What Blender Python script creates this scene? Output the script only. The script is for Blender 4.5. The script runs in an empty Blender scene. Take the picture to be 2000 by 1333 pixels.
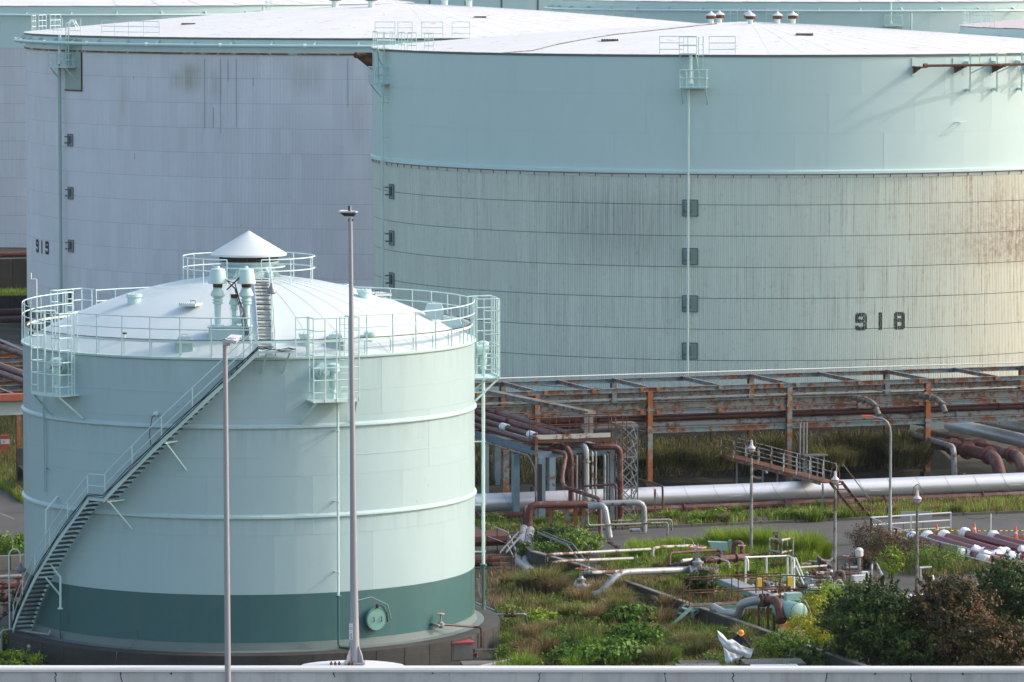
import bpy, math, random
import numpy as np
from mathutils import Vector, Matrix
random.seed(7); RNG = np.random.default_rng(11)
R_ = math.radians
SC = bpy.context.scene
COL = SC.collection

# ------------------------------------------------------------------ camera, sky, sun, exposure
H = 30.8; FPX = 9322.0; TH = 0.081
cam_d = bpy.data.cameras.new('camera'); cam = bpy.data.objects.new('camera', cam_d); COL.objects.link(cam)
cam.location = (0, 0, H); cam.rotation_euler = (math.pi/2 - TH, 0, 0)
cam_d.sensor_width = 36; cam_d.lens = FPX/2000*36; cam_d.clip_start = 1; cam_d.clip_end = 5000
SC.camera = cam
SUN_AZ = R_(82.5)      # clockwise from +Y
SUN_EL = R_(33)
world = bpy.data.worlds.new('World'); SC.world = world; world.use_nodes = True
wn = world.node_tree.nodes; wl = world.node_tree.links
bg = wn['Background']; sky = wn.new('ShaderNodeTexSky'); sky.sky_type = 'NISHITA'; sky.sun_disc = False
sky.sun_elevation = SUN_EL; sky.sun_rotation = SUN_AZ; sky.air_density = 1.0; sky.dust_density = 2.5; sky.ozone_density = 1.0
tint = wn.new('ShaderNodeMix'); tint.data_type = 'RGBA'; tint.blend_type = 'MULTIPLY'; tint.inputs[0].default_value = 1
tint.inputs[7].default_value = (1.10, 1.06, .97, 1)      # slightly hazy, whiter sky
wl.new(sky.outputs[0], tint.inputs[6]); wl.new(tint.outputs[2], bg.inputs[0]); bg.inputs[1].default_value = 0.14
sd = bpy.data.lights.new('sun', 'SUN'); sd.energy = .98; sd.angle = R_(0.6); sd.color = (1.0, 0.85, 0.81)
sun = bpy.data.objects.new('sun', sd); COL.objects.link(sun)
sv = Vector((math.cos(SUN_EL)*math.sin(SUN_AZ), math.cos(SUN_EL)*math.cos(SUN_AZ), math.sin(SUN_EL)))
sun.rotation_euler = (-sv).to_track_quat('-Z', 'Y').to_euler(); sun.location = sv*600
SC.view_settings.view_transform = 'Standard'; SC.view_settings.look = 'None'
SC.view_settings.exposure = 1.14; SC.view_settings.gamma = 1
SC.render.engine = 'CYCLES'

# ------------------------------------------------------------------ helpers
ST, CT = math.sin(TH), math.cos(TH)
def _dir(u, v):
    a = (u-1000)/FPX; b = (666.5-v)/FPX
    return Vector((a, CT+b*ST, -ST+b*CT))
def G(u, v, z=0.0):            # the ground point (height z) of a measured direction
    d = _dir(u, v); t = (z-H)/d.z
    return Vector((d.x*t, d.y*t, z))
def D(u, v, Y):                # the point at distance Y
    d = _dir(u, v); t = Y/d.y
    return Vector((d.x*t, Y, H+d.z*t))
AL = R_(19.0)
E1 = Vector((math.cos(AL), math.sin(AL), 0)); E2 = Vector((-math.sin(AL), math.cos(AL), 0))

class MB:
    def __init__(s): s.v = []; s.f = []; s.m = []; s.cur = 0
    def add(s, vs, fs):
        b = len(s.v); s.v += [tuple(p) for p in vs]; s.f += [tuple(i+b for i in f) for f in fs]; s.m += [s.cur]*len(fs); return s
    def box(s, c, size, rz=0, rx=0):
        hx, hy, hz = size[0]/2, size[1]/2, size[2]/2
        M = Matrix.Rotation(rz, 3, 'Z') @ Matrix.Rotation(rx, 3, 'X')
        vs = [Vector(c) + M @ Vector((x*hx, y*hy, z*hz)) for z in (-1, 1) for y in (-1, 1) for x in (-1, 1)]
        return s.add(vs, [(0,2,3,1),(4,5,7,6),(0,1,5,4),(2,6,7,3),(0,4,6,2),(1,3,7,5)])
    def bar(s, p, q, w, h, up=(0,0,1)):     # box section beam p->q, w across, h along up
        p = Vector(p); q = Vector(q); t = (q-p).normalized(); up = Vector(up)
        if abs(t.dot(up)) > .98: up = Vector((0,1,0)) if abs(t.y) < .9 else Vector((1,0,0))
        sd_ = t.cross(up).normalized(); u = sd_.cross(t).normalized()
        vs = [e + sd_*(a*w/2) + u*(b*h/2) for e in (p, q) for a, b in ((-1,-1),(1,-1),(1,1),(-1,1))]
        return s.add(vs, [(0,1,2,3),(7,6,5,4),(0,4,5,1),(1,5,6,2),(2,6,7,3),(3,7,4,0)])
    def ibeam(s, p, q, w, h, up=(0,0,1), t=.03):
        p = Vector(p); q = Vector(q); d = (q-p).normalized(); up = Vector(up)
        if abs(d.dot(up)) > .98: up = Vector((0,1,0))
        u = d.cross(up).normalized().cross(d).normalized()
        s.bar(p+u*(h/2-t/2), q+u*(h/2-t/2), w, t, up); s.bar(p-u*(h/2-t/2), q-u*(h/2-t/2), w, t, up)
        return s.bar(p, q, t, h-2*t, up)
    def path(s, pts, r, n=8, cap=True, closed=False):
        pts = [Vector(p) for p in pts]; N = len(pts)
        if N < 2: return s
        tg = []
        for i in range(N):
            a = pts[i-1] if (i or closed) else pts[0]; b = pts[(i+1) % N] if (i < N-1 or closed) else pts[-1]
            d = b-a; tg.append(d.normalized() if d.length > 1e-9 else Vector((0,0,1)))
        up = Vector((0,0,1)) if abs(tg[0].z) < .9 else Vector((0,1,0))
        u = (up - tg[0]*up.dot(tg[0])).normalized(); vs = []
        rr = r if isinstance(r, (list, tuple)) else [r]*N
        for i in range(N):
            u = u - tg[i]*u.dot(tg[i]); u = u.normalized() if u.length > 1e-6 else tg[i].orthogonal().normalized()
            w = tg[i].cross(u)
            k = 1.0
            if 0 < i < N-1:
                c = (pts[i]-pts[i-1]).normalized().dot((pts[i+1]-pts[i]).normalized()); k = 1/math.sqrt(max(.25, (1+c)/2))
            for j in range(n):
                a = 2*math.pi*j/n; vs.append(pts[i] + (u*math.cos(a) + w*math.sin(a))*rr[i]*k)
        fs = []
        M = N if closed else N-1
        for i in range(M):
            i2 = (i+1) % N
            for j in range(n): j2 = (j+1) % n; fs.append((i*n+j, i*n+j2, i2*n+j2, i2*n+j))
        if cap and not closed: fs.append(tuple(range(n-1, -1, -1))); fs.append(tuple((N-1)*n+j for j in range(n)))
        return s.add(vs, fs)
    def tube(s, p, q, r, n=8, r2=None):
        return s.path([p, q], [r, r if r2 is None else r2], n)
    def lathe(s, c, prof, n=24, axis=(0,0,1), a0=0, a1=None, close=True):   # prof: (r, h) list
        c = Vector(c); ax = Vector(axis).normalized(); u = ax.orthogonal().normalized() if abs(ax.z) < .99 else Vector((1,0,0)); w = ax.cross(u)
        full = a1 is None; m = n if full else n+1; vs = []
        for (r, h) in prof:
            for j in range(m):
                a = a0 + (2*math.pi if full else (a1-a0))*j/n
                vs.append(c + ax*h + (u*math.cos(a)+w*math.sin(a))*r)
        fs = []
        for i in range(len(prof)-1):
            for j in range(n): j2 = (j+1) % m; fs.append((i*m+j, i*m+j2, (i+1)*m+j2, (i+1)*m+j))
        if close and full:
            if prof[0][0] > 1e-4: fs.append(tuple(range(m-1, -1, -1)))
            if prof[-1][0] > 1e-4: fs.append(tuple((len(prof)-1)*m+j for j in range(m)))
        return s.add(vs, fs)
    def prism(s, poly, z0, z1):     # plan polygon (counterclockwise) extruded
        n = len(poly); vs = [(p[0], p[1], z0) for p in poly] + [(p[0], p[1], z1) for p in poly]
        return s.add(vs, [tuple(range(n-1, -1, -1)), tuple(range(n, 2*n))] + [(i, (i+1) % n, n+(i+1) % n, n+i) for i in range(n)])
    def sheet(s, poly, z):
        return s.add([(p[0], p[1], z) for p in poly], [tuple(range(len(poly)))])
    def mesh(s, name, mats, org=(0,0,0), smooth=True, ang=.6):
        me = bpy.data.meshes.new(name); o = Vector(org)
        me.from_pydata([(a-o.x, b-o.y, c-o.z) for a, b, c in s.v], [], s.f)
        mats = mats if isinstance(mats, (list, tuple)) else [mats]
        for m in mats: me.materials.append(m)
        if len(mats) > 1: me.polygons.foreach_set('material_index', s.m)
        if smooth:
            me.polygons.foreach_set('use_smooth', [True]*len(me.polygons)); me.set_sharp_from_angle(angle=ang)
        me.update(); return me
    def build(s, name, mats, parent=None, smooth=True, ang=.6, org=None, label=None):
        base = wloc(parent) if parent is not None else Vector(org or (0,0,0))
        me = s.mesh(name, mats, base, smooth, ang)
        o = bpy.data.objects.new(name, me); COL.objects.link(o)
        if parent is not None: o.parent = parent
        else: o.location = base
        if label: o['label'] = label
        return o
def wloc(o):
    p = Vector((0,0,0))
    while o is not None: p += o.location; o = o.parent
    return p
def link(me, name, parent=None, loc=(0,0,0), rz=0):
    o = bpy.data.objects.new(name, me); COL.objects.link(o)
    if parent is not None: o.parent = parent
    o.location = loc; o.rotation_euler = (0,0,rz); return o
def tag(o, label, cat, group=None):
    o['label'] = label; o['category'] = cat
    if group: o['group'] = group
    return o
def thing(name, label, cat, loc=(0,0,0), group=None):
    o = bpy.data.objects.new(name, None); COL.objects.link(o); o.location = loc; o.empty_display_size = .3
    return tag(o, label, cat, group)
def kind(o, k): o['kind'] = k; return o
def rnd(pts, rad, n=4):          # polyline with rounded elbows
    pts = [Vector(p) for p in pts]; out = [pts[0]]
    for i in range(1, len(pts)-1):
        a, b, c = pts[i-1], pts[i], pts[i+1]; r = min(rad, (a-b).length*.48, (c-b).length*.48)
        p = b+(a-b).normalized()*r; q = b+(c-b).normalized()*r
        for k in range(n+1):
            t = k/n; out.append(p*(1-t)**2 + b*2*t*(1-t) + q*t*t)
    return out+[pts[-1]]

# ------------------------------------------------------------------ materials
def M_(name):
    m = bpy.data.materials.new(name); m.use_nodes = True; nt = m.node_tree
    return m, nt.nodes, nt.links, nt.nodes['Principled BSDF']
def node(N, t, **k):
    n = N.new(t)
    for a, b in k.items(): setattr(n, a, b)
    return n
def math_(N, L, op, a, b=None, c=None, clamp=False):
    n = N.new('ShaderNodeMath'); n.operation = op; n.use_clamp = clamp
    for i, x in enumerate((a, b, c)):
        if x is None: continue
        if isinstance(x, (int, float)): n.inputs[i].default_value = x
        else: L.new(x, n.inputs[i])
    return n.outputs[0]
def pos(N): return N.new('ShaderNodeNewGeometry').outputs['Position']
def noise(N, L, vec, scale, detail=4, rough=.55, stretch=None):
    if stretch:
        mp = N.new('ShaderNodeMapping'); mp.inputs['Scale'].default_value = stretch; L.new(vec, mp.inputs[0]); vec = mp.outputs[0]
    n = N.new('ShaderNodeTexNoise'); n.inputs['Scale'].default_value = scale; n.inputs['Detail'].default_value = detail
    n.inputs['Roughness'].default_value = rough; L.new(vec, n.inputs['Vector']); return n.outputs['Fac']
def ramp(N, L, f, a, b):
    n = N.new('ShaderNodeMapRange'); n.inputs[1].default_value = a; n.inputs[2].default_value = b; L.new(f, n.inputs[0]); return n.outputs[0]
def mix(N, L, f, a, b, blend='MIX'):
    n = N.new('ShaderNodeMix'); n.data_type = 'RGBA'; n.blend_type = blend
    for i, x in ((0, f), (6, a), (7, b)):
        if isinstance(x, (int, float)): n.inputs[i].default_value = x
        elif isinstance(x, (tuple, list)): n.inputs[i].default_value = (*x, 1) if len(x) == 3 else x
        else: L.new(x, n.inputs[i])
    return n.outputs[2]
def bump(N, L, P, h, strength=.3, dist=.02):
    b = N.new('ShaderNodeBump'); b.inputs['Strength'].default_value = strength; b.inputs['Distance'].default_value = dist
    L.new(h, b.inputs['Height']); L.new(b.outputs[0], P.inputs['Normal'])

def paint(name, col, rough=.4, tone=.06, streak=0, scol=(.12,.10,.07), rust=0, rcol=(.20,.07,.025), rscale=2.2, metal=0, rnd_tone=0, bmp=0, spec=.5):
    m, N, L, P = M_(name); v = pos(N)
    n1 = noise(N, L, v, .35, 5); n2 = noise(N, L, v, 5, 4)
    t = math_(N, L, 'ADD', math_(N, L, 'MULTIPLY', n1, 1.4*tone), math_(N, L, 'MULTIPLY', n2, .6*tone))
    t = math_(N, L, 'ADD', t, 1-tone)
    if rnd_tone:
        oi = N.new('ShaderNodeObjectInfo'); t = math_(N, L, 'ADD', t, math_(N, L, 'MULTIPLY', math_(N, L, 'SUBTRACT', oi.outputs['Random'], .5), rnd_tone))
    hsv = N.new('ShaderNodeHueSaturation'); hsv.inputs['Color'].default_value = (*col, 1); L.new(t, hsv.inputs['Value']); c = hsv.outputs[0]
    if streak:
        s1 = noise(N, L, v, 1.6, 6, .65, (1, 1, .07)); s2 = noise(N, L, v, .5, 3)
        f = math_(N, L, 'MULTIPLY', ramp(N, L, s1, .5, .78), ramp(N, L, s2, .35, .7)); f = math_(N, L, 'MULTIPLY', f, streak)
        c = mix(N, L, f, c, scol)
    rg = rough
    if rust:
        r1 = noise(N, L, v, rscale, 9, .7); r2 = noise(N, L, v, .6, 3)
        f = math_(N, L, 'ADD', math_(N, L, 'MULTIPLY', r1, .75), math_(N, L, 'MULTIPLY', r2, .35))
        f = ramp(N, L, f, .72-.27*rust, .76-.22*rust)
        rc = mix(N, L, noise(N, L, v, 9, 5), tuple(x*.45 for x in rcol), tuple(x*1.7 for x in rcol))
        c = mix(N, L, f, c, rc)
        L.new(ramp(N, L, f, -.2, 1.2), P.inputs['Roughness']); rr = math_(N, L, 'ADD', math_(N, L, 'MULTIPLY', f, .85-rough), rough); L.new(rr, P.inputs['Roughness'])
    else: P.inputs['Roughness'].default_value = rough
    L.new(c, P.inputs['Base Color']); P.inputs['Metallic'].default_value = metal; P.inputs['Specular IOR Level'].default_value = spec
    if bmp: bump(N, L, P, noise(N, L, v, 18, 5), bmp, .02)
    return m

GREEN = (.50, .68, .655)
m_tank = paint('pale_green_paint', (.385,.525,.545), .36, .07, .30, (.20,.25,.23))
def tank_wall_paint():      # the shell of the small tank: drips below the rim and the stiffening rings, faint old patches
    m = paint('pale_green_wall', (.385,.525,.545), .34, .06, .12, (.20,.24,.22)); N, L = m.node_tree.nodes, m.node_tree.links; P = N['Principled BSDF']
    src = P.inputs['Base Color'].links[0].from_socket; v = pos(N); sx = N.new('ShaderNodeSeparateXYZ'); L.new(v, sx.inputs[0])
    s = ramp(N, L, noise(N, L, v, 2.6, 6, .7, (1,1,.05)), .46, .66); f = None
    for zt, ln in ((13.5,1.5),(10.5,1.1),(6.62,1.1)):
        g = math_(N, L, 'MULTIPLY', ramp(N, L, sx.outputs[2], zt-ln, zt), math_(N, L, 'LESS_THAN', sx.outputs[2], zt+.05)); f = g if f is None else math_(N, L, 'MAXIMUM', f, g)
    f = math_(N, L, 'MULTIPLY', math_(N, L, 'MULTIPLY', s, f), .17); c = mix(N, L, f, src, (.085,.095,.075))
    r = math_(N, L, 'MULTIPLY', ramp(N, L, noise(N, L, v, 1.1, 9, .75), .66, .72), .8); c = mix(N, L, r, c, (.26,.22,.15))
    L.new(c, P.inputs['Base Color']); bump(N, L, P, noise(N, L, v, .55, 3), .25, .05); return m
m_wall1 = tank_wall_paint()
m_trim = paint('pale_green_trim', (.52,.70,.675), .4, .08, .18, (.16,.17,.13))
m_rail = paint('pale_green_rail', (.60,.76,.73), .4, .05)
m_roof1 = paint('pale_roof_paint', (.57,.64,.64), .45, .10, .16, (.30,.34,.31), rnd_tone=.05)
m_dark = paint('dark_green_paint', (.050,.135,.140), .33, .14, .3, (.15,.19,.17))
m_flash = paint('grey_flashing', (.12,.165,.16), .65, .2, .4)
m_black = paint('black_rubber', (.015,.015,.016), .5, .1)
m_hole = paint('dark_mesh', (.03,.026,.02), .8, .2)
m_white = paint('white_paint', (.62,.63,.61), .5, .12, .25, (.25,.22,.18))
m_whiterust = paint('white_paint_rusting', (.42,.42,.39), .5, .15, .2, rust=.66, rcol=(.13,.06,.035))
m_roofw = paint('white_roof', (.66,.665,.65), .65, .12, .0, rust=.24, rcol=(.46,.38,.30), rscale=1.2, rnd_tone=.04)
m_roofp = paint('pinkish_roof', (.62,.52,.50), .6, .1)
m_rust = paint('rust', (.085,.036,.020), .85, .4, rust=.5, rcol=(.21,.075,.025), bmp=.3)
m_redpipe = paint('red_oxide_paint', (.075,.020,.018), .5, .3, rust=.55, rcol=(.11,.045,.028), bmp=.15)
m_redpipe2 = paint('red_oxide_flaking', (.085,.021,.017), .6, .35, rust=.58, rcol=(.15,.10,.085), bmp=.2)
m_maroon = paint('maroon_paint', (.16,.022,.030), .35, .1)
m_blue = paint('light_blue_steel', (.155,.225,.245), .55, .2, .35, rust=.72, rcol=(.19,.070,.024), rscale=3.5)
m_blueclean = paint('light_blue_clean', (.17,.25,.31), .5, .15, .3, rust=.35, rcol=(.12,.06,.03))
m_grn = paint('green_walkway_paint', (.16,.30,.265), .5, .1, .2, rust=.3)
m_rustcol = paint('rusted_column', (.18,.23,.21), .6, .25, rust=.93, rcol=(.25,.085,.022), rscale=2.2, bmp=.2)
m_beige = paint('weathered_beam', (.16,.165,.145), .65, .25, .3, rust=.72, rcol=(.09,.055,.035), rscale=3.5)
m_galv = paint('galvanised_steel', (.22,.235,.245), .45, .15, .2, (.12,.12,.12), metal=.4)
m_alu = paint('silver_cladding', (.60,.62,.66), .38, .08, .15, (.25,.22,.20), metal=.5)
m_alud = paint('silver_paint', (.30,.32,.33), .45, .2, .4, (.10,.08,.07), metal=.3, rust=.40, rcol=(.12,.08,.06))
m_greypipe = paint('grey_pipe', (.24,.245,.24), .5, .25, .35, rust=.55, rcol=(.10,.065,.045))
m_wheel = paint('orange_wheel', (.30,.10,.03), .6, .2)
m_pinkw = paint('pink_wheel', (.55,.30,.30), .6, .2)
m_orange = paint('orange_paint', (.72,.14,.03), .5, .08)
m_cone = paint('traffic_orange', (.80,.10,.035), .45, .05)
m_tarp = paint('orange_tarp', (.62,.20,.06), .6, .15, bmp=.3)
m_cloth = paint('white_sheet', (.68,.70,.73), .7, .05)
m_yellow = paint('yellow_box', (.62,.42,.05), .5, .1)
m_navy = paint('navy_cloth', (.012,.016,.03), .8, .2)
m_helmet = paint('orange_helmet', (.80,.33,.04), .3, .04)
m_skin = paint('skin', (.45,.26,.18), .5, .05)
m_sign = paint('grey_board', (.30,.31,.32), .6, .1, .2)
m_red = paint('red_box_paint', (.42,.06,.05), .55, .15)
m_pole = paint('pole_grey', (.36,.36,.40), .42, .1, .1, metal=.35)
m_polehead = paint('lamp_casing', (.62,.62,.66), .4, .08)
m_lampdk = paint('lamp_underside', (.06,.05,.04), .5, .2)
m_ink = paint('black_stencil', (.02,.022,.02), .7, .2)

def concrete(name, col, dark=.5, scale=1.0, streak=.5, bmp=.3):
    m, N, L, P = M_(name); v = pos(N)
    n1 = noise(N, L, v, .5*scale, 8, .65); n2 = noise(N, L, v, 6*scale, 6, .6); s = noise(N, L, v, 2.0, 6, .6, (1,1,.12))
    c = mix(N, L, ramp(N, L, n1, .35, .7), tuple(x*dark for x in col), col)
    c = mix(N, L, math_(N, L, 'MULTIPLY', ramp(N, L, s, .5, .75), streak), c, tuple(x*.35 for x in col))
    c = mix(N, L, ramp(N, L, n2, .62, .75), c, tuple(x*.6 for x in col))
    L.new(c, P.inputs['Base Color']); P.inputs['Roughness'].default_value = .85; bump(N, L, P, n2, bmp, .03); return m
m_conc = concrete('weathered_concrete', (.12,.115,.10), .45)
m_concdk = concrete('dark_concrete', (.052,.052,.047), .5)
m_conctop = concrete('pale_concrete', (.20,.195,.175), .6)
m_parapet = concrete('parapet_concrete', (.56,.56,.565), .78, 1.2, .55, .15)
m_cap = paint('white_parapet_cap', (.66,.655,.64), .55, .04, .08)
def asphalt():
    m, N, L, P = M_('asphalt'); v = pos(N)
    n1 = noise(N, L, v, .12, 6, .6); n2 = noise(N, L, v, 14, 4); n3 = noise(N, L, v, .5, 5, .7, (1, .2, 1))
    c = mix(N, L, ramp(N, L, n1, .35, .65), (.050,.049,.046), (.078,.076,.071)); c = mix(N, L, ramp(N, L, n3, .52, .8), c, (.10,.094,.085))
    c = mix(N, L, math_(N, L, 'MULTIPLY', n2, .25), c, (.10,.097,.09)); L.new(c, P.inputs['Base Color']); P.inputs['Roughness'].default_value = .9
    bump(N, L, P, n2, .3, .02); return m
m_asph = asphalt()
def soil():
    m, N, L, P = M_('soil_and_gravel'); v = pos(N)
    n1 = noise(N, L, v, .28, 8, .62); n2 = noise(N, L, v, 9, 6, .7); n3 = noise(N, L, v, .9, 6, .6)
    c = mix(N, L, ramp(N, L, n1, .4, .6), (.026,.023,.014), (.058,.049,.034)); c = mix(N, L, ramp(N, L, n3, .48, .62), c, (.024,.032,.011))
    g = mix(N, L, ramp(N, L, n2, .52, .66), c, (.15,.14,.12)); c = mix(N, L, ramp(N, L, n1, .50, .62), c, g)
    L.new(c, P.inputs['Base Color']); P.inputs['Roughness'].default_value = .95; bump(N, L, P, n2, .6, .06); return m
m_soil = soil()
def gravel():
    m, N, L, P = M_('pale_gravel'); v = pos(N); n2 = noise(N, L, v, 10, 7, .75); n1 = noise(N, L, v, .8, 5)
    c = mix(N, L, ramp(N, L, n2, .38, .62), (.040,.032,.025), (.20,.18,.16)); c = mix(N, L, ramp(N, L, n1, .5, .66), c, (.055,.047,.028))
    L.new(c, P.inputs['Base Color']); P.inputs['Roughness'].default_value = .95; bump(N, L, P, n2, .7, .06); return m
m_gravel = gravel()
def foliage(name, a, b, c, rough=.5, trans=.25):
    m, N, L, P = M_(name); at = N.new('ShaderNodeAttribute'); at.attribute_name = 'rnd'; v = pos(N)
    n = math_(N, L, 'ADD', math_(N, L, 'MULTIPLY', at.outputs['Fac'], .75), math_(N, L, 'MULTIPLY', noise(N, L, v, .7, 4), .5))
    cr = N.new('ShaderNodeValToRGB'); L.new(n, cr.inputs[0]); e = cr.color_ramp.elements
    e[0].position = .28; e[0].color = (*a, 1); e[1].position = .95; e[1].color = (*c, 1); q = e.new(.6); q.color = (*b, 1)
    L.new(cr.outputs[0], P.inputs['Base Color']); P.inputs['Roughness'].default_value = rough; P.inputs['Specular IOR Level'].default_value = .3
    tr = N.new('ShaderNodeBsdfTranslucent'); L.new(cr.outputs[0], tr.inputs[0]); mx = N.new('ShaderNodeMixShader'); mx.inputs[0].default_value = trans
    L.new(P.outputs[0], mx.inputs[1]); L.new(tr.outputs[0], mx.inputs[2]); L.new(mx.outputs[0], N['Material Output'].inputs[0]); return m
f_grass = foliage('green_grass', (.05,.10,.012), (.13,.23,.022), (.28,.38,.05))
f_bank = foliage('bank_reed', (.030,.040,.010), (.090,.090,.026), (.26,.22,.085))
f_bright = foliage('yellow_green_weed', (.10,.17,.012), (.20,.31,.02), (.36,.46,.05))
f_gold = foliage('yellow_goldenrod', (.16,.20,.01), (.36,.38,.015), (.62,.52,.02))
f_dry = foliage('dry_grass', (.10,.072,.03), (.22,.155,.065), (.38,.30,.15))
f_mixg = foliage('reed_grass', (.065,.085,.018), (.17,.18,.045), (.34,.29,.11))
f_kudzu = foliage('broad_leaves', (.035,.08,.008), (.08,.17,.015), (.18,.31,.03))
f_dark = foliage('dark_shrub_leaves', (.014,.036,.006), (.042,.088,.014), (.19,.23,.04), .45, .22)
f_red = foliage('reddish_leaves', (.028,.045,.010), (.080,.062,.018), (.27,.115,.05), .5, .2)
f_brn = foliage('brown_weeds', (.06,.042,.02), (.12,.08,.04), (.20,.14,.065))
m_bark = paint('bark', (.06,.045,.03), .9, .3, bmp=.4)

# ------------------------------------------------------------------ vegetation builders
def np_mesh(name, V, F, mat, rv=None, org=(0,0,0)):
    me = bpy.data.meshes.new(name); V = V-np.array(org); k = F.shape[1]
    me.vertices.add(len(V)); me.vertices.foreach_set('co', V.astype(np.float32).ravel())
    me.loops.add(F.size); me.loops.foreach_set('vertex_index', F.astype(np.int32).ravel())
    me.polygons.add(len(F)); me.polygons.foreach_set('loop_start', np.arange(0, F.size, k, dtype=np.int32))
    me.update(calc_edges=True)
    if rv is not None:
        a = me.attributes.new('rnd', 'FLOAT', 'POINT'); a.data.foreach_set('value', rv.astype(np.float32))
    me.materials.append(mat); return me
def blades(P0, h, w, lean=.5, spread=None):
    """bent tapering blades rooted at P0 (n,3); h (n,), two quads-as-triangles each"""
    n = len(P0); a = RNG.uniform(0, 2*np.pi, n); ln = RNG.uniform(.1, 1, n)*lean
    d = np.stack([np.cos(a), np.sin(a), np.zeros(n)], 1)
    if spread is not None: d = spread; 
    yaw = RNG.uniform(0, np.pi, n); s = np.stack([np.cos(yaw), np.sin(yaw), np.zeros(n)], 1)*(w/2)[:, None]
    up = np.array([0,0,1.])
    mid = P0 + up*(h*.6)[:, None] + d*(h*ln*.35)[:, None]
    tip = P0 + up*(h*(1-.45*ln))[:, None] + d*(h*ln)[:, None]
    V = np.stack([P0-s, P0+s, mid-s*.7, mid+s*.7, tip], 1).reshape(-1, 3)
    b = (np.arange(n)*5)[:, None]
    F = np.concatenate([b+np.array([0,1,3]), b+np.array([0,3,2]), b+np.array([2,3,4])], 0)
    rv = np.repeat(RNG.uniform(0, 1, n), 5); return V, F, rv
def in_poly(pts, poly):
    x, y = pts[:, 0], pts[:, 1]; c = np.zeros(len(pts), bool); j = len(poly)-1
    for i in range(len(poly)):
        xi, yi = poly[i][0], poly[i][1]; xj, yj = poly[j][0], poly[j][1]
        k = ((yi > y) != (yj > y)) & (x < (xj-xi)*(y-yi)/(yj-yi+1e-12)+xi); c ^= k; j = i
    return c
def scatter(poly, n, clump=0.0, cs=.35):
    P = np.array([(p[0], p[1]) for p in poly]); lo, hi = P.min(0), P.max(0); out = np.zeros((0, 2)); tries = 0
    ph = RNG.uniform(0, 6.28, 6); kx = RNG.uniform(.5, 1.6, 6)*cs*3; ky = RNG.uniform(.5, 1.6, 6)*cs*3
    while len(out) < n and tries < 60:
        q = RNG.uniform(lo, hi, (n*2, 2)); q = q[in_poly(q, poly)]; tries += 1
        if clump and len(q):
            f = sum(np.sin(q[:, 0]*kx[i]+q[:, 1]*ky[i]*(1 if i % 2 else -1)+ph[i]) for i in range(6))/6
            q = q[RNG.uniform(-.5, .5, len(q))*(1-clump)*2+.0 < f+.15*(1-clump)]
        out = np.concatenate([out, q], 0)
    return out[:n]
def grass_patch(name, poly, n, h, w, mat, z=0, lean=.6, clump=.5, cs=.35, hz=None):
    q = scatter(poly, n, clump, cs); zz = np.full(len(q), z) if hz is None else hz(q)
    P0 = np.column_stack([q, zz]); hh = RNG.uniform(.45, 1.1, len(q))*h
    V, F, rv = blades(P0, hh, np.full(len(q), w), lean); return kind(link(np_mesh(name, V, F, mat, rv), name), 'stuff')
def tussock(loc, r, h, n, mat, label, w=.03, group=None, name='grass_tussock', cat='grass', lean=1.0):
    loc = Vector(loc); a = RNG.uniform(0, 2*np.pi, n); q = np.sqrt(RNG.uniform(0, 1, n))*r*.55
    P0 = np.column_stack([loc.x+q*np.cos(a), loc.y+q*np.sin(a), np.full(n, loc.z)])
    a2 = a+RNG.normal(0, .5, n); sp = np.stack([np.cos(a2), np.sin(a2), np.zeros(n)], 1)
    V, F, rv = blades(P0, RNG.uniform(.5, 1.05, n)*h, np.full(n, w), lean*min(1.1, r/h+.2), sp)
    o = link(np_mesh(name, V, F, mat, rv, loc), name, None, loc); return tag(o, label, cat, group)
def leaves(C, nrm, size, asp=1.6):
    n = len(C); t = RNG.normal(0, 1, (n, 3)); nn = nrm+RNG.normal(0, .55, (n, 3)); nn /= np.linalg.norm(nn, axis=1)[:, None]+1e-9
    u = np.cross(nn, t); u /= np.linalg.norm(u, axis=1)[:, None]+1e-9; v = np.cross(nn, u)
    s = (size*RNG.uniform(.6, 1.25, n))[:, None]
    V = np.stack([C-u*s*asp/2, C+v*s*.45, C+u*s*asp/2+nn*(-s*.15), C-v*s*.45], 1).reshape(-1, 3); b = (np.arange(n)*4)[:, None]
    F = np.concatenate([b+np.array([0,1,2]), b+np.array([0,2,3])], 0); return V, F
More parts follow.
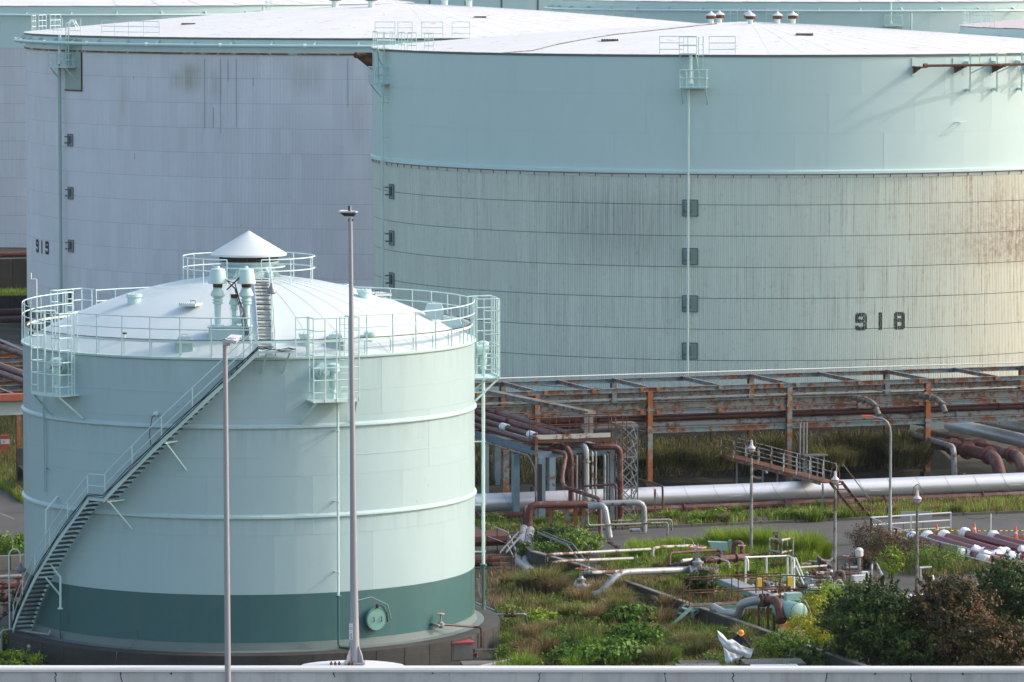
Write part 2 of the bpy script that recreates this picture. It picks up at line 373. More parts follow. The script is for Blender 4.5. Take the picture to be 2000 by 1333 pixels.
def crown_mesh(name, center, rad, n, ls, mat, nclump=70, inner=.55, org=(0,0,0), cl=.28):
    c = np.array(center, float); rad = np.array(rad, float)
    g = RNG.normal(0, 1, (nclump, 3)); g /= np.linalg.norm(g, axis=1)[:, None]; g[:, 2] = g[:, 2]*.9+.12
    cc = c + g*rad*RNG.uniform(inner, 1.0, nclump)[:, None]; cr = RNG.uniform(.6, 1.3, nclump)*cl*rad.mean()
    k = RNG.integers(0, nclump, n); d = RNG.normal(0, 1, (n, 3)); d /= np.linalg.norm(d, axis=1)[:, None]
    C = cc[k] + d*(cr[k]*np.abs(RNG.normal(.75, .38, n)))[:, None]*np.array([1.15,1.15,.85])
    ns = n//9; kk = RNG.integers(0, 60, ns); gd = RNG.normal(0, 1, (60, 3)); gd[:, 2] = np.abs(gd[:, 2])*.8; gd /= np.linalg.norm(gd, axis=1)[:, None]; tt = RNG.uniform(.75, 1.22, ns)
    C[:ns] = c + gd[kk]*rad*tt[:, None] + RNG.normal(0, .05, (ns, 3))*rad.mean()*(1.35-tt)[:, None]*1.6
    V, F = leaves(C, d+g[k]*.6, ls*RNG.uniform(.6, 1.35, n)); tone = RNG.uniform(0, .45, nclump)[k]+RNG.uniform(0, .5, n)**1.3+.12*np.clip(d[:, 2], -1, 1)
    return np_mesh(name, V, F, mat, np.repeat(tone, 4), org)
def bush(loc, center, rad, n, ls, mat, label, name='bush', cat='bush', nclump=70, group=None, trunk_h=1.0, cl=.28):
    loc = Vector(loc); t = thing(name, label, cat, loc, group)
    mb = MB(); c = Vector(center)
    for k in range(5):
        a = k*1.26; e = Vector((c.x+math.cos(a)*rad[0]*.5, c.y+math.sin(a)*rad[1]*.5, c.z+rad[2]*.2))
        mb.path([loc+Vector((math.cos(a)*.1, math.sin(a)*.1, 0)), loc.lerp(e, .45)+Vector((0,0,.2)), e], [.09*trunk_h, .06*trunk_h, .02], 6)
    mb.build('trunk', m_bark, t)
    o = link(crown_mesh('crown', center, rad, n, ls, mat, nclump, org=loc, cl=cl), 'crown', t); return t
# ================================================================== SETTING: ground
def ground_sheet(name, poly, z, mat, k='structure'):
    mb = MB(); mb.sheet(poly, z); return kind(mb.build(name, mat, smooth=False), k)
kind(MB().add([(-340,-60,0),(340,-60,0),(340,725,0),(-340,725,0)], [(0,1,2,3)]).build('ground', m_soil, smooth=False), 'structure')

# ================================================================== TANK machinery
class Tank:
    def __init__(s, cx, cy, R): s.cx, s.cy, s.R = cx, cy, R
    def P(s, r, ph, z): a = R_(ph); return Vector((s.cx+r*math.sin(a), s.cy-r*math.cos(a), z))
    def phi(s, u, r=None):        # front-side angle whose direction matches u
        r = r or s.R; best = None
        for k in range(-900, 901):
            ph = k*.1; p = s.P(r, ph, 5); uu = 1000+FPX*p.x/(p.y*CT-(5-H)*ST)
            if best is None or abs(uu-u) < best[0]: best = (abs(uu-u), ph)
        return best[1]
    def arc(s, r, z, a0, a1, step=2.0):
        n = max(2, int(abs(a1-a0)/step)+1); return [s.P(r, a0+(a1-a0)*i/(n-1), z) for i in range(n)]
def arc_strip(mb, T, prof, a0, a1, step=2.0, caps=True):   # prof: closed loop of (r,z)
    n = max(2, int(abs(a1-a0)/step)+1); m = len(prof); vs = []
    for i in range(n):
        a = a0+(a1-a0)*i/(n-1)
        for (r, z) in prof: vs.append(T.P(r, a, z))
    fs = [(i*m+j, (i+1)*m+j, (i+1)*m+(j+1) % m, i*m+(j+1) % m) for i in range(n-1) for j in range(m)]
    if caps: fs += [tuple(range(m)), tuple((n-1)*m+j for j in range(m-1, -1, -1))]
    mb.add(vs, fs)
def shell_plates(T, parent, z0, z1, rows, ncol, mat, name='shell_plate', th=.04, a_off=3, mats=None):
    """curved steel plates in courses; each plate bulges by a few millimetres of its own"""
    hz = (z1-z0)/rows; da = 360/ncol
    for r in range(rows):
        for c in range(ncol):
            a0 = a_off + c*da + (r*da*.37); mb = MB(); zb = z0+r*hz; zt = zb+hz
            bl = random.uniform(-.006, .008); off = random.uniform(0, .004)+(.003 if (r+c) % 2 else 0)
            n = 7; vs = []
            for j in range(4):
                z = zb + (hz-.004)*j/3
                for i in range(n):
                    e = math.sin(math.pi*i/(n-1))*math.sin(math.pi*j/3)
                    vs.append(T.P(T.R+off+bl*e, a0+(da-.012)*i/(n-1), z))
            fs = [(j*n+i, j*n+i+1, (j+1)*n+i+1, (j+1)*n+i) for j in range(3) for i in range(n-1)]
            b = len(vs); vs += [T.P(T.R-th, a0+(da-.012)*i/(n-1), zb) for i in range(n)] + [T.P(T.R-th, a0+(da-.012)*i/(n-1), zt-.004) for i in range(n)]
            fs += [(i, b+i, b+i+1, i+1) for i in range(n-1)] + [(3*n+i, 3*n+i+1, b+n+i+1, b+n+i) for i in range(n-1)]
            fs += [(0, n, 2*n, 3*n, b+n, b)] + [(n-1, b+n-1, b+2*n-1, 4*n-1, 3*n-1, 2*n-1)]
            mb.add(vs, fs); mb.build(name, (mats[r] if mats else mat), parent, ang=.5)
def core(T, parent, z0, z1, mat, dr=.06):     # inner wall behind the plates
    mb = MB(); mb.lathe((T.cx, T.cy, 0), [(T.R-dr, z0), (T.R-dr, z1)], 128, close=False); return mb.build('inner_wall', mat, parent)
def roof_sectors(T, parent, zf, r0, r1, n, mat, rings=6, name='roof_plate', lap=.012):
    for k in range(n):
        a0, a1 = 360*k/n, 360*(k+1)/n; vs = []; m = 4
        for i in range(rings+1):
            r = r0+(r1-r0)*i/rings
            for j in range(m):
                a = a0+(a1-a0)*j/(m-1); vs.append(T.P(r, a, zf(r)+(lap*(1-j/(m-1)))+.004))
        b = len(vs)
        for i in range(rings+1):
            r = r0+(r1-r0)*i/rings; vs.append(T.P(r, a0, zf(r)-.02))
        fs = [(i*m+j, (i+1)*m+j, (i+1)*m+j+1, i*m+j+1) for i in range(rings) for j in range(m-1)]
        fs += [(i*m, b+i, b+i+1, (i+1)*m) for i in range(rings)]
        MB().add(vs, fs).build(name, mat, parent)
def cladding_mat(name, T, col, zs, da, yellow=0, dirt=.25, patches=()):
    m, N, L, P = M_(name); v = pos(N); sx = N.new('ShaderNodeSeparateXYZ'); L.new(v, sx.inputs[0])
    ax = math_(N, L, 'SUBTRACT', sx.outputs[0], T.cx); ay = math_(N, L, 'SUBTRACT', T.cy, sx.outputs[1])
    ang = math_(N, L, 'MULTIPLY', math_(N, L, 'ARCTAN2', ax, ay), 180/math.pi)
    col_i = math_(N, L, 'FLOOR', math_(N, L, 'DIVIDE', ang, da)); row_i = math_(N, L, 'FLOOR', math_(N, L, 'DIVIDE', math_(N, L, 'SUBTRACT', sx.outputs[2], zs[0]), zs[1]))
    cb = N.new('ShaderNodeCombineXYZ'); L.new(col_i, cb.inputs[0]); L.new(row_i, cb.inputs[1])
    wn_ = N.new('ShaderNodeTexWhiteNoise'); wn_.noise_dimensions = '2D'; L.new(cb.outputs[0], wn_.inputs['Vector'])
    # streaks that run down each rib
    cy = N.new('ShaderNodeCombineXYZ'); L.new(math_(N, L, 'MULTIPLY', ang, 3.0), cy.inputs[0]); L.new(math_(N, L, 'MULTIPLY', sx.outputs[2], .10), cy.inputs[1])
    s1 = noise(N, L, cy.outputs[0], 1.6, 6, .7); n1 = noise(N, L, v, .22, 6, .6); n2 = noise(N, L, v, 3.0, 7, .7)
    t = math_(N, L, 'ADD', math_(N, L, 'MULTIPLY', wn_.outputs[0], .07), math_(N, L, 'MULTIPLY', n1, .22)); t = math_(N, L, 'ADD', t, .84)
    hsv = N.new('ShaderNodeHueSaturation'); hsv.inputs['Color'].default_value = (*col, 1); L.new(t, hsv.inputs['Value']); c = hsv.outputs[0]
    f = math_(N, L, 'MULTIPLY', ramp(N, L, s1, .48, .72), ramp(N, L, n1, .3, .62)); c = mix(N, L, math_(N, L, 'MULTIPLY', f, dirt), c, (.16,.16,.14))
    c = mix(N, L, math_(N, L, 'MULTIPLY', ramp(N, L, n2, .55, .75), dirt*.6), c, (.20,.19,.17))
    if yellow:
        # old cladding discoloured towards the weather side: yellowed and rusting ribs
        k = ramp(N, L, math_(N, L, 'ADD', ang, math_(N, L, 'MULTIPLY', n1, 16)), 20, 44)
        c = mix(N, L, math_(N, L, 'MULTIPLY', k, .55), c, (.68,.63,.49))
        hz_ = math_(N, L, 'MULTIPLY', ramp(N, L, sx.outputs[2], 10.6, 11.6), ramp(N, L, sx.outputs[2], 17, 13.2))
        st = math_(N, L, 'MULTIPLY', math_(N, L, 'MULTIPLY', ramp(N, L, s1, .36, .54), hz_), ramp(N, L, ang, 20, 42)); st = math_(N, L, 'MULTIPLY', st, ramp(N, L, n2, .30, .60))
        c = mix(N, L, math_(N, L, 'MULTIPLY', st, 1.0), c, (.26,.17,.12))
        st2 = math_(N, L, 'MULTIPLY', ramp(N, L, s1, .55, .63), ramp(N, L, ang, -4, 30)); c = mix(N, L, math_(N, L, 'MULTIPLY', math_(N, L, 'MULTIPLY', st2, ramp(N, L, n2, .35, .55)), .8), c, (.30,.18,.09))
        # mould patch left of the gauge pipe
        pt = math_(N, L, 'MULTIPLY', ramp(N, L, math_(N, L, 'ABSOLUTE', math_(N, L, 'ADD', ang, 22)), 14, 4), ramp(N, L, math_(N, L, 'ABSOLUTE', math_(N, L, 'SUBTRACT', sx.outputs[2], 13.6)), 3.4, 1))
        c = mix(N, L, math_(N, L, 'MULTIPLY', math_(N, L, 'MULTIPLY', pt, ramp(N, L, s1, .35, .6)), .45), c, (.17,.19,.18))
    for (pa, pzz, wa, wz, pc, am) in patches:
        g = math_(N, L, 'MULTIPLY', ramp(N, L, math_(N, L, 'ABSOLUTE', math_(N, L, 'SUBTRACT', ang, pa)), wa, wa*.2), ramp(N, L, math_(N, L, 'ABSOLUTE', math_(N, L, 'SUBTRACT', sx.outputs[2], pzz)), wz, wz*.3))
        g = math_(N, L, 'MULTIPLY', g, ramp(N, L, s1, .30, .55)); c = mix(N, L, math_(N, L, 'MULTIPLY', g, am), c, pc)
    L.new(c, P.inputs['Base Color']); P.inputs['Roughness'].default_value = .55; P.inputs['Specular IOR Level'].default_value = .4; return m
def cladding(T, parent, rows, da, ribs, mat, keep=300, front=95, depth=.03, order=None, skip=None, gap=.035):
    """rows: list of (z0, z1). trapezoid ribbed sheets, the largest-showing 300 single, the rest joined"""
    def sheet(z0, z1, a0, dr=0):
        mb = MB(); pr = []; w = da/ribs
        for k in range(ribs):
            for f_, d_ in ((0, -depth), (.14, -depth), (.26, 0), (.88, 0)): pr.append((a0+(k+f_)*w, d_))
        pr.append((a0+da, -depth)); n = len(pr); vs = []
        for (a, d_) in pr: vs.append(T.P(T.R+d_+dr, a, z0))
        for (a, d_) in pr: vs.append(T.P(T.R+d_+dr, a, z1))
        mb.add(vs, [(i, i+1, n+i+1, n+i) for i in range(n-1)]); return mb
    cells = []; ncol = int(round(360/da))
    for c in range(ncol):
        a0 = -180 + c*da; ac = a0+da/2
        if abs(ac) > front: continue
        for r, (z0, z1) in enumerate(rows): cells.append((order(ac, (z0+z1)/2) if order else abs(ac), c, r, a0, z0, z1))
    cells.sort(); cache = {}; rest = MB(); cen = Vector((T.cx, T.cy, 0)); base = wloc(parent)
    for i, (_, c, r, a0, z0, z1) in enumerate(cells):
        if skip and skip(a0+da/2, (z0+z1)/2): continue
        if i < keep:
            if r not in cache:
                me = sheet(z0+gap, z1, 0).mesh('cladding_sheet', mat, cen, smooth=False); cache[r] = me
            link(cache[r], 'cladding_sheet', parent, cen-base+Vector((0,0,0)), R_(a0))
        else:
            m2 = sheet(z0+gap, z1, a0, random.uniform(-.004, .004)); rest.add(m2.v, m2.f)
    if rest.f: kind(rest.build('cladding', mat, parent, smooth=False), 'stuff')

def rail_run(mb, T, r, zt, a0, a1, levels, posts, zb, pr=.024, rr=.024, n=6, zbase=None):
    for z in levels: mb.path(T.arc(r, z, a0, a1, 2.5), rr, n)
    for a in posts: mb.tube(T.P(r, a, zb), T.P(r, a, levels[0]), pr, n)

# ================================================================== TANK 1: the small pale green tank in front
K = .7668
T1 = Tank(-15.353*K, 277.919*K, 13.17*K)
Z1 = dict(rim=13.57, r1=10.54, r2=6.66, band=3.40, bot=1.0)
t1 = thing('storage_tank', 'small pale green tank in front, dark green base, outside stair and cone-capped roof vent', 'storage tank', (T1.cx, T1.cy, 0))
def zf1(r): return 16.45-.0282*r*r
core(T1, t1, .9, 13.55, m_dark)
hh = (13.57-3.40)/4
shell_plates(T1, t1, 1.16, 3.40, 1, 14, m_dark)
shell_plates(T1, t1, 3.40, 13.56, 4, 14, m_wall1, a_off=9)
# bottom flashing
mb = MB(); arc_strip(mb, T1, [(T1.R-.02,1.32),(T1.R+.03,1.30),(T1.R+.10,1.0),(T1.R+.36,.97),(T1.R+.42,.955),(T1.R-.02,.955)], -180, 180, 3); mb.build('base_flashing', m_flash, t1)
# foundation drum with its block joints
mb = MB(); mb.lathe((T1.cx,T1.cy,0), [(11.22,-.02),(11.22,.92),(11.16,.95),(9.9,.95)], 96, close=False); mb.build('foundation_ring', m_concdk, t1)
mb = MB()
for k in range(48): a = -180+k*7.5+2; mb.bar(T1.P(11.223,a,.02), T1.P(11.223,a,.9), .012, .012)
mb.path(T1.arc(11.222,.62,-180,180,5), .006, 4); kind(mb.build('joint', m_black, t1), 'stuff')
# stiffening rings, in segments
for z in (Z1['r1'], Z1['r2']):
    for k in range(16):
        mb = MB(); a0 = -180+k*22.5+6; prf = [(T1.R-.01,z),(T1.R+.085,z),(T1.R+.10,z+.03),(T1.R+.09,z+.10),(T1.R-.01,z+.20)]
        arc_strip(mb, T1, prf, a0, a0+22.44, 2.3); mb.build('stiffening_ring', m_tank, t1)
# thin weld strips
for z in (12.1, 9.3):
    mb = MB(); arc_strip(mb, T1, [(T1.R,z),(T1.R+.012,z+.004),(T1.R+.012,z+.016),(T1.R,z+.02)], -180, 180, 3); mb.build('weld_seam', m_tank, t1)
# rim angle and roof
mb = MB(); arc_strip(mb, T1, [(T1.R-.05,13.50),(T1.R+.055,13.50),(T1.R+.07,13.53),(T1.R+.07,13.60),(T1.R-.05,13.62)], -180, 180, 2); mb.build('rim', m_trim, t1)
mb = MB(); arc_strip(mb, T1, [(T1.R+.0,13.485),(T1.R+.05,13.485),(T1.R+.05,13.50),(T1.R,13.50)], -180, 180, 3); mb.build('rim_rust_line', m_rust, t1)
mb = MB(); mb.lathe((T1.cx,T1.cy,0), [(10.12,zf1(10.12)-.03)]+[(r,zf1(r)-.03) for r in (8,6,4,2,.1)], 72, close=False); mb.build('roof_deck', m_roof1, t1)
roof_sectors(T1, t1, zf1, .9, 10.10, 36, m_roof1, 8)
# kick ring standing above the roof edge
mb = MB(); arc_strip(mb, T1, [(9.93,14.20),(10.0,14.20),(10.0,14.31),(9.93,14.31)], -180, 180, 2.5); mb.build('kick_ring', m_rail, t1)
mb = MB(); arc_strip(mb, T1, [(9.90,14.315),(10.0,14.315),(10.0,14.335),(9.90,14.335)], -180, 180, 2.5); mb.build('kick_ring_top', m_rust, t1)
mb = MB()
for k in range(46): a = 33.1+7.826*k; mb.bar(T1.P(9.95,a,14.25), T1.P(9.95,a,zf1(9.95)), .05, .05)
kind(mb.build('kick_ring_leg', m_rail, t1), 'stuff')
# perimeter railing : gaps at stair head and at the gauge platforms
PLAT = [T1.phi(64, T1.R+1.15)+5.3, T1.phi(641), 100.0, 163.0, -128.0]
gaps = [(p-4.6, p+4.6) for p in PLAT] + [(3.6, 14.5)]
def in_gap(a):
    a = (a+180) % 360-180
    return any(lo < a < hi or lo < a-360 < hi for lo, hi in gaps)
edges = sorted([(lo, hi) for lo, hi in gaps])
runs = [(edges[i][1], edges[(i+1) % len(edges)][0]+(360 if i == len(edges)-1 else 0)) for i in range(len(edges))]
for (a0, a1) in runs:
    if a1-a0 < .5: continue
    for z in (15.30, 14.79):
        mb = MB(); mb.path(T1.arc(10.1, z, a0, a1, 2.5), .027, 6); mb.build('rail', m_rail, t1)
post_me = None
for k in range(46):
    a = (33.1+7.826*k+180) % 360-180
    if in_gap(a): continue
    mb = MB(); mb.bar(T1.P(10.12,a,13.6), T1.P(10.1,a,15.30), .05, .03); mb.build('rail_post', m_rail, t1)
for (lo, hi) in gaps:
    for a in (lo, hi):
        mb = MB(); mb.tube(T1.P(10.1,a,13.6), T1.P(10.1,a,15.30), .027, 6); mb.build('rail_post', m_rail, t1)

# gauge / foam platforms hung on the wall
def platform(ph, parent, ladder_right=True, down=True):
    r0, r1 = T1.R, T1.R+1.15; ha = 5.3; zb = 11.72; zt = 15.32
    pf = thing('x', 'x', 'x')  # turned into a plain part holder below
    del pf['label']; del pf['category']; pf.name = 'wall_platform'; pf.parent = parent
    mb = MB(); arc_strip(mb, T1, [(r0,zb),(r1,zb),(r1,zb+.14),(r1-.05,zb+.14),(r1-.05,zb+.05),(r0,zb+.05)], ph-ha, ph+ha, 2.6); mb.build('floor', m_rail, pf)
    mb = MB()
    for a in (ph-ha, ph-ha*.5, ph+.0, ph+ha*.55, ph+ha): mb.tube(T1.P(r1,a,zb), T1.P(r1,a,zt), .03, 6)
    for a in (ph-ha, ph+ha):
        mb.tube(T1.P(r0+.45,a,zb), T1.P(r0+.45,a,zt), .03, 6)
    mb.build('cage_post', m_rail, pf)
    for i in range(7):
        z = zb+.42+i*.53; mb = MB()
        top = i == 6
        for sgn in (-1, 1):
            mb.path([T1.P(r0+.45,ph+sgn*ha,z), T1.P(r1,ph+sgn*ha,z), T1.P(r1,ph+sgn*ha*.5,z)], .024, 6)
        if i in (1, 2) or top: mb.path(T1.arc(r1, z, ph-ha, ph+ha, 2.6), .024, 6)
        if top: mb.path([T1.P(r0+.45,ph-ha,z), T1.P(10.1,ph-ha*.9,z)], .024, 6); mb.path([T1.P(r0+.45,ph+ha,z), T1.P(10.1,ph+ha*.9,z)], .024, 6)
        mb.build('cage_bar', m_rail, pf)
    mb = MB()   # ladder
    la = ph+ha*.72
    for da_ in (-1.15, 1.15): mb.bar(T1.P(r0+.25,la+da_,zb), T1.P(r0+.25,la+da_,zt), .045, .03)
    for i in range(12): mb.tube(T1.P(r0+.25,la-1.15,zb+.25+i*.3), T1.P(r0+.25,la+1.15,zb+.25+i*.3), .016, 6)
    mb.build('ladder', m_rail, pf)
    for sgn in (-1, 1):
        mb = MB(); mb.bar(T1.P(r1-.05,ph+sgn*ha*.88,zb), T1.P(r0+.03,ph+sgn*ha*1.25,Z1['r1']+.2), .07, .07); mb.build('brace', m_trim, pf)
    # foam chamber: flange, drum, vertical tube
    mb = MB(); c = T1.P(r0,ph-1.6,12.98); ax = (T1.P(r0+1,ph-1.6,0)-T1.P(r0,ph-1.6,0))
    mb.lathe(c, [(.36,0),(.36,.06),(.30,.07),(.30,.16),(.36,.17),(.36,.24),(.22,.25),(.22,.50),(.26,.51),(.26,.57),(.14,.6),(.14,.75)], 18, axis=ax); mb.build('chamber', m_trim, pf)
    mb = MB(); q = T1.P(r0+.55,ph+.35,0)
    mb.lathe((q.x,q.y,0), [(.08,zb+.05),(.08,12.05),(.14,12.08),(.14,12.16),(.09,12.2),(.17,12.35),(.17,12.95),(.26,13.0),(.26,13.3),(.12,13.36)], 14)
    mb.path([T1.P(r0+.55,ph+.35,13.15), T1.P(r0+.4,ph-1.3,13.1)], .11, 10); mb.build('foam_maker', m_trim, pf)
    return pf
for ph in PLAT: platform(ph, t1)
# down pipes with wall brackets
def downpipe(ph, ztop, r=T1.R+.42, zbreak=3.3, zend=1.1, start=True):
    p = MB(); pts = [T1.P(T1.R+.55,ph-.2,11.72), T1.P(r,ph+.9,11.62), T1.P(r,ph+.9,zbreak)] if start else [T1.P(r,ph+.9,ztop), T1.P(r,ph+.9,zbreak)]
    p.path(rnd(pts, .12), .055, 8); p.build('down_pipe', m_rail, t1)
    p = MB(); p.lathe(T1.P(r,ph+.9,zbreak-.04), [(.13,0),(.13,.05)], 12); p.path(rnd([T1.P(r,ph+.9,zbreak), T1.P(r,ph+.9,zend), T1.P(r+.2,ph+4.6,zend-.05)], .15), .055, 8); p.build('down_pipe', m_dark, t1)
    z = ztop-1.2
    while z > 2:
        p = MB(); p.bar(T1.P(T1.R,ph+.9,z), T1.P(r+.12,ph+.9,z), .05, .05); p.bar(T1.P(r,ph+.4,z), T1.P(r,ph+1.4,z), .05, .09); p.build('pipe_bracket', m_trim, t1); z -= 3.05
downpipe(T1.phi(647), 11.6)
# pipe at the right hand side standing off on long brackets
q = G(943, 1190, 1.2)
# ---- spiral stair
m_tread = paint('dark_grating', (.035,.045,.043), .7, .2)
st = thing('x','x','x'); del st['label']; del st['category']; st.name = 'outside_stair'; st.parent = t1
SEG = [((-67.6, 1.05), (-35.5, 7.42)), ((-31.3, 7.42), (5.2, 13.95))]
ri, ro = T1.R+.16, T1.R+.98
tread = MB(); tread.box((0,0,0), (.26,.80,.035)); tread.box((.125,0,-.03),(.02,.80,.05)); tme = tread.mesh('tread', m_tread, smooth=False)
def on(seg, t, r, dz=0): (a0,z0),(a1,z1) = seg; return T1.P(r, a0+(a1-a0)*t, z0+(z1-z0)*t+dz)
for si, seg in enumerate(SEG):
    nt_ = 29 if si == 0 else 30
    for i in range(nt_):
        t = (i+.5)/nt_; p = on(seg, t, (ri+ro)/2); a = seg[0][0]+(seg[1][0]-seg[0][0])*t
        link(tme, 'tread', st, p-wloc(st), R_(a))
    for r, nm in ((ri, 'stringer'), (ro, 'stringer')):
        vs = []; n = 16
        for i in range(n+1):
            for (dr, dz) in ((-.02,-.13),(.02,-.13),(.02,.10),(-.02,.10)): vs.append(on(seg, i/n, r+dr, dz))
        fs = [(i*4+j, (i+1)*4+j, (i+1)*4+(j+1) % 4, i*4+(j+1) % 4) for i in range(n) for j in range(4)]
        MB().add(vs, fs).build(nm, m_trim, st)
    for dz in (1.08, .58):
        mb = MB(); mb.path([on(seg, i/16, ro, dz) for i in range(17)], .024, 6); mb.build('handrail', m_rail, st)
    for i in range(6):
        mb = MB(); mb.bar(on(seg, i/5*.98+.01, ro, -.05), on(seg, i/5*.98+.01, ro, 1.08), .045, .03); mb.build('handrail_post', m_rail, st)
mb = MB(); arc_strip(mb, T1, [(ri,7.36),(ro,7.36),(ro,7.44),(ri,7.44)], -35.6, -31.2, 2); mb.build('landing', m_trim, st)
mb = MB()
for dz in (1.08,.58): mb.path(T1.arc(ro, 7.42+dz, -35.5, -31.3, 2), .024, 6)
mb.build('handrail', m_rail, st)
mb = MB(); arc_strip(mb, T1, [(ri-.2,13.86),(ro,13.86),(ro,13.96),(ri-.2,13.96)], 5.2, 13.5, 2); mb.build('landing', m_trim, st)
mb = MB()
for a in (7.0, 12.2): mb.bar(T1.P(ro-.1,a,13.86), T1.P(T1.R+.02,a-.9,12.95), .06, .06)
mb.build('landing_bracket', m_trim, st)
for (aa, zz) in ((-31.5,7.36),(-17,10.0)):
    mb = MB(); mb.bar(T1.P(T1.R,aa+2.2,zz), T1.P(ro,aa+1.2,zz), .07, .07); mb.bar(T1.P(ro-.12,aa+1.2,zz), T1.P(T1.R,aa+4.6,zz-1.25), .06, .06); mb.build('stair_bracket', m_trim, st)
# cables clipped along the outer stringer
for k, dz in enumerate((.10,.17,.24)):
    pts = []
    for seg in SEG:
        for i in range(13): pts.append(on(seg, i/12, ro+.05, dz+.035*math.sin(i*1.7+k*2.1)))
    pts += [T1.P(ro+.04, 7+i*1.6, 13.95+.05*math.sin(i*2+k)-i*.0+dz*.4) for i in range(5)]
    MB().path(pts, .017, 5).build('cable', m_black, t1)
mb = MB(); mb.path([T1.P(T1.R+.05,-19.5,11.1), T1.P(T1.R+.25,-20.5,11.05), T1.P(ro,-19.5,10.4), T1.P(ro,-19.2,9.9)], .018, 5); mb.build('cable', m_black, t1)
mb = MB(); mb.lathe(T1.P(T1.R,-20,11.15), [(.11,0),(.11,.14),(.05,.16)], 12, axis=T1.P(1,-20,0)-T1.P(0,-20,0)); mb.build('junction_box', m_trim, t1)
# grab rail at the landing left and its post
mb = MB(); Yv = 206.4; mb.path([D(118,964,Yv+.8), D(90,997,Yv), D(90,1092,Yv), D(118,1128,Yv), D(118,1188,Yv)], .05, 8); mb.lathe(D(118,1190,Yv), [(.13,0),(.13,.05)], 10); mb.build('vent_pipe', m_rail, t1)
mb = MB(); mb.tube(D(118,1190,Yv), D(118,1246,Yv+.2), .04, 6); mb.path([D(118,1246,Yv+.2), D(108,1252,Yv+.3)], .04, 6); mb.build('down_pipe', m_dark, t1)
mb = MB(); mb.bar(D(84,1122,Yv+.3), D(117,1162,Yv+.3), .07, .07); mb.build('stair_bracket', m_trim, t1)
mb = MB(); mb.tube(T1.P(T1.R+.12,-58.5,7.3), T1.P(T1.R+.12,-58.5,11.5), .045, 6); mb.bar(T1.P(T1.R,-58.5,8.35), T1.P(T1.R+.3,-56,8.35), .05, .05); mb.build('down_pipe', m_tank, t1)
# radial roof stair with handrail
rs = thing('x','x','x'); del rs['label']; del rs['category']; rs.name = 'roof_stair'; rs.parent = t1
A = Vector((T1.cx+1.28, T1.cy-9.75, 14.05)); B = Vector((T1.cx+.66, T1.cy-2.2, 16.45))
tm2 = MB().box((0,0,0), (.62,.22,.04)).mesh('tread', m_beige, smooth=False)
for i in range(15):
    t = (i+.5)/15; p = A.lerp(B, t); p.z = zf1(math.hypot(p.x-T1.cx, p.y-T1.cy))+.16; link(tm2, 'tread', rs, p-wloc(rs))
for s_ in (-.33, .33):
    mb = MB(); pts = []
    for i in range(9):
        p = A.lerp(B, i/8); p.z = zf1(math.hypot(p.x-T1.cx, p.y-T1.cy))+.12; pts.append(p+Vector((s_,0,0)))
    for a, b in zip(pts, pts[1:]): mb.bar(a, b, .03, .14)
    mb.build('stringer', m_roof1, rs)
mb = MB()
for hgt in (1.0, .55): mb.path([p+Vector((.03,0,hgt)) for p in pts], .022, 6)
for p in pts[::2]: mb.tube(p+Vector((.03,0,0)), p+Vector((.03,0,1.0)), .022, 6)
mb.build('handrail', m_rail, rs)
# centre vent
cv = thing('x','x','x'); del cv['label']; del cv['category']; cv.name = 'roof_vent'; cv.parent = t1
mb = MB(); mb.lathe((T1.cx,T1.cy,0), [(1.68,17.42),(1.70,17.38),(1.66,17.34),(1.66,17.44)], 48, close=False); mb.lathe((T1.cx,T1.cy,0), [(1.70,17.36),(1.70,17.44),(1.1,17.80),(.0,18.46)], 48, close=False); mb.build('cone_cap', m_roof1, cv, ang=.35)
mb = MB(); mb.lathe((T1.cx,T1.cy,0), [(1.3,17.08),(1.3,17.42)], 40, close=False); mb.build('mesh_screen', m_hole, cv)
mb = MB()
for k in range(20): mb.bar(T1.P(1.31,k*18,17.08), T1.P(1.31,k*18,17.42), .03, .02)
mb.build('screen_bar', m_rust, cv)
mb = MB(); mb.lathe((T1.cx,T1.cy,0), [(1.15,16.42),(1.12,16.62),(1.02,16.66),(1.0,16.82),(1.34,17.04),(1.36,17.10),(1.2,17.1)], 40, close=False); mb.build('neck', m_tank, cv)
for k in range(10):
    a = k*36+10; mb = MB(); mb.add([T1.P(1.02,a,16.85),T1.P(1.02,a,16.42),T1.P(1.5,a,16.40),T1.P(1.02,a+2,16.85),T1.P(1.02,a+2,16.42),T1.P(1.5,a+1.5,16.40)],[(0,1,2),(5,4,3),(0,2,5,3)]); mb.build('gusset', m_trim, cv, smooth=False)
mb = MB(); mb.path(T1.arc(1.6,16.86,-180,180,10), .035, 6); mb.build('pipe_ring', m_rail, cv)
# centre railing
mb = MB()
for z in (17.32, 16.80): mb.path(T1.arc(2.95,z,14,344,6), .027, 6)
for a in (14, 42, 72, 108, 140, 172, 204, 240, 268, 296, 320, 344): mb.tube(T1.P(2.95,a,zf1(2.95)), T1.P(2.95,a,17.32), .025, 6)
mb.build('centre_railing', m_rail, t1)
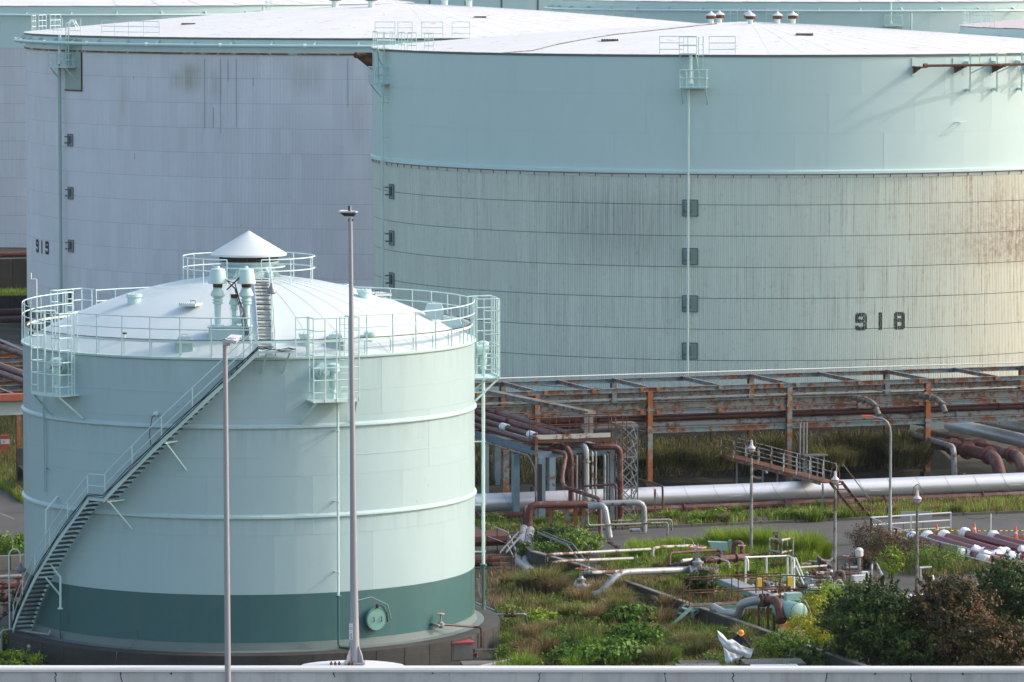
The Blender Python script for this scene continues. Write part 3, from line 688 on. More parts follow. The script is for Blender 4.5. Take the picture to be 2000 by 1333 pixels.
# breather valves on their box
bx = Vector((T1.cx-.62, T1.cy-8.55, zf1(8.6)))
def lath(name, c, prof, mat, parent, n=18): mb = MB(); mb.lathe(c, prof, n); return mb.build(name, mat, parent)
mb = MB(); mb.box((bx.x+.25, bx.y, bx.z+.12), (1.75,.8,.62)); mb.box((bx.x+.25, bx.y, bx.z+.45), (1.85,.9,.05)); mb.build('valve_box', m_tank, t1)
def breather(x, y, z, s=1, cap=True):
    mb = MB(); pr = [(.26,0),(.26,.06),(.14,.07),(.15,.95),(.23,.97),(.23,1.03),(.17,1.04),(.17,1.08),(.23,1.09),(.23,1.15),(.17,1.2),(.31,1.32),(.31,1.40),(.20,1.62),(.20,1.66),(.24,1.67)]
    mb.lathe((x,y,z), [(r*s,h*s) for r, h in pr], 18); mb.build('breather_stack', m_trim, t1)
    mb = MB(); mb.lathe((x,y,z), [(.20*s,1.68*s),(.22*s,1.90*s)], 14); mb.build('breather_collar', m_rust, t1)
    if cap:
        mb = MB(); mb.lathe((x,y,z), [(.40*s,1.84*s),(.41*s,1.87*s),(.315*s,2.44*s),(.30*s,2.47*s),(.10*s,2.50*s),(.08*s,2.58*s),(0,2.60*s)], 20); mb.build('breather_cap', m_trim, t1, ang=.4)
breather(bx.x-.25, bx.y, bx.z+.47); breather(bx.x+.98, bx.y-.05, bx.z+.47); breather(bx.x+.45, bx.y+.05, bx.z+.47, .72, False)
mb = MB(); mb.path(rnd([(bx.x+.98,bx.y-.05,bx.z+1.0),(bx.x+.98,bx.y-.05,bx.z+.75),(bx.x+.45,bx.y,bx.z+.75)],.2), .17, 10); mb.build('breather_elbow', m_trim, t1)
for k in range(4): MB().path([(bx.x+.1+k*.05,bx.y-.2,bx.z+2.5-.05*k),(bx.x+.5,bx.y-.3,bx.z+2.1+.3*math.sin(k)),(bx.x+.72+.05*k,bx.y-.3,bx.z+1.2),(bx.x+.9+.08*k,bx.y-.45,bx.z+.1)], .018, 5).build('cable', m_black, t1)
mb = MB(); mb.bar((bx.x+.15,bx.y-.25,bx.z+2.05),(bx.x+.72,bx.y-.25,bx.z+2.6),.06,.06); mb.build('lever', m_black, t1)
# roof fittings
def roofpt(u, v):
    d = _dir(u, v); lo, hi = 150.0, 240.0; t = 195.0
    o = Vector((0,0,H)); prev = None; t = 180.0
    while t < 240:
        p = o+d*t; r = math.hypot(p.x-T1.cx, p.y-T1.cy)
        if r < 10.1 and p.z <= zf1(r): return Vector((p.x, p.y, zf1(r)))
        t += .02
    return o+d*213
def nozzle(u, v, r, h, bolts=True):
    p = roofpt(u, v); mb = MB(); mb.lathe(p, [(r*.82,-.1),(r*.82,h-.06),(r,h-.05),(r,h),(r*.98,h+.02),(r,h+.03),(r,h+.07),(0,h+.08)], 18)
    for k in range(10): a = k*.628; mb.tube(p+Vector((r*.92*math.cos(a), r*.92*math.sin(a), h-.09)), p+Vector((r*.92*math.cos(a), r*.92*math.sin(a), h+.11)), .02, 5)
    mb.build('roof_nozzle', m_trim, t1)
nozzle(262, 592, .36, .32); nozzle(711, 582, .33, .30); nozzle(597, 672, .30, .36); nozzle(722, 664, .26, .25)
def hatch(u, v, w, d, rz=0):
    p = roofpt(u, v); mb = MB(); mb.box((p.x,p.y,p.z+.06),(w,d,.10),rz); mb.build('roof_hatch', m_roof1, t1)
    mb = MB(); mb.path([(p.x-.1,p.y,p.z+.1),(p.x-.1,p.y,p.z+.2),(p.x+.1,p.y,p.z+.2),(p.x+.1,p.y,p.z+.1)], .012, 5)
    for k in range(9):
        for s_ in (-1,1): mb.box((p.x+(-.5+k/8)*w*.94*math.cos(rz)-s_*d*.47*math.sin(rz), p.y+(-.5+k/8)*w*.94*math.sin(rz)+s_*d*.47*math.cos(rz), p.z+.12),(.03,.05,.04),rz)
    mb.build('hatch_bolts', m_rust, t1)
hatch(377, 597, .75, 1.7, -.25); hatch(737, 577, .8, 1.5, .4)
def boxhatch(u, v, w=.75, dz=0):
    p = roofpt(u, v); mb = MB(); z = p.z+.05+dz
    mb.add([(p.x-w*.5,p.y-.4,z),(p.x+w*.5,p.y-.4,z),(p.x+w*.5,p.y+.4,z),(p.x-w*.5,p.y+.4,z),(p.x-w*.36,p.y-.25,z+.28),(p.x+w*.36,p.y-.25,z+.28),(p.x+w*.36,p.y+.25,z+.28),(p.x-w*.36,p.y+.25,z+.28)],
      [(0,3,2,1),(4,5,6,7),(0,1,5,4),(1,2,6,5),(2,3,7,6),(3,0,4,7)])
    mb.box((p.x+.02,p.y-.45,z-.18),(w*.95,.25,.42)); mb.path([(p.x-.12,p.y-.1,z+.28),(p.x-.12,p.y-.1,z+.38),(p.x+.12,p.y-.1,z+.38),(p.x+.12,p.y-.1,z+.28)], .012, 5)
    mb.build('sampling_box', m_tank, t1, smooth=False)
boxhatch(361, 673); boxhatch(655, 668); boxhatch(884, 640, .85, .1); boxhatch(848, 612, .85, .1)
p = roofpt(243, 664); lath('stub_pipe', p, [(.05,-.1),(.05,.25)], m_rail, t1, 8); lath('stub_cap', p, [(.11,.25),(.11,.31),(0,.32)], m_rust, t1, 10)
# lamp post on the roof edge
p = T1.P(9.6, 8.9, 14.3)
mb = MB(); mb.tube(p+Vector((0,0,-.2)), p+Vector((0,0,2.75)), .028, 6); mb.build('lamp_post', m_rail, t1)
lath('lamp_shade', p+Vector((0,0,2.05)), [(.0,.42),(.05,.40),(.07,.28),(.20,.10),(.22,.0),(.14,-.06),(0,-.08)], m_galv, t1, 16)
# ground manway and its davit
ph = T1.phi(729); c = T1.P(T1.R, ph, 2.13); ax = T1.P(1,ph,0)-T1.P(0,ph,0)
mb = MB(); mb.lathe(c, [(.47,-.05),(.47,.17),(.52,.18),(.52,.22)], 36, axis=ax); mb.build('manway_neck', m_dark, t1)
mw = MB(); mw.lathe(c, [(.52,.235),(.52,.27),(.50,.285),(0,.29)], 36, axis=ax); mwo = mw.build('manway_cover', paint('manway_green', (.15,.33,.29), .4, .1), t1)
tv = ax.cross(Vector((0,0,1))).normalized()
mb = MB()
for k in range(32):
    a = 2*math.pi*k/32; q = c+(tv*math.cos(a)+Vector((0,0,1))*math.sin(a))*.485; mb.tube(q+ax*.2, q+ax*.315, .018, 5)
for s_ in (-.2,.2): mb.path([c+tv*s_+ax*.29+Vector((0,0,.10)), c+tv*s_+ax*.36+Vector((0,0,.10)), c+tv*s_+ax*.36-Vector((0,0,.10)), c+tv*s_+ax*.29-Vector((0,0,.10))], .014, 5)
mb.path(rnd([c+ax*.33+Vector((0,0,.60)), c-tv*.25+ax*.3+Vector((0,0,.58)), c-tv*.5+ax*.3+Vector((0,0,.25)), c-tv*.54+ax*.3-Vector((0,0,.15))],.15), .028, 6)
mb.lathe(c+ax*.3+Vector((0,0,.5)), [(.07,0),(.07,.15)], 8); mb.build('manway_davit', m_black, t1)
# reinforcing pad around the manway, welded edge
mb = MB(); pad = [(-.85,.85),(-.1,.95),(.75,.55),(.95,-.1)]
for (a0_, z0_), (a1_, z1_) in zip(pad, pad[1:]):
    mb.bar(T1.P(T1.R+.012, ph+a0_/T1.R*57.3, 2.13+z0_), T1.P(T1.R+.012, ph+a1_/T1.R*57.3, 2.13+z1_), .018, .018)
mb.build('pad_weld', m_tank, t1)
# drain valve with hand wheel and red drain pipe
ph = T1.phi(848); c = T1.P(T1.R+.35, ph, 1.65)
mb = MB(); mb.path(rnd([T1.P(T1.R,ph-1.5,1.55), T1.P(T1.R+.35,ph-1.3,1.5), T1.P(T1.R+.35,ph+1.2,1.5)],.1), .07, 8); mb.lathe(c-Vector((0,0,.3)), [(.05,0),(.14,.1),(.14,.25),(.05,.32),(.03,.62)], 10); mb.build('drain_valve', m_greypipe, t1)
lath('hand_wheel', c+Vector((0,0,.33)), [(.17,0),(.17,.04),(.10,.045),(0,.05)], m_pinkw, t1, 14)
mb = MB(); mb.path(rnd([T1.P(T1.R+.35,ph+1.2,1.5), T1.P(11.0,ph+10.5,1.22), T1.P(11.35,ph+10.8,1.2), T1.P(11.35,ph+10.8,.3)],.12), .05, 8); mb.build('drain_pipe', m_redpipe, t1)
mb = MB(); q = T1.P(T1.R+.42,T1.phi(647)+4,1.05); mb.lathe(q, [(.06,-.3),(.15,-.25),(.15,-.05),(.06,0),(.05,.2)], 10); mb.path([q+Vector((-.5,0,0)), q+Vector((.35,0,-.1)), q+Vector((.4,0,-.5))], .06, 8); mb.build('drain_valve', m_rust, t1)
# pipe at the left base
mb = MB(); mb.path(rnd([T1.P(T1.R+.3,-54,1.3), T1.P(T1.R+.35,-54,1.12), T1.P(T1.R+.5,-62,1.05), T1.P(T1.R+.9,-69,1.05), T1.P(T1.R+1.45,-69,1.0), T1.P(T1.R+1.45,-69,.1)],.15), .055, 8); mb.build('base_pipe', m_alud, t1)
# grounding wires
mb = MB(); mb.path([T1.P(T1.R+.03,T1.phi(268),1.8), T1.P(T1.R+.06,T1.phi(268),1.35), T1.P(T1.R+.4,T1.phi(262),.98), T1.P(11.25,T1.phi(255),.9), T1.P(11.26,T1.phi(252),.2)], .014, 5); mb.build('earth_wire', m_beige, t1)
# right hand foam riser pipe with long stand-off brackets (own colour change low down)
ph = 96.0; rr = 10.72
pr_ = D(944, 765, 216.3); 
mb = MB(); mb.path([(pr_.x,216.3,11.6),(pr_.x,216.3,3.0)], .075, 8); mb.build('riser_pipe', m_rail, t1)
mb = MB(); mb.lathe((pr_.x,216.3,2.95), [(.16,0),(.16,.08)], 12)
mb.path(rnd([(pr_.x,216.3,3.0),(pr_.x,216.3,.85),G(960,1203,.82)],.25), .075, 8); mb.build('riser_pipe', m_dark, t1)
for z in (10.9, 8.65, 5.75, 3.6):
    mb = MB(); mb.bar((T1.cx+T1.R*.945,216.3,z),(pr_.x+.12,216.3,z), .06, .06); mb.build('pipe_bracket', m_rail, t1)
# small lamp on a gooseneck at the stair foot
p = T1.P(11.0,-72.5,.95)
mb = MB(); mb.path([p+Vector((0,0,h)) for h in (0,.4,3.3)]+[p+Vector((.25+.25*math.cos(a),0,3.3+.28*math.sin(a))) for a in (2.6,2.1,1.57,1.0,.5,0)]+[p+Vector((.5,0,3.0))], .035, 6); mb.build('lamp_post', m_rail, t1)
lath('lamp_shade', p+Vector((.5,0,2.6)), [(.0,.35),(.07,.32),(.08,.22),(.26,.10),(.26,.0),(.12,-.05),(0,-.1)], m_galv, t1, 16)
# ================================================================== THE BIG TANKS BEHIND
def holder(name, parent):
    o = bpy.data.objects.new(name, None); COL.objects.link(o); o.parent = parent; o.empty_display_size = .3; return o
m_lav = (.52,.545,.62)
m_shell = paint('pale_blue_green_paint', (.52,.68,.665), .42, .05, .12, (.22,.27,.25))
m_ledge = m_shell
def gauge_platform(T, parent, ph, z, w=3.6, up=True, ztop=24.4, mat=None, hgt=1.15):
    """small railed platform hung on the wall, with a float gauge tube above it and a ladder"""
    mat = mat or m_trim; g = holder('gauge_platform', parent); r1 = T.R+1.0
    mb = MB(); arc_strip(mb, T, [(T.R,z),(r1,z),(r1,z+.12),(T.R,z+.12)], ph-w/2, ph+w/2, 1.2); mb.build('floor', mat, g)
    mb = MB()
    for k in range(5): MB().tube(T.P(r1,ph-w/2+w*k/4,z), T.P(r1,ph-w/2+w*k/4,z+hgt), .03, 6).build('rail_post', mat, g)
    for s_ in (-.5,.5): MB().tube(T.P(T.R+.3,ph+s_*w,z), T.P(T.R+.3,ph+s_*w,z+hgt), .03, 6).build('rail_post', mat, g)
    for dz in (hgt, hgt*.55):
        mb = MB(); mb.path([T.P(T.R+.05,ph-w/2,z+dz), T.P(r1,ph-w/2,z+dz), T.P(r1,ph,z+dz), T.P(r1,ph+w/2,z+dz), T.P(T.R+.05,ph+w/2,z+dz)], .028, 6); mb.build('rail', mat, g)
    for s_ in (-.45,.45):
        mb = MB(); mb.bar(T.P(r1-.1,ph+s_*w,z), T.P(T.R+.03,ph+s_*w*1.1,z-1.0), .07, .07); mb.build('brace', mat, g)
    mb = MB(); mb.tube(T.P(T.R+.55,ph-.5,z+.3), T.P(T.R+.55,ph-.5,ztop+.1), .12, 10); mb.lathe(T.P(T.R+.55,ph-.5,z+.3), [(.22,0),(.06,.45)], 10); mb.build('gauge_tube', m_rail, g)
    mb = MB()
    for s_ in (.5,1.15): mb.bar(T.P(T.R+.25,ph+s_,z), T.P(T.R+.25,ph+s_,ztop+1.2), .05, .04)
    k = z+.3
    while k < ztop+1: mb.tube(T.P(T.R+.25,ph+.5,k), T.P(T.R+.25,ph+1.15,k), .015, 5); k += .35
    mb.build('ladder', mat, g)
    return g
def rim_fence(T, parent, a0, a1, z0, h=1.15, r=None, n=4, mat=None, mids=2):
    r = r or T.R-.15; f = holder('rim_railing', parent); mat = mat or m_rail; mb = MB()
    for k in range(n+1): a = a0+(a1-a0)*k/n; MB().tube(T.P(r,a,z0), T.P(r,a,z0+h), .028, 6).build('rail_post', mat, f)
    for k in range(mids+1):
        mb = MB(); mb.path(T.arc(r, z0+h*(1-k/(mids+.8)), a0, a1, 1.5), .026, 6); mb.build('rail', mat, f)
def mushroom(p, s, parent):
    v_ = holder('roof_ventilator', parent)
    mb = MB(); mb.lathe(p, [(.20*s,-.3),(.20*s,.30*s),(.28*s,.42*s),(.30*s,.50*s)], 14); mb.build('neck', m_rail, v_)
    mb = MB(); mb.lathe(p, [(.36*s,.40*s),(.38*s,.44*s),(.38*s,.66*s),(.34*s,.70*s)], 18); mb.build('louvre', m_rust, v_)
    mb = MB(); mb.lathe(p, [(.40*s,.66*s),(.41*s,.71*s),(.12*s,.90*s),(.05*s,1.0*s),(0,1.01*s)], 18); mb.build('cap', m_white, v_)
def gauge_recess(T, parent, ph, z, w, h, mat):
    """cut-out in the cladding with the pipe clamp standing in it"""
    g = holder('cladding_cutout', parent); da = w/T.R*57.3/2; d = 0.02
    mb = MB(); vs = [T.P(T.R+d,ph-da,z-h/2), T.P(T.R+d,ph+da,z-h/2), T.P(T.R+d,ph+da,z+h/2), T.P(T.R+d,ph-da,z+h/2)]; mb.add(vs, [(0,1,2,3)]); mb.build('back_plate', mat, g, smooth=False)
    mb = MB()
    for a, b in ((0,1),(1,2),(2,3),(3,0)): mb.bar(vs[a], vs[b], .08, .05)
    mb.build('frame', m_rust if h > 1.1 else m_flash, g)
    mb = MB(); mb.box(T.P(T.R+.12,ph-.1,z+.1), (.14,.3,.5)); mb.box(T.P(T.R+.15,ph-.35,z-.22), (.5,.3,.10)); mb.bar(T.P(T.R,ph-da*.3,z+.28), T.P(T.R+.45,ph-da*.3,z+.28), .09, .09); mb.build('clamp', m_flash, g)
    return g

# ------------------------------------------------------------------ tank 918
T2 = Tank(16.2, 326.47, 25.73)
t2 = thing('storage_tank', 'huge pale green tank on the right, number 918 on ribbed rust-streaked lower cladding', 'storage tank', (T2.cx, T2.cy, 0))
da2 = 360/208
m_clad2 = cladding_mat('old_pale_cladding', T2, (.655,.735,.655), (5.115, 1.971), da2, 1, .5)
core(T2, t2, .2, 24.2, m_flash, .12)
MB().lathe((T2.cx,T2.cy,0), [(T2.R+1.2,0),(T2.R+1.2,.5),(T2.R-1,.52)], 96, close=False).build('foundation_ring', m_concdk, t2)
shell_plates(T2, t2, 17.05, 24.40, 3, 28, m_shell, a_off=3.6)
T2c = Tank(T2.cx, T2.cy, T2.R-.03)
rows2 = [(5.115+1.971*k, 5.115+1.971*(k+1)) for k in range(-2, 6)]; rows2[-1] = (rows2[-1][0], 16.72)
phg = T2.phi(1345); phl = T2.phi(751, T2.R+.3)
cladding(T2c, t2, rows2, da2, 6, m_clad2, order=lambda a, z: abs(a-8)+(.0 if z > 4.5 else 60))
mb = MB(); arc_strip(mb, T2, [(T2.R-.05,16.70),(T2.R-.0,16.70),(T2.R+.02,16.88),(T2.R-.05,16.88)], -100, 100, 2); mb.build('flashing', m_white, t2)
for k in range(36):
    mb = MB(); a0 = -180+k*10; arc_strip(mb, T2, [(T2.R-.02,16.92),(T2.R+.13,16.92),(T2.R+.17,16.96),(T2.R+.16,17.12),(T2.R-.0,17.19)], a0, a0+9.98, 2); mb.build('wind_girder', m_ledge, t2)
mb = MB()
for k in range(80): a = -100+k*2.5; mb.bar(T2.P(T2.R+.03,a,16.70), T2.P(T2.R+.03,a,16.93), .05, .04)
kind(mb.build('girder_bracket', m_flash, t2), 'stuff')
def zf2(r): return 24.45+1.72*(1-(r/25.75)**1.25)
mb = MB(); arc_strip(mb, T2, [(T2.R-.1,24.30),(T2.R+.05,24.30),(T2.R+.07,24.44),(T2.R-.1,24.46)], -180, 180, 2); mb.build('rim', m_flash, t2)
MB().lathe((T2.cx,T2.cy,0), [(25.7,zf2(25.7)-.04)]+[(r,zf2(r)-.04) for r in (20,15,10,5,.1)], 96, close=False).build('roof_deck', m_roofw, t2)
roof_sectors(T2, t2, zf2, .5, 25.80, 72, m_roofw, 6, lap=.008)
phc = math.degrees(math.atan2(-T2.cx, T2.cy))
for (u, v) in ((1387,47),(1406,43),(1461,45),(1466,40),(1515,45),(1549,45)):
    a = (u-1463)/28.6; b = {1387:-.9,1406:1.2,1461:-2.9,1466:2.6,1515:-1.9,1549:.6}[u]; r = math.hypot(a, b); mushroom(Vector((T2.cx+a, T2.cy+b, zf2(r)-.05)), .88, t2)
for (u, v) in ((1191,67),(1571,69)):
    q = D(u, v, 312 if u < 1300 else 314); r = math.hypot(q.x-T2.cx, q.y-T2.cy); z = zf2(r)+.05
    mb = MB(); mb.box((q.x,q.y,z),(1.1,.8,.14)); mb.build('roof_hatch', m_beige, t2)
    mb = MB()
    for k in range(7): mb.box((q.x-.5+k/6,q.y-.42,z+.06),(.05,.05,.1))
    mb.build('hatch_bolts', m_rust, t2)
# weld ridges/cables on the roof
pts = [D(980,104,304.0), D(1040,97,307), D(1090,90,311), D(1140,84,314), D(1200,78,317), D(1300,67,320), D(1400,54,324)]
pp = []
for q in pts: r = math.hypot(q.x-T2.cx, q.y-T2.cy); pp.append(Vector((q.x,q.y,zf2(min(r,25.6))+.04)))
MB().path(pp, .03, 5).build('roof_cable', m_beige, t2)
gauge_platform(T2, t2, T2.phi(1357), 22.35); gauge_platform(T2, t2, T2.phi(755), 22.1, w=3.8)
for (u0, u1) in ((1286,1333),(1383,1434)): rim_fence(T2, t2, T2.phi(u0), T2.phi(u1), 24.45, 1.15, n=1)
# upper little gauge platforms on the rim
for uu in (1346, 755):
    a = T2.phi(uu); g = holder('rim_platform', t2)
    mb = MB(); arc_strip(mb, T2, [(T2.R-.6,24.45),(T2.R+.8,24.45),(T2.R+.8,24.55),(T2.R-.6,24.55)], a-1.2, a+1.2, .8); mb.build('floor', m_rail, g)
    for dz in (.55,1.1): mb = MB(); mb.path([T2.P(T2.R-.5,a-1.2,24.5+dz), T2.P(T2.R+.75,a-1.2,24.5+dz), T2.P(T2.R+.75,a+1.2,24.5+dz), T2.P(T2.R-.5,a+1.2,24.5+dz)], .028, 6); mb.build('rail', m_rail, g)
    for s_ in (-1.2,0,1.2): MB().tube(T2.P(T2.R+.75,a+s_,24.5), T2.P(T2.R+.75,a+s_,25.6), .028, 6).build('rail_post', m_rail, g)
    for s_ in (-1.1,1.1): mb = MB(); mb.bar(T2.P(T2.R+.7,a+s_,24.4), T2.P(T2.R+.02,a+s_*1.2,23.2), .07,.07); mb.build('brace', m_trim, g)
for (a0, a1) in ((-58.5,-55.5),(-62,-59.5),(-66,-63.5),(-53,-50.5)): rim_fence(T2, t2, a0-6, a1-6, 24.45, 1.15, n=2)
# gauge pipes down the wall
for ph, zb in ((phg, 4.2), (phl, 4.2)):
    mb = MB(); mb.tube(T2.P(T2.R+.42,ph,zb), T2.P(T2.R+.42,ph,22.4), .075, 8); mb.build('gauge_pipe', m_rail, t2)
for z in (20.9, 18.6): mb = MB(); mb.bar(T2.P(T2.R,phg,z), T2.P(T2.R+.5,phg,z), .07,.06); mb.build('pipe_bracket', m_trim, t2); mb = MB(); mb.bar(T2.P(T2.R,phl,z), T2.P(T2.R+.5,phl,z), .07,.06); mb.build('pipe_bracket', m_trim, t2)
m_rec = paint('recess_green', (.24,.34,.32), .6, .15, .3)
for z in (14.78, 11.72, 8.72, 5.72): gauge_recess(T2, t2, phg+.15, z, .95, 1.02, m_rec)
for v_ in (373, 470, 558):
    z = {373:15.0, 470:11.9, 558:9.1}[v_]; gauge_recess(T2, t2, phl+1.6, z, .9, .95, m_rec)
# cable box and handle on the upper wall
ph = T2.phi(1868); mb = MB(); c = T2.P(T2.R,ph,20.0)
mb.path([T2.P(T2.R,ph-.5,20.1), T2.P(T2.R+.42,ph-.5,20.1), T2.P(T2.R+.42,ph+.5,20.1), T2.P(T2.R,ph+.5,20.1)], .03, 5); mb.build('wall_step', m_shell, t2)
# rusty sprinkler pipe on brackets round the rim, right side
zp = 23.75; a0 = T2.phi(1803, T2.R+.9)
mb = MB(); mb.path(T2.arc(T2.R+1.15, zp, a0, a0+62, 1.5), .085, 8); mb.path([T2.P(T2.R+1.15,a0,zp), T2.P(T2.R+1.15,a0-.5,zp)], .15, 10); mb.build('sprinkler_pipe', m_rust, t2)
for k in range(9):
    a = a0-.9+k*6.6; g = holder('pipe_bracket', t2)
    mb = MB(); mb.bar(T2.P(T2.R+.03,a,zp-.65), T2.P(T2.R+.03,a,zp+.45), .22,.05,up=T2.P(1,a,0)-T2.P(0,a,0)); mb.build('wall_plate', m_shell, g)
    mb = MB(); u_ = T2.P(1,a,0)-T2.P(0,a,0)
    for s_ in (-.03,.03): mb.add([T2.P(T2.R+.05,a+s_,zp-.55), T2.P(T2.R+1.2,a+s_,zp-.15), T2.P(T2.R+1.2,a+s_,zp-.05), T2.P(T2.R+.05,a+s_,zp-.05)], [(0,1,2,3) if s_ > 0 else (3,2,1,0)])
    mb.bar(T2.P(T2.R+.05,a,zp-.1), T2.P(T2.R+1.35,a,zp-.1), .16,.1); mb.build('arm', m_rust, g)
for k in range(8):
    a = a0+9.6-1.8+k*4.7; g = holder('rim_davit', t2)
    mb = MB(); mb.bar(T2.P(T2.R+.42,a,zp-1.75), T2.P(T2.R+.42,a,zp+.75), .09,.09); mb.bar(T2.P(T2.R+.0,a,zp-1.6), T2.P(T2.R+.46,a,zp-1.6), .09,.16); mb.build('post', m_trim, g)
    mb = MB(); mb.bar(T2.P(T2.R+.42,a,zp-.55), T2.P(T2.R+1.2,a+2.3,zp+.1), .07,.07); mb.bar(T2.P(T2.R+.42,a,zp+.7), T2.P(T2.R+.42,a+1.6,zp+.7), .06,.06); mb.bar(T2.P(T2.R+.42,a+1.6,zp+.7), T2.P(T2.R+.42,a+1.6,zp), .05,.05); mb.build('arm', m_trim, g)
    mb = MB(); mb.bar(T2.P(T2.R-.05,a,zp+.1), T2.P(T2.R+.45,a,zp+.1), .3,.25); mb.build('foot', m_shell, g)
# rusty pipe end at the left tip
a = -89; mb = MB(); mb.path([T2.P(T2.R-.1,a-2,zp+.1), T2.P(T2.R+1.15,a+1,zp+.15)], .2, 8); mb.path(T2.arc(T2.R+1.0, zp+.1, a-8, a+2, 2), .1, 8); mb.add([T2.P(T2.R,a,zp-.9),T2.P(T2.R+1.1,a,zp),T2.P(T2.R,a,zp+.1),T2.P(T2.R,a+1,zp-.9),T2.P(T2.R+1.1,a+1,zp),T2.P(T2.R,a+1,zp+.1)],[(0,1,2),(5,4,3),(0,3,4,1),(1,4,5,2)]); mb.build('sprinkler_pipe', m_rust, t2)

# stencilled numbers: strokes painted on the rib crests
def stencil(T, parent, text, ph0, z0, cw, ch, gap, rib=None, st=.24, mat=m_ink, dr=.012, worn=.12):
    seg = {'9': [(0,.45,st/ cw*1.0,1),(1-st/cw,0,1,1),(0,1-st/ch,1,1),(0,.44,1,.44+st/ch),(0,0,1,st/ch),(0,.0,st/cw,.28)],
           '1': [(.5-st/cw/2,0,.5+st/cw/2,1)],
           '8': [(0,0,st/cw,1),(1-st/cw,0,1,1),(0,1-st/ch,1,1),(0,.44,1,.44+st/ch),(0,0,1,st/ch)]}
    a = ph0; k = 57.3/T.R; rs_ = random.Random(5); nx = int(cw/.02); ny = int(ch/.04)
    for chh in text:
        mb = MB()
        for i in range(nx):
            x = (i+.5)/nx; aa = a + x*cw*k
            if rib and ((aa+180) % rib)/rib < .17: continue
            for j in range(ny):
                y = (j+.5)/ny
                if not any(x0 <= x <= x1 and y0 <= y <= y1 for x0, y0, x1, y1 in seg[chh]): continue
                if (abs(x-.5) > .5-.10/cw*.9 and abs(y-.5) > .5-.10/ch*.9): continue
                if rs_.random() < worn: continue
                p0, p1 = a+i/nx*cw*k, a+(i+1)/nx*cw*k; q0, q1 = z0+j/ny*ch, z0+(j+1)/ny*ch
                mb.add([T.P(T.R+dr,p0,q0), T.P(T.R+dr,p1,q0), T.P(T.R+dr,p1,q1), T.P(T.R+dr,p0,q1)], [(0,1,2,3)])
        if mb.f: mb.build('painted_digit', mat, parent, smooth=False)
        a += cw*k + gap*k
stencil(T2c, t2, '918', T2.phi(1670), 7.0, .78, 1.12, .52, rib=da2/6, st=.23, worn=.10)

# ------------------------------------------------------------------ tank 919
T3 = Tank(-8.9, 400.0, 31.7)
t3 = thing('storage_tank', 'huge lavender-clad tank on the left behind the small tank, number 919 near its left edge', 'storage tank', (T3.cx, T3.cy, 0))
da3 = 360/240
m_clad3 = cladding_mat('lavender_cladding', T3, (.74,.76,.80), (23.05, 1.93), da3, 0, .15, patches=[(T3.phi(376),21.2,2.6,1.5,(.42,.42,.33),.8),(T3.phi(345),21.0,1.5,1.0,(.42,.43,.36),.6),(T3.phi(420),20.6,1.6,1.6,(.45,.45,.38),.45),(T3.phi(600),21.3,3.2,1.6,(.45,.45,.38),.45),(T3.phi(240),19.0,1.2,2.5,(.48,.47,.42),.4),(T3.phi(700),18.6,2.0,3.0,(.48,.47,.44),.4)])
core(T3, t3, .2, 23.9, m_flash, .12)
rows3 = [(23.05-1.93*(k+1), 23.05-1.93*k) for k in range(11)]
cladding(Tank(T3.cx,T3.cy,T3.R-.02), t3, rows3, da3, 7, m_clad3, order=lambda a, z: abs(a+28)+(0 if z > 12 else 55), gap=.012)
shell_plates(T3, t3, 23.05, 24.25, 1, 30, m_shell)
mb = MB(); arc_strip(mb, T3, [(T3.R-.05,22.98),(T3.R+.06,22.98),(T3.R+.06,23.12),(T3.R-.05,23.12)], -110, 110, 2); mb.build('rust_line', paint('rusty_flashing', (.45,.45,.38), .6, .2, rust=1.0), t3)
mb = MB(); arc_strip(mb, T3, [(T3.R-.1,24.14),(T3.R+.06,24.14),(T3.R+.08,24.27),(T3.R-.1,24.3)], -180, 180, 2); mb.build('rim', m_flash, t3)
def zf3(r): return 24.3+2.35*(1-(r/31.7)**1.3)
MB().lathe((T3.cx,T3.cy,0), [(31.6,zf3(31.6)-.04)]+[(r,zf3(r)-.04) for r in (24,18,12,6,.1)], 96, close=False).build('roof_deck', m_roofw, t3)
roof_sectors(T3, t3, zf3, .5, 31.8, 72, m_roofw, 6, lap=.008)
for (a, b) in ((-5.8,-2.5),(-2.7,-5.2),(3.2,5.0),(5.3,-.6)): mushroom(Vector((T3.cx+a, T3.cy+b, zf3(math.hypot(a,b)))), 1.35, t3)
mb = MB(); mb.path(T3.arc(T3.R+.75, 23.68, -97, 60, 1.5), .13, 8); mb.build('ring_pipe', m_trim, t3)
for k in range(24):
    a = -92+k*6.2; mb = MB(); mb.bar(T3.P(T3.R,a,24.0), T3.P(T3.R+.8,a,23.55), .12,.14); mb.build('pipe_bracket', m_trim, t3)
    if k % 2: mb = MB(); mb.lathe(T3.P(T3.R+.75,a-1.2,23.68)-Vector((.12,0,0)), [(.2,0),(.2,.22)], 12, axis=(1,0,0)); mb.build('pipe_flange', m_rail, t3)
pg3 = T3.phi(118, T3.R+.5)
gauge_platform(T3, t3, pg3+1, 21.7, w=5.2, ztop=24.2)
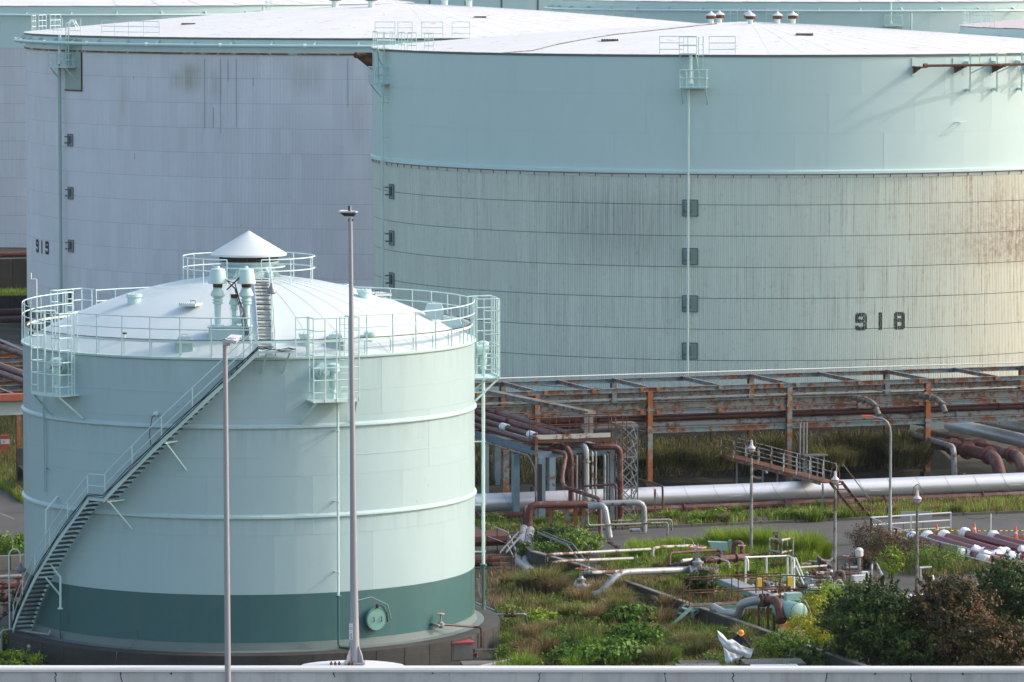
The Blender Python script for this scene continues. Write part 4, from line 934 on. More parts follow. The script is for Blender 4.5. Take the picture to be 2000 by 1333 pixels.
# green patch behind the gauge
mb = MB(); arc_strip(mb, T3, [(T3.R+.0,19.9),(T3.R+.02,19.9),(T3.R+.02,24.0),(T3.R,24.0)], pg3+.3, pg3+5.2, 1); mb.build('bare_wall_patch', paint('bare_green_wall', (.30,.41,.37), .5, .15, .3), t3)
mb = MB(); mb.bar(T3.P(T3.R+.05,pg3+5.2,19.9), T3.P(T3.R+.05,pg3+5.2,23.0), .1,.1); mb.bar(T3.P(T3.R+.05,pg3+.3,19.9), T3.P(T3.R+.05,pg3+5.2,19.9), .1,.1); mb.build('patch_frame', m_rust, t3)
mb = MB(); mb.tube(T3.P(T3.R+.45,pg3,1), T3.P(T3.R+.45,pg3,24.0), .13, 8); mb.build('gauge_pipe', paint('mid_green_pipe',(.36,.50,.45),.5,.1,.3), t3)
m_rec3 = paint('recess_grey', (.30,.29,.29), .6, .15, .3)
for z in (15.9, 11.65, 7.4, 3.3): gauge_recess(T3, t3, pg3+1.7, z, .85, .95, m_rec3)
rim_fence(T3, t3, T3.phi(199), T3.phi(312), 24.3, 1.2, n=4); rim_fence(T3, t3, T3.phi(137), T3.phi(158), 24.3, 1.3, n=2)
rim_fence(T3, t3, T3.phi(98), T3.phi(122), 24.3, 1.3, n=3)
for (a0, a1) in ((-103,-99),(-97,-94),(-109,-105)): rim_fence(T3, t3, a0, a1, 24.3, 1.3, n=2)
mb = MB(); mb.path([T3.P(T3.R+.3,pg3+1.6,22.5), T3.P(T3.R+.3,pg3+1.6,25.2), T3.P(T3.R-.2,pg3+1.8,25.5), T3.P(T3.R-.5,pg3+2,24.9)], .05, 6); mb.path([T3.P(T3.R+.3,pg3+2.4,22.5), T3.P(T3.R+.3,pg3+2.4,25.2), T3.P(T3.R-.2,pg3+2.6,25.5), T3.P(T3.R-.5,pg3+2.8,24.9)], .05, 6); mb.build('ladder_hoops', m_rail, t3)
# railings seen over the 918 roof edge belong to the 919 rim
for (u0, u1) in ((733,772),(778,806),(824,866),(884,919)): 
    rim_fence(T3, t3, T3.phi(u0), T3.phi(u1), 24.3, 1.25, n=1)
q = D(368, 38, 385); mb = MB(); mb.box((q.x,q.y,zf3(math.hypot(q.x-T3.cx,q.y-T3.cy))+.05),(1.1,.7,.12)); mb.build('roof_hatch', m_beige, t3)
q = D(938, 45, 385); mb = MB(); mb.box((q.x,q.y,zf3(math.hypot(q.x-T3.cx,q.y-T3.cy))+.05),(1.0,.7,.12)); mb.build('roof_hatch', m_beige, t3)
stencil(T3, t3, '919', T3.phi(71), 6.45, .85, 1.08, .55, st=.24, worn=0, dr=.02)
# open slits where ribs have pulled apart
for (u, v0, v1) in ((402,115,250),(433,115,260),(448,118,160),(464,115,250),(418,210,250),(680,115,210),(265,300,312),(264,150,156),(497,152,168)):
    a = T3.phi(u); Yf = T3.P(T3.R,a,15).y; mb = MB(); mb.bar(T3.P(T3.R+.02,a,D(u,v1,Yf).z), T3.P(T3.R+.02,a,D(u,v0,Yf).z), .018,.02); mb.build('rib_slit', m_black, t3)
m_stain = paint('buff_stain', (.42,.41,.37), .6, .1)

# ------------------------------------------------------------------ farther tanks
def far_tank(label, cx, cy, R, zr, zc, cladcol, roofmat, shell, base=0, apex=2.2, pipe=True, arc_=(-100,100)):
    T = Tank(cx, cy, R); t = thing('storage_tank', label, 'storage tank', (cx, cy, base)); core(T, t, base, zr-.1, m_flash, .12)
    if zc:
        da = 360/180; mt = cladding_mat('cladding_'+str(int(abs(cx))), T, cladcol, (zc, 1.95), da, 0, .25)
        rows = []; z = zc
        while z > base+1: rows.append((max(base, z-1.95), z)); z -= 1.95
        cladding(Tank(cx,cy,R-.02), t, rows, da, 10, mt, keep=300 if cx < 0 else 0, front=arc_[1], order=(lambda a, z: -a) if cx < 0 else None, gap=.02)
    shell_plates(T, t, zc or base, zr-.05, 1 if zc else 6, 30, shell)
    zf = lambda r: zr+apex*(1-(r/R)**1.3)
    MB().lathe((cx,cy,0), [(R,zf(R)-.04)]+[(R*k,zf(R*k)-.04) for k in (.75,.5,.25,.01)], 96, close=False).build('roof_deck', roofmat, t)
    roof_sectors(T, t, zf, .5, R+.15, 48, roofmat, 5, lap=.03)
    if pipe:
        zz = zr-.95; mb = MB(); mb.path(T.arc(R+.8, zz, arc_[0], arc_[1], 2), .12, 8); mb.build('ring_pipe', m_rail, t)
        for k in range(26): a = arc_[0]+k*(arc_[1]-arc_[0])/26; mb = MB(); mb.bar(T.P(R,a,zz+.3), T.P(R+.9,a,zz-.1), .14,.16); mb.build('pipe_bracket', m_trim, t)
    return T, t, zf
T4, t4, zf4 = far_tank('farthest left tank, a strip of lavender cladding showing beyond the 919 tank', -46.0, 535.0, 35.0, 25.35, 20.95, (.68,.70,.73), m_roofw, m_shell, apex=3)
T5, t5, zf5 = far_tank('distant pale green tank across the top right of the picture, behind the 918 roof', 36.5, 533.0, 32.0, 25.75, None, None, m_roofw, m_shell, apex=3)
T6, t6, zf6 = far_tank('tank with a pinkish roof at the far right edge, behind the 918 tank', 69.5, 402.0, 31.7, 24.75, None, None, m_roofp, m_shell)
T7, t7, zf7 = far_tank('distant blue-green tank wall with brown streaks, top middle, farthest from the camera', 1.0, 660.0, 34.0, 27.5, None, None, m_roofw, m_shell)
gauge_platform(T5, t5, T5.phi(1740), 23.2, w=3.2, ztop=25.6); gauge_platform(T4, t4, T4.phi(515), 23.6, w=3.2, ztop=25.2)
mb = MB(); mb.tube(T5.P(T5.R+.5,T5.phi(1775),20), T5.P(T5.R+.5,T5.phi(1775),24.7), .12, 8); mb.build('gauge_pipe', m_rail, t5)
for (a, b) in ((520,556),(1195,1255),(1420,1460),(1500,1560)): rim_fence(T5 if a > 1000 else T4, t5 if a > 1000 else t4, (T5 if a > 1000 else T4).phi(a), (T5 if a > 1000 else T4).phi(b), 23.6 if a > 1000 else 25.4, 1.4, r=(T5.R+1.2 if a > 1000 else T4.R), n=3)
for a in (T6.phi(1880), T6.phi(1900), T6.phi(1925)): rim_fence(T6, t6, a-3, a+2, 24.8, 1.4, n=3)
for k in range(5):
    a = T7.phi(840+k*70, T7.R); mb = MB(); mb.bar(T7.P(T7.R+.03,a,15), T7.P(T7.R+.03,a,27.2), .25,.06); mb.build('wall_stiffener', m_flash, t7)
# ================================================================== YARD
def on_line(A, d, u, z=0.0):          # the point of the line A + s*d (height z) that lies in direction u
    lo, hi = -200.0, 200.0
    f = lambda s_: (lambda p: 1000+FPX*p.x/(p.y*CT-(z-H)*ST) - u)(A+d*s_)
    for _ in range(60):
        m = (lo+hi)/2
        if (f(lo) < 0) == (f(m) < 0): lo = m
        else: hi = m
    p = A+d*lo; return Vector((p.x, p.y, z))
def pipeline(label, pts, r, mat, name='pipe', cat='pipe', group=None, n=10, er=None, flanges=(), fmat=None, supports=()):
    """a round pipe with rounded elbows, flange pairs and little stands; a thing of its own"""
    pts = [Vector(p) for p in pts]; er = er if er is not None else r*3
    if not flanges and not supports:
        base = Vector(pts[0]); o = MB().path(rnd(pts, er), r, n).build(name, mat, org=base); return tag(o, label, cat, group)
    t = thing(name, label, cat, pts[0], group)
    MB().path(rnd(pts, er), r, n).build('run', mat, t)
    for (i, f) in flanges:
        a, b = pts[i], pts[i+1]; p = a.lerp(b, f); ax = (b-a).normalized(); w = max(.03, r*.18)
        MB().lathe(p-ax*w*1.3, [(r*1.5,0),(r*1.5,w),(r*1.1,w),(r*1.1,w*1.5),(r*1.5,w*1.5),(r*1.5,w*2.6)], 14, axis=ax).build('flange', fmat or mat, t)
    for (i, f) in supports:
        a, b = pts[i], pts[i+1]; p = a.lerp(b, f); mb = MB(); mb.bar((p.x,p.y,0),(p.x,p.y,p.z-r*.8), .10, .10); mb.box((p.x,p.y,p.z-r-.02),(.3,.3,.05)); mb.build('support', fmat or mat, t)
    return t
def valve(p, s, label, body=None, wheel=None, axis=(1,0,0), stem=.9, wr=.28):
    body = body or m_alud; wheel = wheel or m_wheel; p = Vector(p); ax = Vector(axis).normalized(); t = thing('gate_valve', label, 'valve', p)
    mb = MB(); mb.lathe(p-ax*.35*s, [(.24*s,0),(.24*s,.06*s),(.16*s,.07*s),(.2*s,.25*s),(.22*s,.35*s),(.2*s,.45*s),(.16*s,.63*s),(.24*s,.64*s),(.24*s,.70*s)], 14, axis=ax); mb.lathe(p, [(.15*s,.1*s),(.16*s,.30*s),(.22*s,.31*s),(.22*s,.38*s),(.13*s,.40*s),(.08*s,.5*s)], 12); mb.build('body', body, t)
    mb = MB()
    for sg in (-1,1): mb.bar(p+Vector((sg*.09*s,0,.4*s)), p+Vector((sg*.05*s,0,stem*s)), .035*s, .035*s)
    mb.tube(p+Vector((0,0,.4*s)), p+Vector((0,0,(stem+.16)*s)), .022*s, 6); mb.build('yoke', body, t)
    mb = MB(); q = p+Vector((0,0,stem*s)); mb.path([q+Vector((wr*s*math.cos(a), wr*s*math.sin(a), 0)) for a in [k*math.pi/8 for k in range(16)]], .026*s, 6, closed=True)
    for k in range(4): mb.tube(q, q+Vector((wr*s*math.cos(k*1.57), wr*s*math.sin(k*1.57), 0)), .016*s, 5)
    mb.lathe(q-Vector((0,0,.03*s)), [(.06*s,0),(.06*s,.06*s)], 8); mb.build('hand_wheel', wheel, t); return t

# ------------------------------------------------------------------ roads, verges, dike
A0 = G(1268, 956)                       # foot of a front column of the big pipe rack; the plant grid runs along E1 / E2
def off(p, a=0, b=0, z=None):
    q = Vector(p)+E1*a+E2*b; q.z = p[2] if z is None else z; return q
rd = G(1250, 1034)
kerb0 = lambda a, b=0, z=0: off(rd, a, b, z)
ground_sheet('road', [kerb0(-9,-9.5)[:2], kerb0(60,-9.5)[:2], kerb0(60,0)[:2], kerb0(-9,0)[:2]], .006, m_asph)
ground_sheet('junction', [G(1535,1078)[:2], G(1640,1190)[:2], G(1790,1190)[:2], G(2150,1120)[:2], G(2150,1068)[:2], G(1900,1045)[:2]], .010, m_asph)
ground_sheet('side_road', [G(-120,1100)[:2], G(70,1100)[:2], G(80,1020)[:2], G(-20,925)[:2], G(-120,900)[:2]], .006, m_asph)
mb = MB()
for k in range(30): a = -9+k*2.0; mb.bar(kerb0(a+.02,.1,.07), kerb0(a+1.97,.1,.07), .18, .14)
kb = mb.build('kerb', m_conc, smooth=False); kind(kb, 'structure')
ground_sheet('verge', [kerb0(-9,.2)[:2], kerb0(60,.2)[:2], kerb0(60,7)[:2], kerb0(-9,7)[:2]], .03, m_gravel)
# painted line on the side road
MB().sheet([G(-5,1000)[:2], G(28,1013)[:2], G(28,1016)[:2], G(-5,1003)[:2]], .012).build('road_marking', m_conctop, smooth=False)['kind'] = 'structure'
# embankment with the dike wall on top of it
dk = G(1450, 903); W = lambda a, b, z: off(dk, a, b, z)
mb = MB(); n = 60; vs = []
for i in range(n+1):
    a = -45+i*(45+11)/n
    for (b, z) in ((-7.6,0),(-6.4,.28),(-4.6,.85),(-2.4,1.25),(-.1,1.4)): vs.append(W(a, b, max(0, z+(random.uniform(-.12,.12) if 0 < z < 1.39 else 0))))
mb.add(vs, [(i*5+j, (i+1)*5+j, (i+1)*5+j+1, i*5+j+1) for i in range(n) for j in range(4)]); kind(mb.build('embankment', m_soil), 'structure')
dw = thing('dike_wall', 'dark concrete dike wall behind the grassy bank under the pipe rack', 'wall', W(-40,0,0))
for k in range(17): a = -45+k*3.3; MB().bar(W(a+.02,.12,1.2), W(a+3.28,.12,1.2), .25, 2.3+.12*(k % 2)).build('wall_panel', m_concdk, dw, smooth=False)
# low concrete trough along the silver pipe, red pipes in it
sp = G(1400, 1003)                       # ground line below the silver pipe
S = lambda a, b, z: off(sp, a, b, z)
tr = thing('concrete_trough', 'low pale concrete kerb of the pipe trough behind the silver pipe', 'kerb', S(0,5.2,0))
for k in range(20): MB().bar(S(-28+k*3.2,5.4,.28), S(-28+k*3.2+3.15,5.4,.28), .22, .56).build('kerb_block', m_conctop, tr, smooth=False)
for j, (b, z, r) in enumerate(((4.8,.35,.16),(4.2,.3,.14),(3.6,.28,.12))):
    pipeline(['rear','middle','front'][j]+' one of three red oxide pipes in the trough behind the silver pipe', [S(-30,b,z), S(38,b,z)], r, (m_redpipe2, m_redpipe, m_redpipe2)[j])
# ------------------------------------------------------------------ the silver pipe and its red companion
sv_ = thing('silver_pipe', 'thick silver clad pipe lying along the ground from the tank to the right edge', 'pipe', S(-30,1.0,0))
MB().tube(S(-32,1.0,.98), S(40,1.0,.98), .50, 28).build('cladding_tube', m_alu, sv_)
for k in range(41):                      # slanting lap joints of the cladding
    a = -31+k*1.75; c = S(a,1.0,.98); pts = []
    for j in range(24):
        th = 2*math.pi*j/24; pts.append(c+E1*(.42*math.cos(th+.9))+E2*(.503*math.cos(th))+Vector((0,0,.503*math.sin(th))))
    MB().path(pts, .011, 4, closed=True).build('lap_joint', m_alud, sv_)
for k in range(10): MB().bar(S(-27+k*7,1.0,.22), S(-27+k*7+.01,1.0,.23), .9, .44).build('saddle', m_conc, sv_, smooth=False)
for (u_, w_) in ((1437,.36),(1712,.38),(1984,.36),(1180,.3)):
    q = on_line(S(0,.49,0), E1, u_, .86); MB().bar(q-E1*w_, q+E1*w_, .006, .035).build('stencil_mark', m_white, sv_)
pipeline('long maroon pipe lying in front of and below the silver pipe', [S(-32,-.1,.36), S(40,-.1,.36)], .19, m_redpipe2, flanges=[(0,k/12) for k in range(1,12)])
pipeline('thin rusty pipe at the foot of the silver pipe', [S(-30,-.6,.12), S(10,-.6,.12)], .06, m_rust)

# ------------------------------------------------------------------ main pipe rack
ZT, ZM, ZL = 5.78, 4.62, 3.45; WID = 6.0
rack = thing('pipe_rack', 'long rusty light blue steel pipe rack in front of tank 918', 'pipe rack', A0)
cols = [on_line(A0, E1, u, 0) for u in (560, 815, 1048, 1268, 1540, 1810, 2078, 2340)]
for i, p in enumerate(cols):
    for b in (0, WID):
        q = off(p, 0, b, 0); m_ = m_rustcol if b == 0 else (m_blue if i % 2 else m_rustcol)
        MB().ibeam(q, q+Vector((0,0,ZT-.1)), .30, .34, up=E2, t=.035).build('column', m_, rack)
        MB().box(q+Vector((0,0,.2)), (.6,.6,.4), AL).build('footing', m_conc, rack, smooth=False)
        for z in (ZM, ZL): MB().box(q+Vector((0,0,z)), (.38,.38,.16), AL).build('splice_plate', m_blue, rack, smooth=False)
for i in range(len(cols)-1):
    p, q = cols[i], cols[i+1]
    for b in (0, WID):
        MB().ibeam(off(p,0,b,ZT), off(q,0,b,ZT), .22, .26).build('beam', m_blue, rack)
        MB().ibeam(off(p,0,b,ZM+.25), off(q,0,b,ZM+.25), .26, .40).build('beam', m_beige, rack)
        MB().ibeam(off(p,.2,b-.05,ZM-.15), off(q,-.2,b-.05,ZM-.15), .20, .26).build('beam', m_blue, rack)
        if i not in (2,): MB().ibeam(off(p,.2,b,ZL-.05), off(q,-.2,b,ZL-.05), .22, .30).build('beam', m_blue, rack)
    L_ = (q-p).length; nn = 2
    for k in range(nn):
        s_ = off(p, L_*k/nn, 0, ZT+.02)
        MB().ibeam(off(s_,0,0,ZT+.05), off(s_,0,WID,ZT+.05), .18, .22).build('cross_beam', m_blue, rack)
        MB().ibeam(off(s_,0,0,ZM-.28), off(s_,0,WID,ZM-.28), .18, .22).build('cross_beam', m_rustcol, rack)
        if k == 0: MB().ibeam(off(s_,0,0,ZL-.3), off(s_,0,WID,ZL-.3), .20, .24).build('cross_beam', m_blue, rack)
    # cable tray hangers and bolted clips
    mb = MB()
    for k in range(5):
        s_ = off(p, L_*(k+.3)/5, -.16, ZT-.15); mb.bar(s_, s_-Vector((0,0,.36)), .04, .04); mb.bar(s_-Vector((0,0,.36)), off(s_,-.25,0,s_.z-.36), .04, .04)
    kind(mb.build('hanger', m_flash, rack), 'stuff')
    MB().bar(off(p,.2,-.16,ZT-.48), off(q,-.2,-.16,ZT-.48), .10, .06).build('cable_tray', m_greypipe, rack)
    mb = MB()
    for k in (-.5,.5,L_/2): mb.box(off(p,k,-.14,ZT), (.22,.06,.20), AL); mb.box(off(p,k,-.14,ZM-.14), (.22,.06,.22), AL)
    kind(mb.build('clip', m_rustcol, rack), 'stuff')
a_l, a_r = (cols[0]-A0).dot(E1), (cols[-1]-A0).dot(E1); RK = lambda a, b, z: off(A0, a, b, z)
pipeline('thin white conduit running on top of the rack beside the ribbed tank wall', [RK(a_l,WID+.2,ZT+.32), RK(a_r,WID+.2,ZT+.32)], .045, m_white)
for j, (b, z, r, m_, lb) in enumerate(((.7,ZM-.55,.19,m_redpipe2,'front upper'),(1.5,ZM-.5,.17,m_redpipe,'second'),(2.4,ZM-.5,.2,m_redpipe2,'third'),(3.4,ZM-.5,.16,m_redpipe2,'fourth'),(4.4,ZM-.5,.2,m_redpipe,'rearmost'))):
    pipeline(lb+' flaking maroon pipe on the middle level of the blue rack', [RK(-26,b,z), RK(a_r,b,z)], r, m_, flanges=[(0,.2),(0,.45),(0,.7)])
pipeline('grey white flaking pipe on the low level of the rack front', [RK(-4,.6,ZL+.2), RK(a_r,.6,ZL+.2)], .20, m_greypipe, flanges=[(0,.3),(0,.6)])
pipeline('flaking red pipe hung between the two rack levels, upper front', [RK(-18,.35,ZL+1.0), RK(a_r,.35,ZL+1.0)], .13, m_redpipe2, flanges=[(0,.22),(0,.5)])
pipeline('dark red pipe hung between the two rack levels, lower front', [RK(-3,.45,ZL+.62), RK(a_r,.45,ZL+.62)], .15, m_redpipe, flanges=[(0,.35),(0,.66)])
pipeline('maroon pipe lying behind the grey pipe on the low rack level', [RK(-12,1.7,ZL+.25), RK(a_r,1.7,ZL+.25)], .22, m_redpipe2)
pipeline('maroon pipe with an elbow on the low rack level at the right', [RK(9,4.8,ZL+.3), RK(24,4.8,ZL+.3), RK(27,1.2,ZL+.75), RK(a_r,1.2,ZL+.75)], .24, m_redpipe, er=1.0)
pipeline('upper maroon pipe with an elbow on the low rack level at the right', [RK(10,5.6,ZL+.8), RK(25.5,5.6,ZL+.8), RK(28.5,2.4,ZL+.85), RK(a_r,2.4,ZL+.85)], .16, m_redpipe2, er=1.0)
for j, u in enumerate((1562,1569,1575)):
    q = on_line(A0-E2*.5, E1, u, 0); pipeline(['left','middle','right'][j]+' one of three thin white vertical pipes beside the fourth rack column', [Vector((q.x,q.y,3.6)), Vector((q.x,q.y,.6))], .055, m_greypipe, n=8)
q = on_line(A0-E2*1.0, E1, 1590, 0)
t = thing('pipe_stand', 'rusty little steel table over the pipes under the rack', 'steel stand', q)
MB().box((q.x,q.y,1.75),(1.4,.8,.08),AL).build('table_top', m_beige, t)
for a in (-.6,-.2,.2,.6): MB().tube(off(q,a,0,1.7), off(q,a,0,.3), .05, 6).build('leg', m_greypipe, t)

# thick pipes coming from behind under the rack, right side
def thick(label, u0, v0, u1, v1, Y1, L, r, m_, drop=None, fl=()):
    b = D(u1, v1, Y1); a = b+E2*L; pts = [a, b]
    if drop: pts.append(Vector((b.x, b.y, 0))-E2*1.1+E1*.1)
    return pipeline(label, pts, r, m_, flanges=fl, er=r*2.2, n=18)
thick('thick maroon pipe bending down into the ground under the rack at the right', 1780,838, 1945,893, 272.5, 13, .36, m_redpipe2, True, fl=((0,.55),(0,.7),(0,.93)))
thick('second thick maroon pipe bending down at the right edge under the rack', 1850,838, 1992,892, 272.5, 14, .34, m_redpipe2, True, fl=((0,.6),(0,.93)))
thick('pale silver pipe coming forward under the rack at the right', 1880,835, 2020,866, 279, 12, .42, m_alu)
thick('upper silver pipe behind the rack at the right edge', 1950,832, 2040,846, 283, 10, .34, m_alud)
pipeline('grey white pipe with an elbow down beside the thick maroon pipes', [D(1782,848,283), D(1862,873,274.5), Vector((*D(1866,880,274.2)[:2],0))], .17, m_greypipe, er=.5)
q = D(1893, 905, 271); t = thing('valve_manifold', 'small white manifold with four branches in front of the thick maroon pipes', 'pipe manifold', Vector((q.x,q.y,0)))
for k in range(6): MB().path(rnd([off(q,-.5+k*.19,0,.1), off(q,-.5+k*.19,0,1.25-.05*k), off(q,-.42+k*.19,-.3,1.25-.05*k)],.08), .045, 6).build('branch', m_greypipe, t)
MB().path([off(q,-.6,0,1.0), off(q,.8,0,.95)], .06, 8).build('header', m_greypipe, t)
for j, (u, v) in enumerate(((1700,800),(1830,795))):     # flexible elbows hanging in the rack
    p = D(u, v, 276+j*1.5); pipeline(['left','right'][j]+' ribbed grey flexible elbow hanging inside the rack', [p+Vector((-.9,1.5,.55)), p+Vector((.2,.5,.4)), p+Vector((.5,0,-.35))], .17, m_beige, er=.5, flanges=[(0,.3),(0,.6),(1,.4)])

# ------------------------------------------------------------------ crossover walkway over the silver pipe
zc = 1.78; ce = G(1616, 941, zc); WK = lambda a, b, z=zc: off(ce, a, b, z)
cw = thing('crossover_walkway', 'rusty steel footbridge with pale rails crossing over the silver pipe, stair at its end', 'footbridge', WK(0,0,0))
for k in range(14): MB().bar(WK(-.42,.3+k*1.0,zc), WK(-.42,.3+k*1.0+.97,zc), .02, .02)
for k in range(15): MB().box(WK(0,.5+k*1.0,zc), (.85,.96,.05), AL).build('deck_plate', m_rust, cw, smooth=False)
for s_ in (-.42,.42): MB().bar(WK(s_,0,zc-.1), WK(s_,15,zc-.1), .06, .16).build('stringer', m_rustcol, cw)
MB().box(WK(.15,-.1,zc), (1.2,.9,.06), AL).build('landing', m_rust, cw, smooth=False)
for s_ in (-.42,.42):
    for dz in (1.0,.5): MB().path([WK(s_,-.3,zc+dz), WK(s_,15,zc+dz)], .03, 6).build('handrail', m_whiterust, cw)
    for k in range(9): MB().tube(WK(s_,-.3+k*1.9,zc-.1), WK(s_,-.3+k*1.9,zc+1.0), .028, 6).build('rail_post', m_whiterust, cw)
for b in (-.3,4.2,8.5,12.5):
    for s_ in (-.4,.5): MB().bar(WK(s_,b,0), WK(s_,b,zc-.1), .09, .09).build('leg', m_galv, cw)
for i in range(8): t_ = (i+.5)/8; MB().box(WK(.35+.6*t_,-.6-2.3*t_,zc*(1-t_)), (.7,.24,.04), AL).build('tread', m_rust, cw, smooth=False)
for s_ in (-.35,.35): MB().bar(WK(.3+s_,-.5,zc), WK(1.0+s_,-2.9,.05), .05, .18).build('stringer', m_rust, cw)
MB().path([WK(.7,-.5,zc+1.0), WK(1.35,-2.9,1.0), WK(1.35,-2.9,0)], .03, 6).build('handrail', m_beige, cw)
pipeline('coiled grey hose end beside the footbridge', [D(1482,925,274)+Vector((.45*math.cos(a),0,.30*math.sin(a))) for a in [k*.5 for k in range(12)]], .09, m_greypipe, name='hose', cat='hose')

# ------------------------------------------------------------------ lamps
def globe_lamp(u, vtop, vbase, label, z0=0, arc=.34, dark=False):
    b = G(u, vbase, z0); ztop = D(u, vtop, b.y).z; t = thing('yard_lamp', label, 'lamp post', b, 'globe lamps on thin poles'); hp = ztop-1.25
    mb = MB(); mb.path([b, b+Vector((0,0,(hp-z0)*.6)), Vector((b.x,b.y,hp))], [.085,.08,.06], 8)
    for k in range(3): mb.lathe((b.x,b.y,z0+(hp-z0)*(.2+.25*k)), [(.09,0),(.09,.05)], 8)
    mb.build('pole', m_greypipe if not dark else m_beige, t)
    mb = MB()
    for s_ in (-1,1):
        mb.path([Vector((b.x+s_*x, b.y, ztop-zz)) for x, zz in ((.0,1.25),(.05,1.05),(.17,.85),(.22,.55),(.17,.2),(.0,.05))], .022, 6)
    mb.build('lamp_guard', m_beige, t)
    mb = MB(); mb.lathe((b.x,b.y,ztop-.95), [(0,-.02),(.10,.02),(.19,.13),(.21,.2),(.19,.27),(.09,.36),(.07,.5),(.06,.62),(0,.66)], 16); mb.build('globe', m_glob, t)
    mb = MB(); mb.lathe((b.x,b.y,ztop-.95), [(.215,.17),(.22,.19),(.215,.22)], 16, close=False); mb.build('collar', m_beige, t); return t
m_glob, N_, L_2, P_ = M_('lamp_glass'); P_.inputs['Base Color'].default_value = (.62,.52,.52,1); P_.inputs['Roughness'].default_value = .08; P_.inputs['Specular IOR Level'].default_value = .8
globe_lamp(1467, 848, 1094, 'globe lamp on a pale pole before the silver pipe, left of the footbridge end')
globe_lamp(1630, 908, 1158, 'globe lamp on a grey pole right of the valve yard, below the footbridge stair')
globe_lamp(1790, 944, 1205, 'globe lamp on a dark pole between the green bush and the reddish tree', dark=True)
b = G(1738, 1070); t = thing('street_lamp', 'tall curved street lamp with an orange head beside the road', 'street lamp', b); zt = D(1738, 812, b.y).z
MB().path([b, b+Vector((0,0,2.2)), b+Vector((0,0,2.25)), Vector((b.x,b.y,zt-.9))]+[Vector((b.x-.55*(1-math.cos(a)), b.y, zt-.9+.75*math.sin(a))) for a in (.4,.8,1.2,1.57)]+[Vector((b.x-1.0,b.y,zt-.08))], [.10,.10,.075,.065,.055,.05,.05,.05,.05], 10).build('pole', m_galv, t)
mb = MB(); mb.box((b.x-1.22,b.y,zt-.04),(.56,.22,.10)); mb.build('lamp_head', m_orange, t); MB().box((b.x-1.22,b.y,zt-.10),(.46,.16,.03)).build('lens', m_white, t)
mb = MB(); mb.box((b.x,b.y,.02),(.4,.4,.06)); mb.build('base_plate', m_conc, t)

# ------------------------------------------------------------------ branch pipe bridge, left of centre
PB = D(1057, 888, 256.5); BR = lambda a, b, z: off(PB, a, b, z)       # top of its front left column
br = thing('pipe_bridge', 'light blue steel pipe bridge with tall square columns between the small tank and the rack', 'pipe bridge', (PB.x,PB.y,0))
W2 = 3.95; zb_ = PB.z
for b in (0, 9.5, 19):
    for a in (0, W2): MB().box(off(PB,a,b,(zb_-.15)/2), (.36,.36,zb_-.15), AL).build('column', m_blueclean, br, smooth=False)
    MB().box(off(PB,W2/2,b,zb_), (W2+.5,.32,.34), AL).build('cross_beam', m_blueclean, br, smooth=False)
for a in (0, W2): MB().ibeam(BR(a,0,zb_+.05), BR(a,30,zb_+.05), .24, .32).build('beam', m_blueclean, br)
q = D(1007, 888, 258.5); MB().box((q.x,q.y,q.z/2), (.36,.36,q.z), AL).build('column', m_blueclean, br, smooth=False)
q = D(987, 880, 268); MB().box((q.x,q.y,q.z/2), (.34,.34,q.z), AL).build('column', m_blue, br, smooth=False)
for k in range(6): MB().ibeam(BR(0,2+k*4,zb_+.1), BR(W2,2+k*4,zb_+.1), .16, .2).build('cross_beam', m_blue, br)
# cable duct that folds down
pipeline('pale cable duct along the bridge side that folds down beside its column', [BR(-.5,24,zb_-.1), BR(-.5,.6,zb_-.1), BR(-.35,-.1,zb_-.8), BR(-.35,-.1,.4)], .05, m_greypipe, name='conduit', er=.3)
cd = MB(); cd.bar(BR(-.15,-.2,zb_-.5), BR(-.15,-.2,1.1), .24, .06, up=E2); tag(cd.build('cable_duct', m_black, org=BR(-.15,-.2,0)), 'black cable bundle hanging down beside the blue bridge column', 'cable duct')
for j, (a, z, r, m_) in enumerate(((-.30,zb_+.62,.16,m_redpipe),(.35,zb_+.80,.17,m_redpipe),(1.05,zb_+.95,.20,m_redpipe),(1.75,zb_+1.0,.20,m_redpipe))):
    lb = ['leftmost thin','second','third','rightmost'][j]
    pipeline(lb+' dark maroon pipe running along the blue pipe bridge', [BR(a,27,z), BR(a,.4,z)] + ([BR(a+.9,-.2,z)] if j == 0 else []), r, m_, flanges=[(0,.55)] if j % 2 else [(0,.7)])
for (b, a, z) in ((6.6,.35,zb_+.80),(2.0,.35,zb_+.80)): tag(MB().tube(BR(a,b,z), BR(a,b+.9,z), .22, 12).build('pipe_wrap', m_cloth, org=BR(a,b,z)), 'white wrapping round the maroon pipe, '+('farther from' if b > 4 else 'nearer to')+' the rusty platform', 'pipe wrap')
# inspection platform on the bridge end
pl = thing('service_platform', 'small rusty service platform with brown railings on the pipe bridge', 'platform', BR(0,0,zb_))
PZ = zb_+.95; pa0 = -.4; pa1 = W2-.1
for k in range(5): MB().box(BR(pa0+(k+.5)*(pa1-pa0)/5,.2,PZ), ((pa1-pa0)/5-.02,1.1,.05), AL).build('deck_plate', m_rust, pl, smooth=False)
MB().bar(BR(pa0,-.36,PZ+.02), BR(pa1,-.36,PZ+.02), .04, .24).build('kick_plate', m_whiterust, pl); MB().bar(BR(pa0,-.34,PZ-.22), BR(pa1+.3,-.34,PZ-.22), .08, .16).build('edge_beam', m_rust, pl)
for b in (-.34,.74):
    for dz in (1.05,.55): MB().path([BR(pa0,b,PZ+dz), BR(pa1+.3,b,PZ+dz)], .028, 6).build('rail', m_rust, pl)
    for k in range(5): a = pa0+k*(pa1-pa0+.3)/4; MB().tube(BR(a,b,PZ-.2), BR(a,b,PZ+1.05), .028, 6).build('rail_post', m_rust, pl)
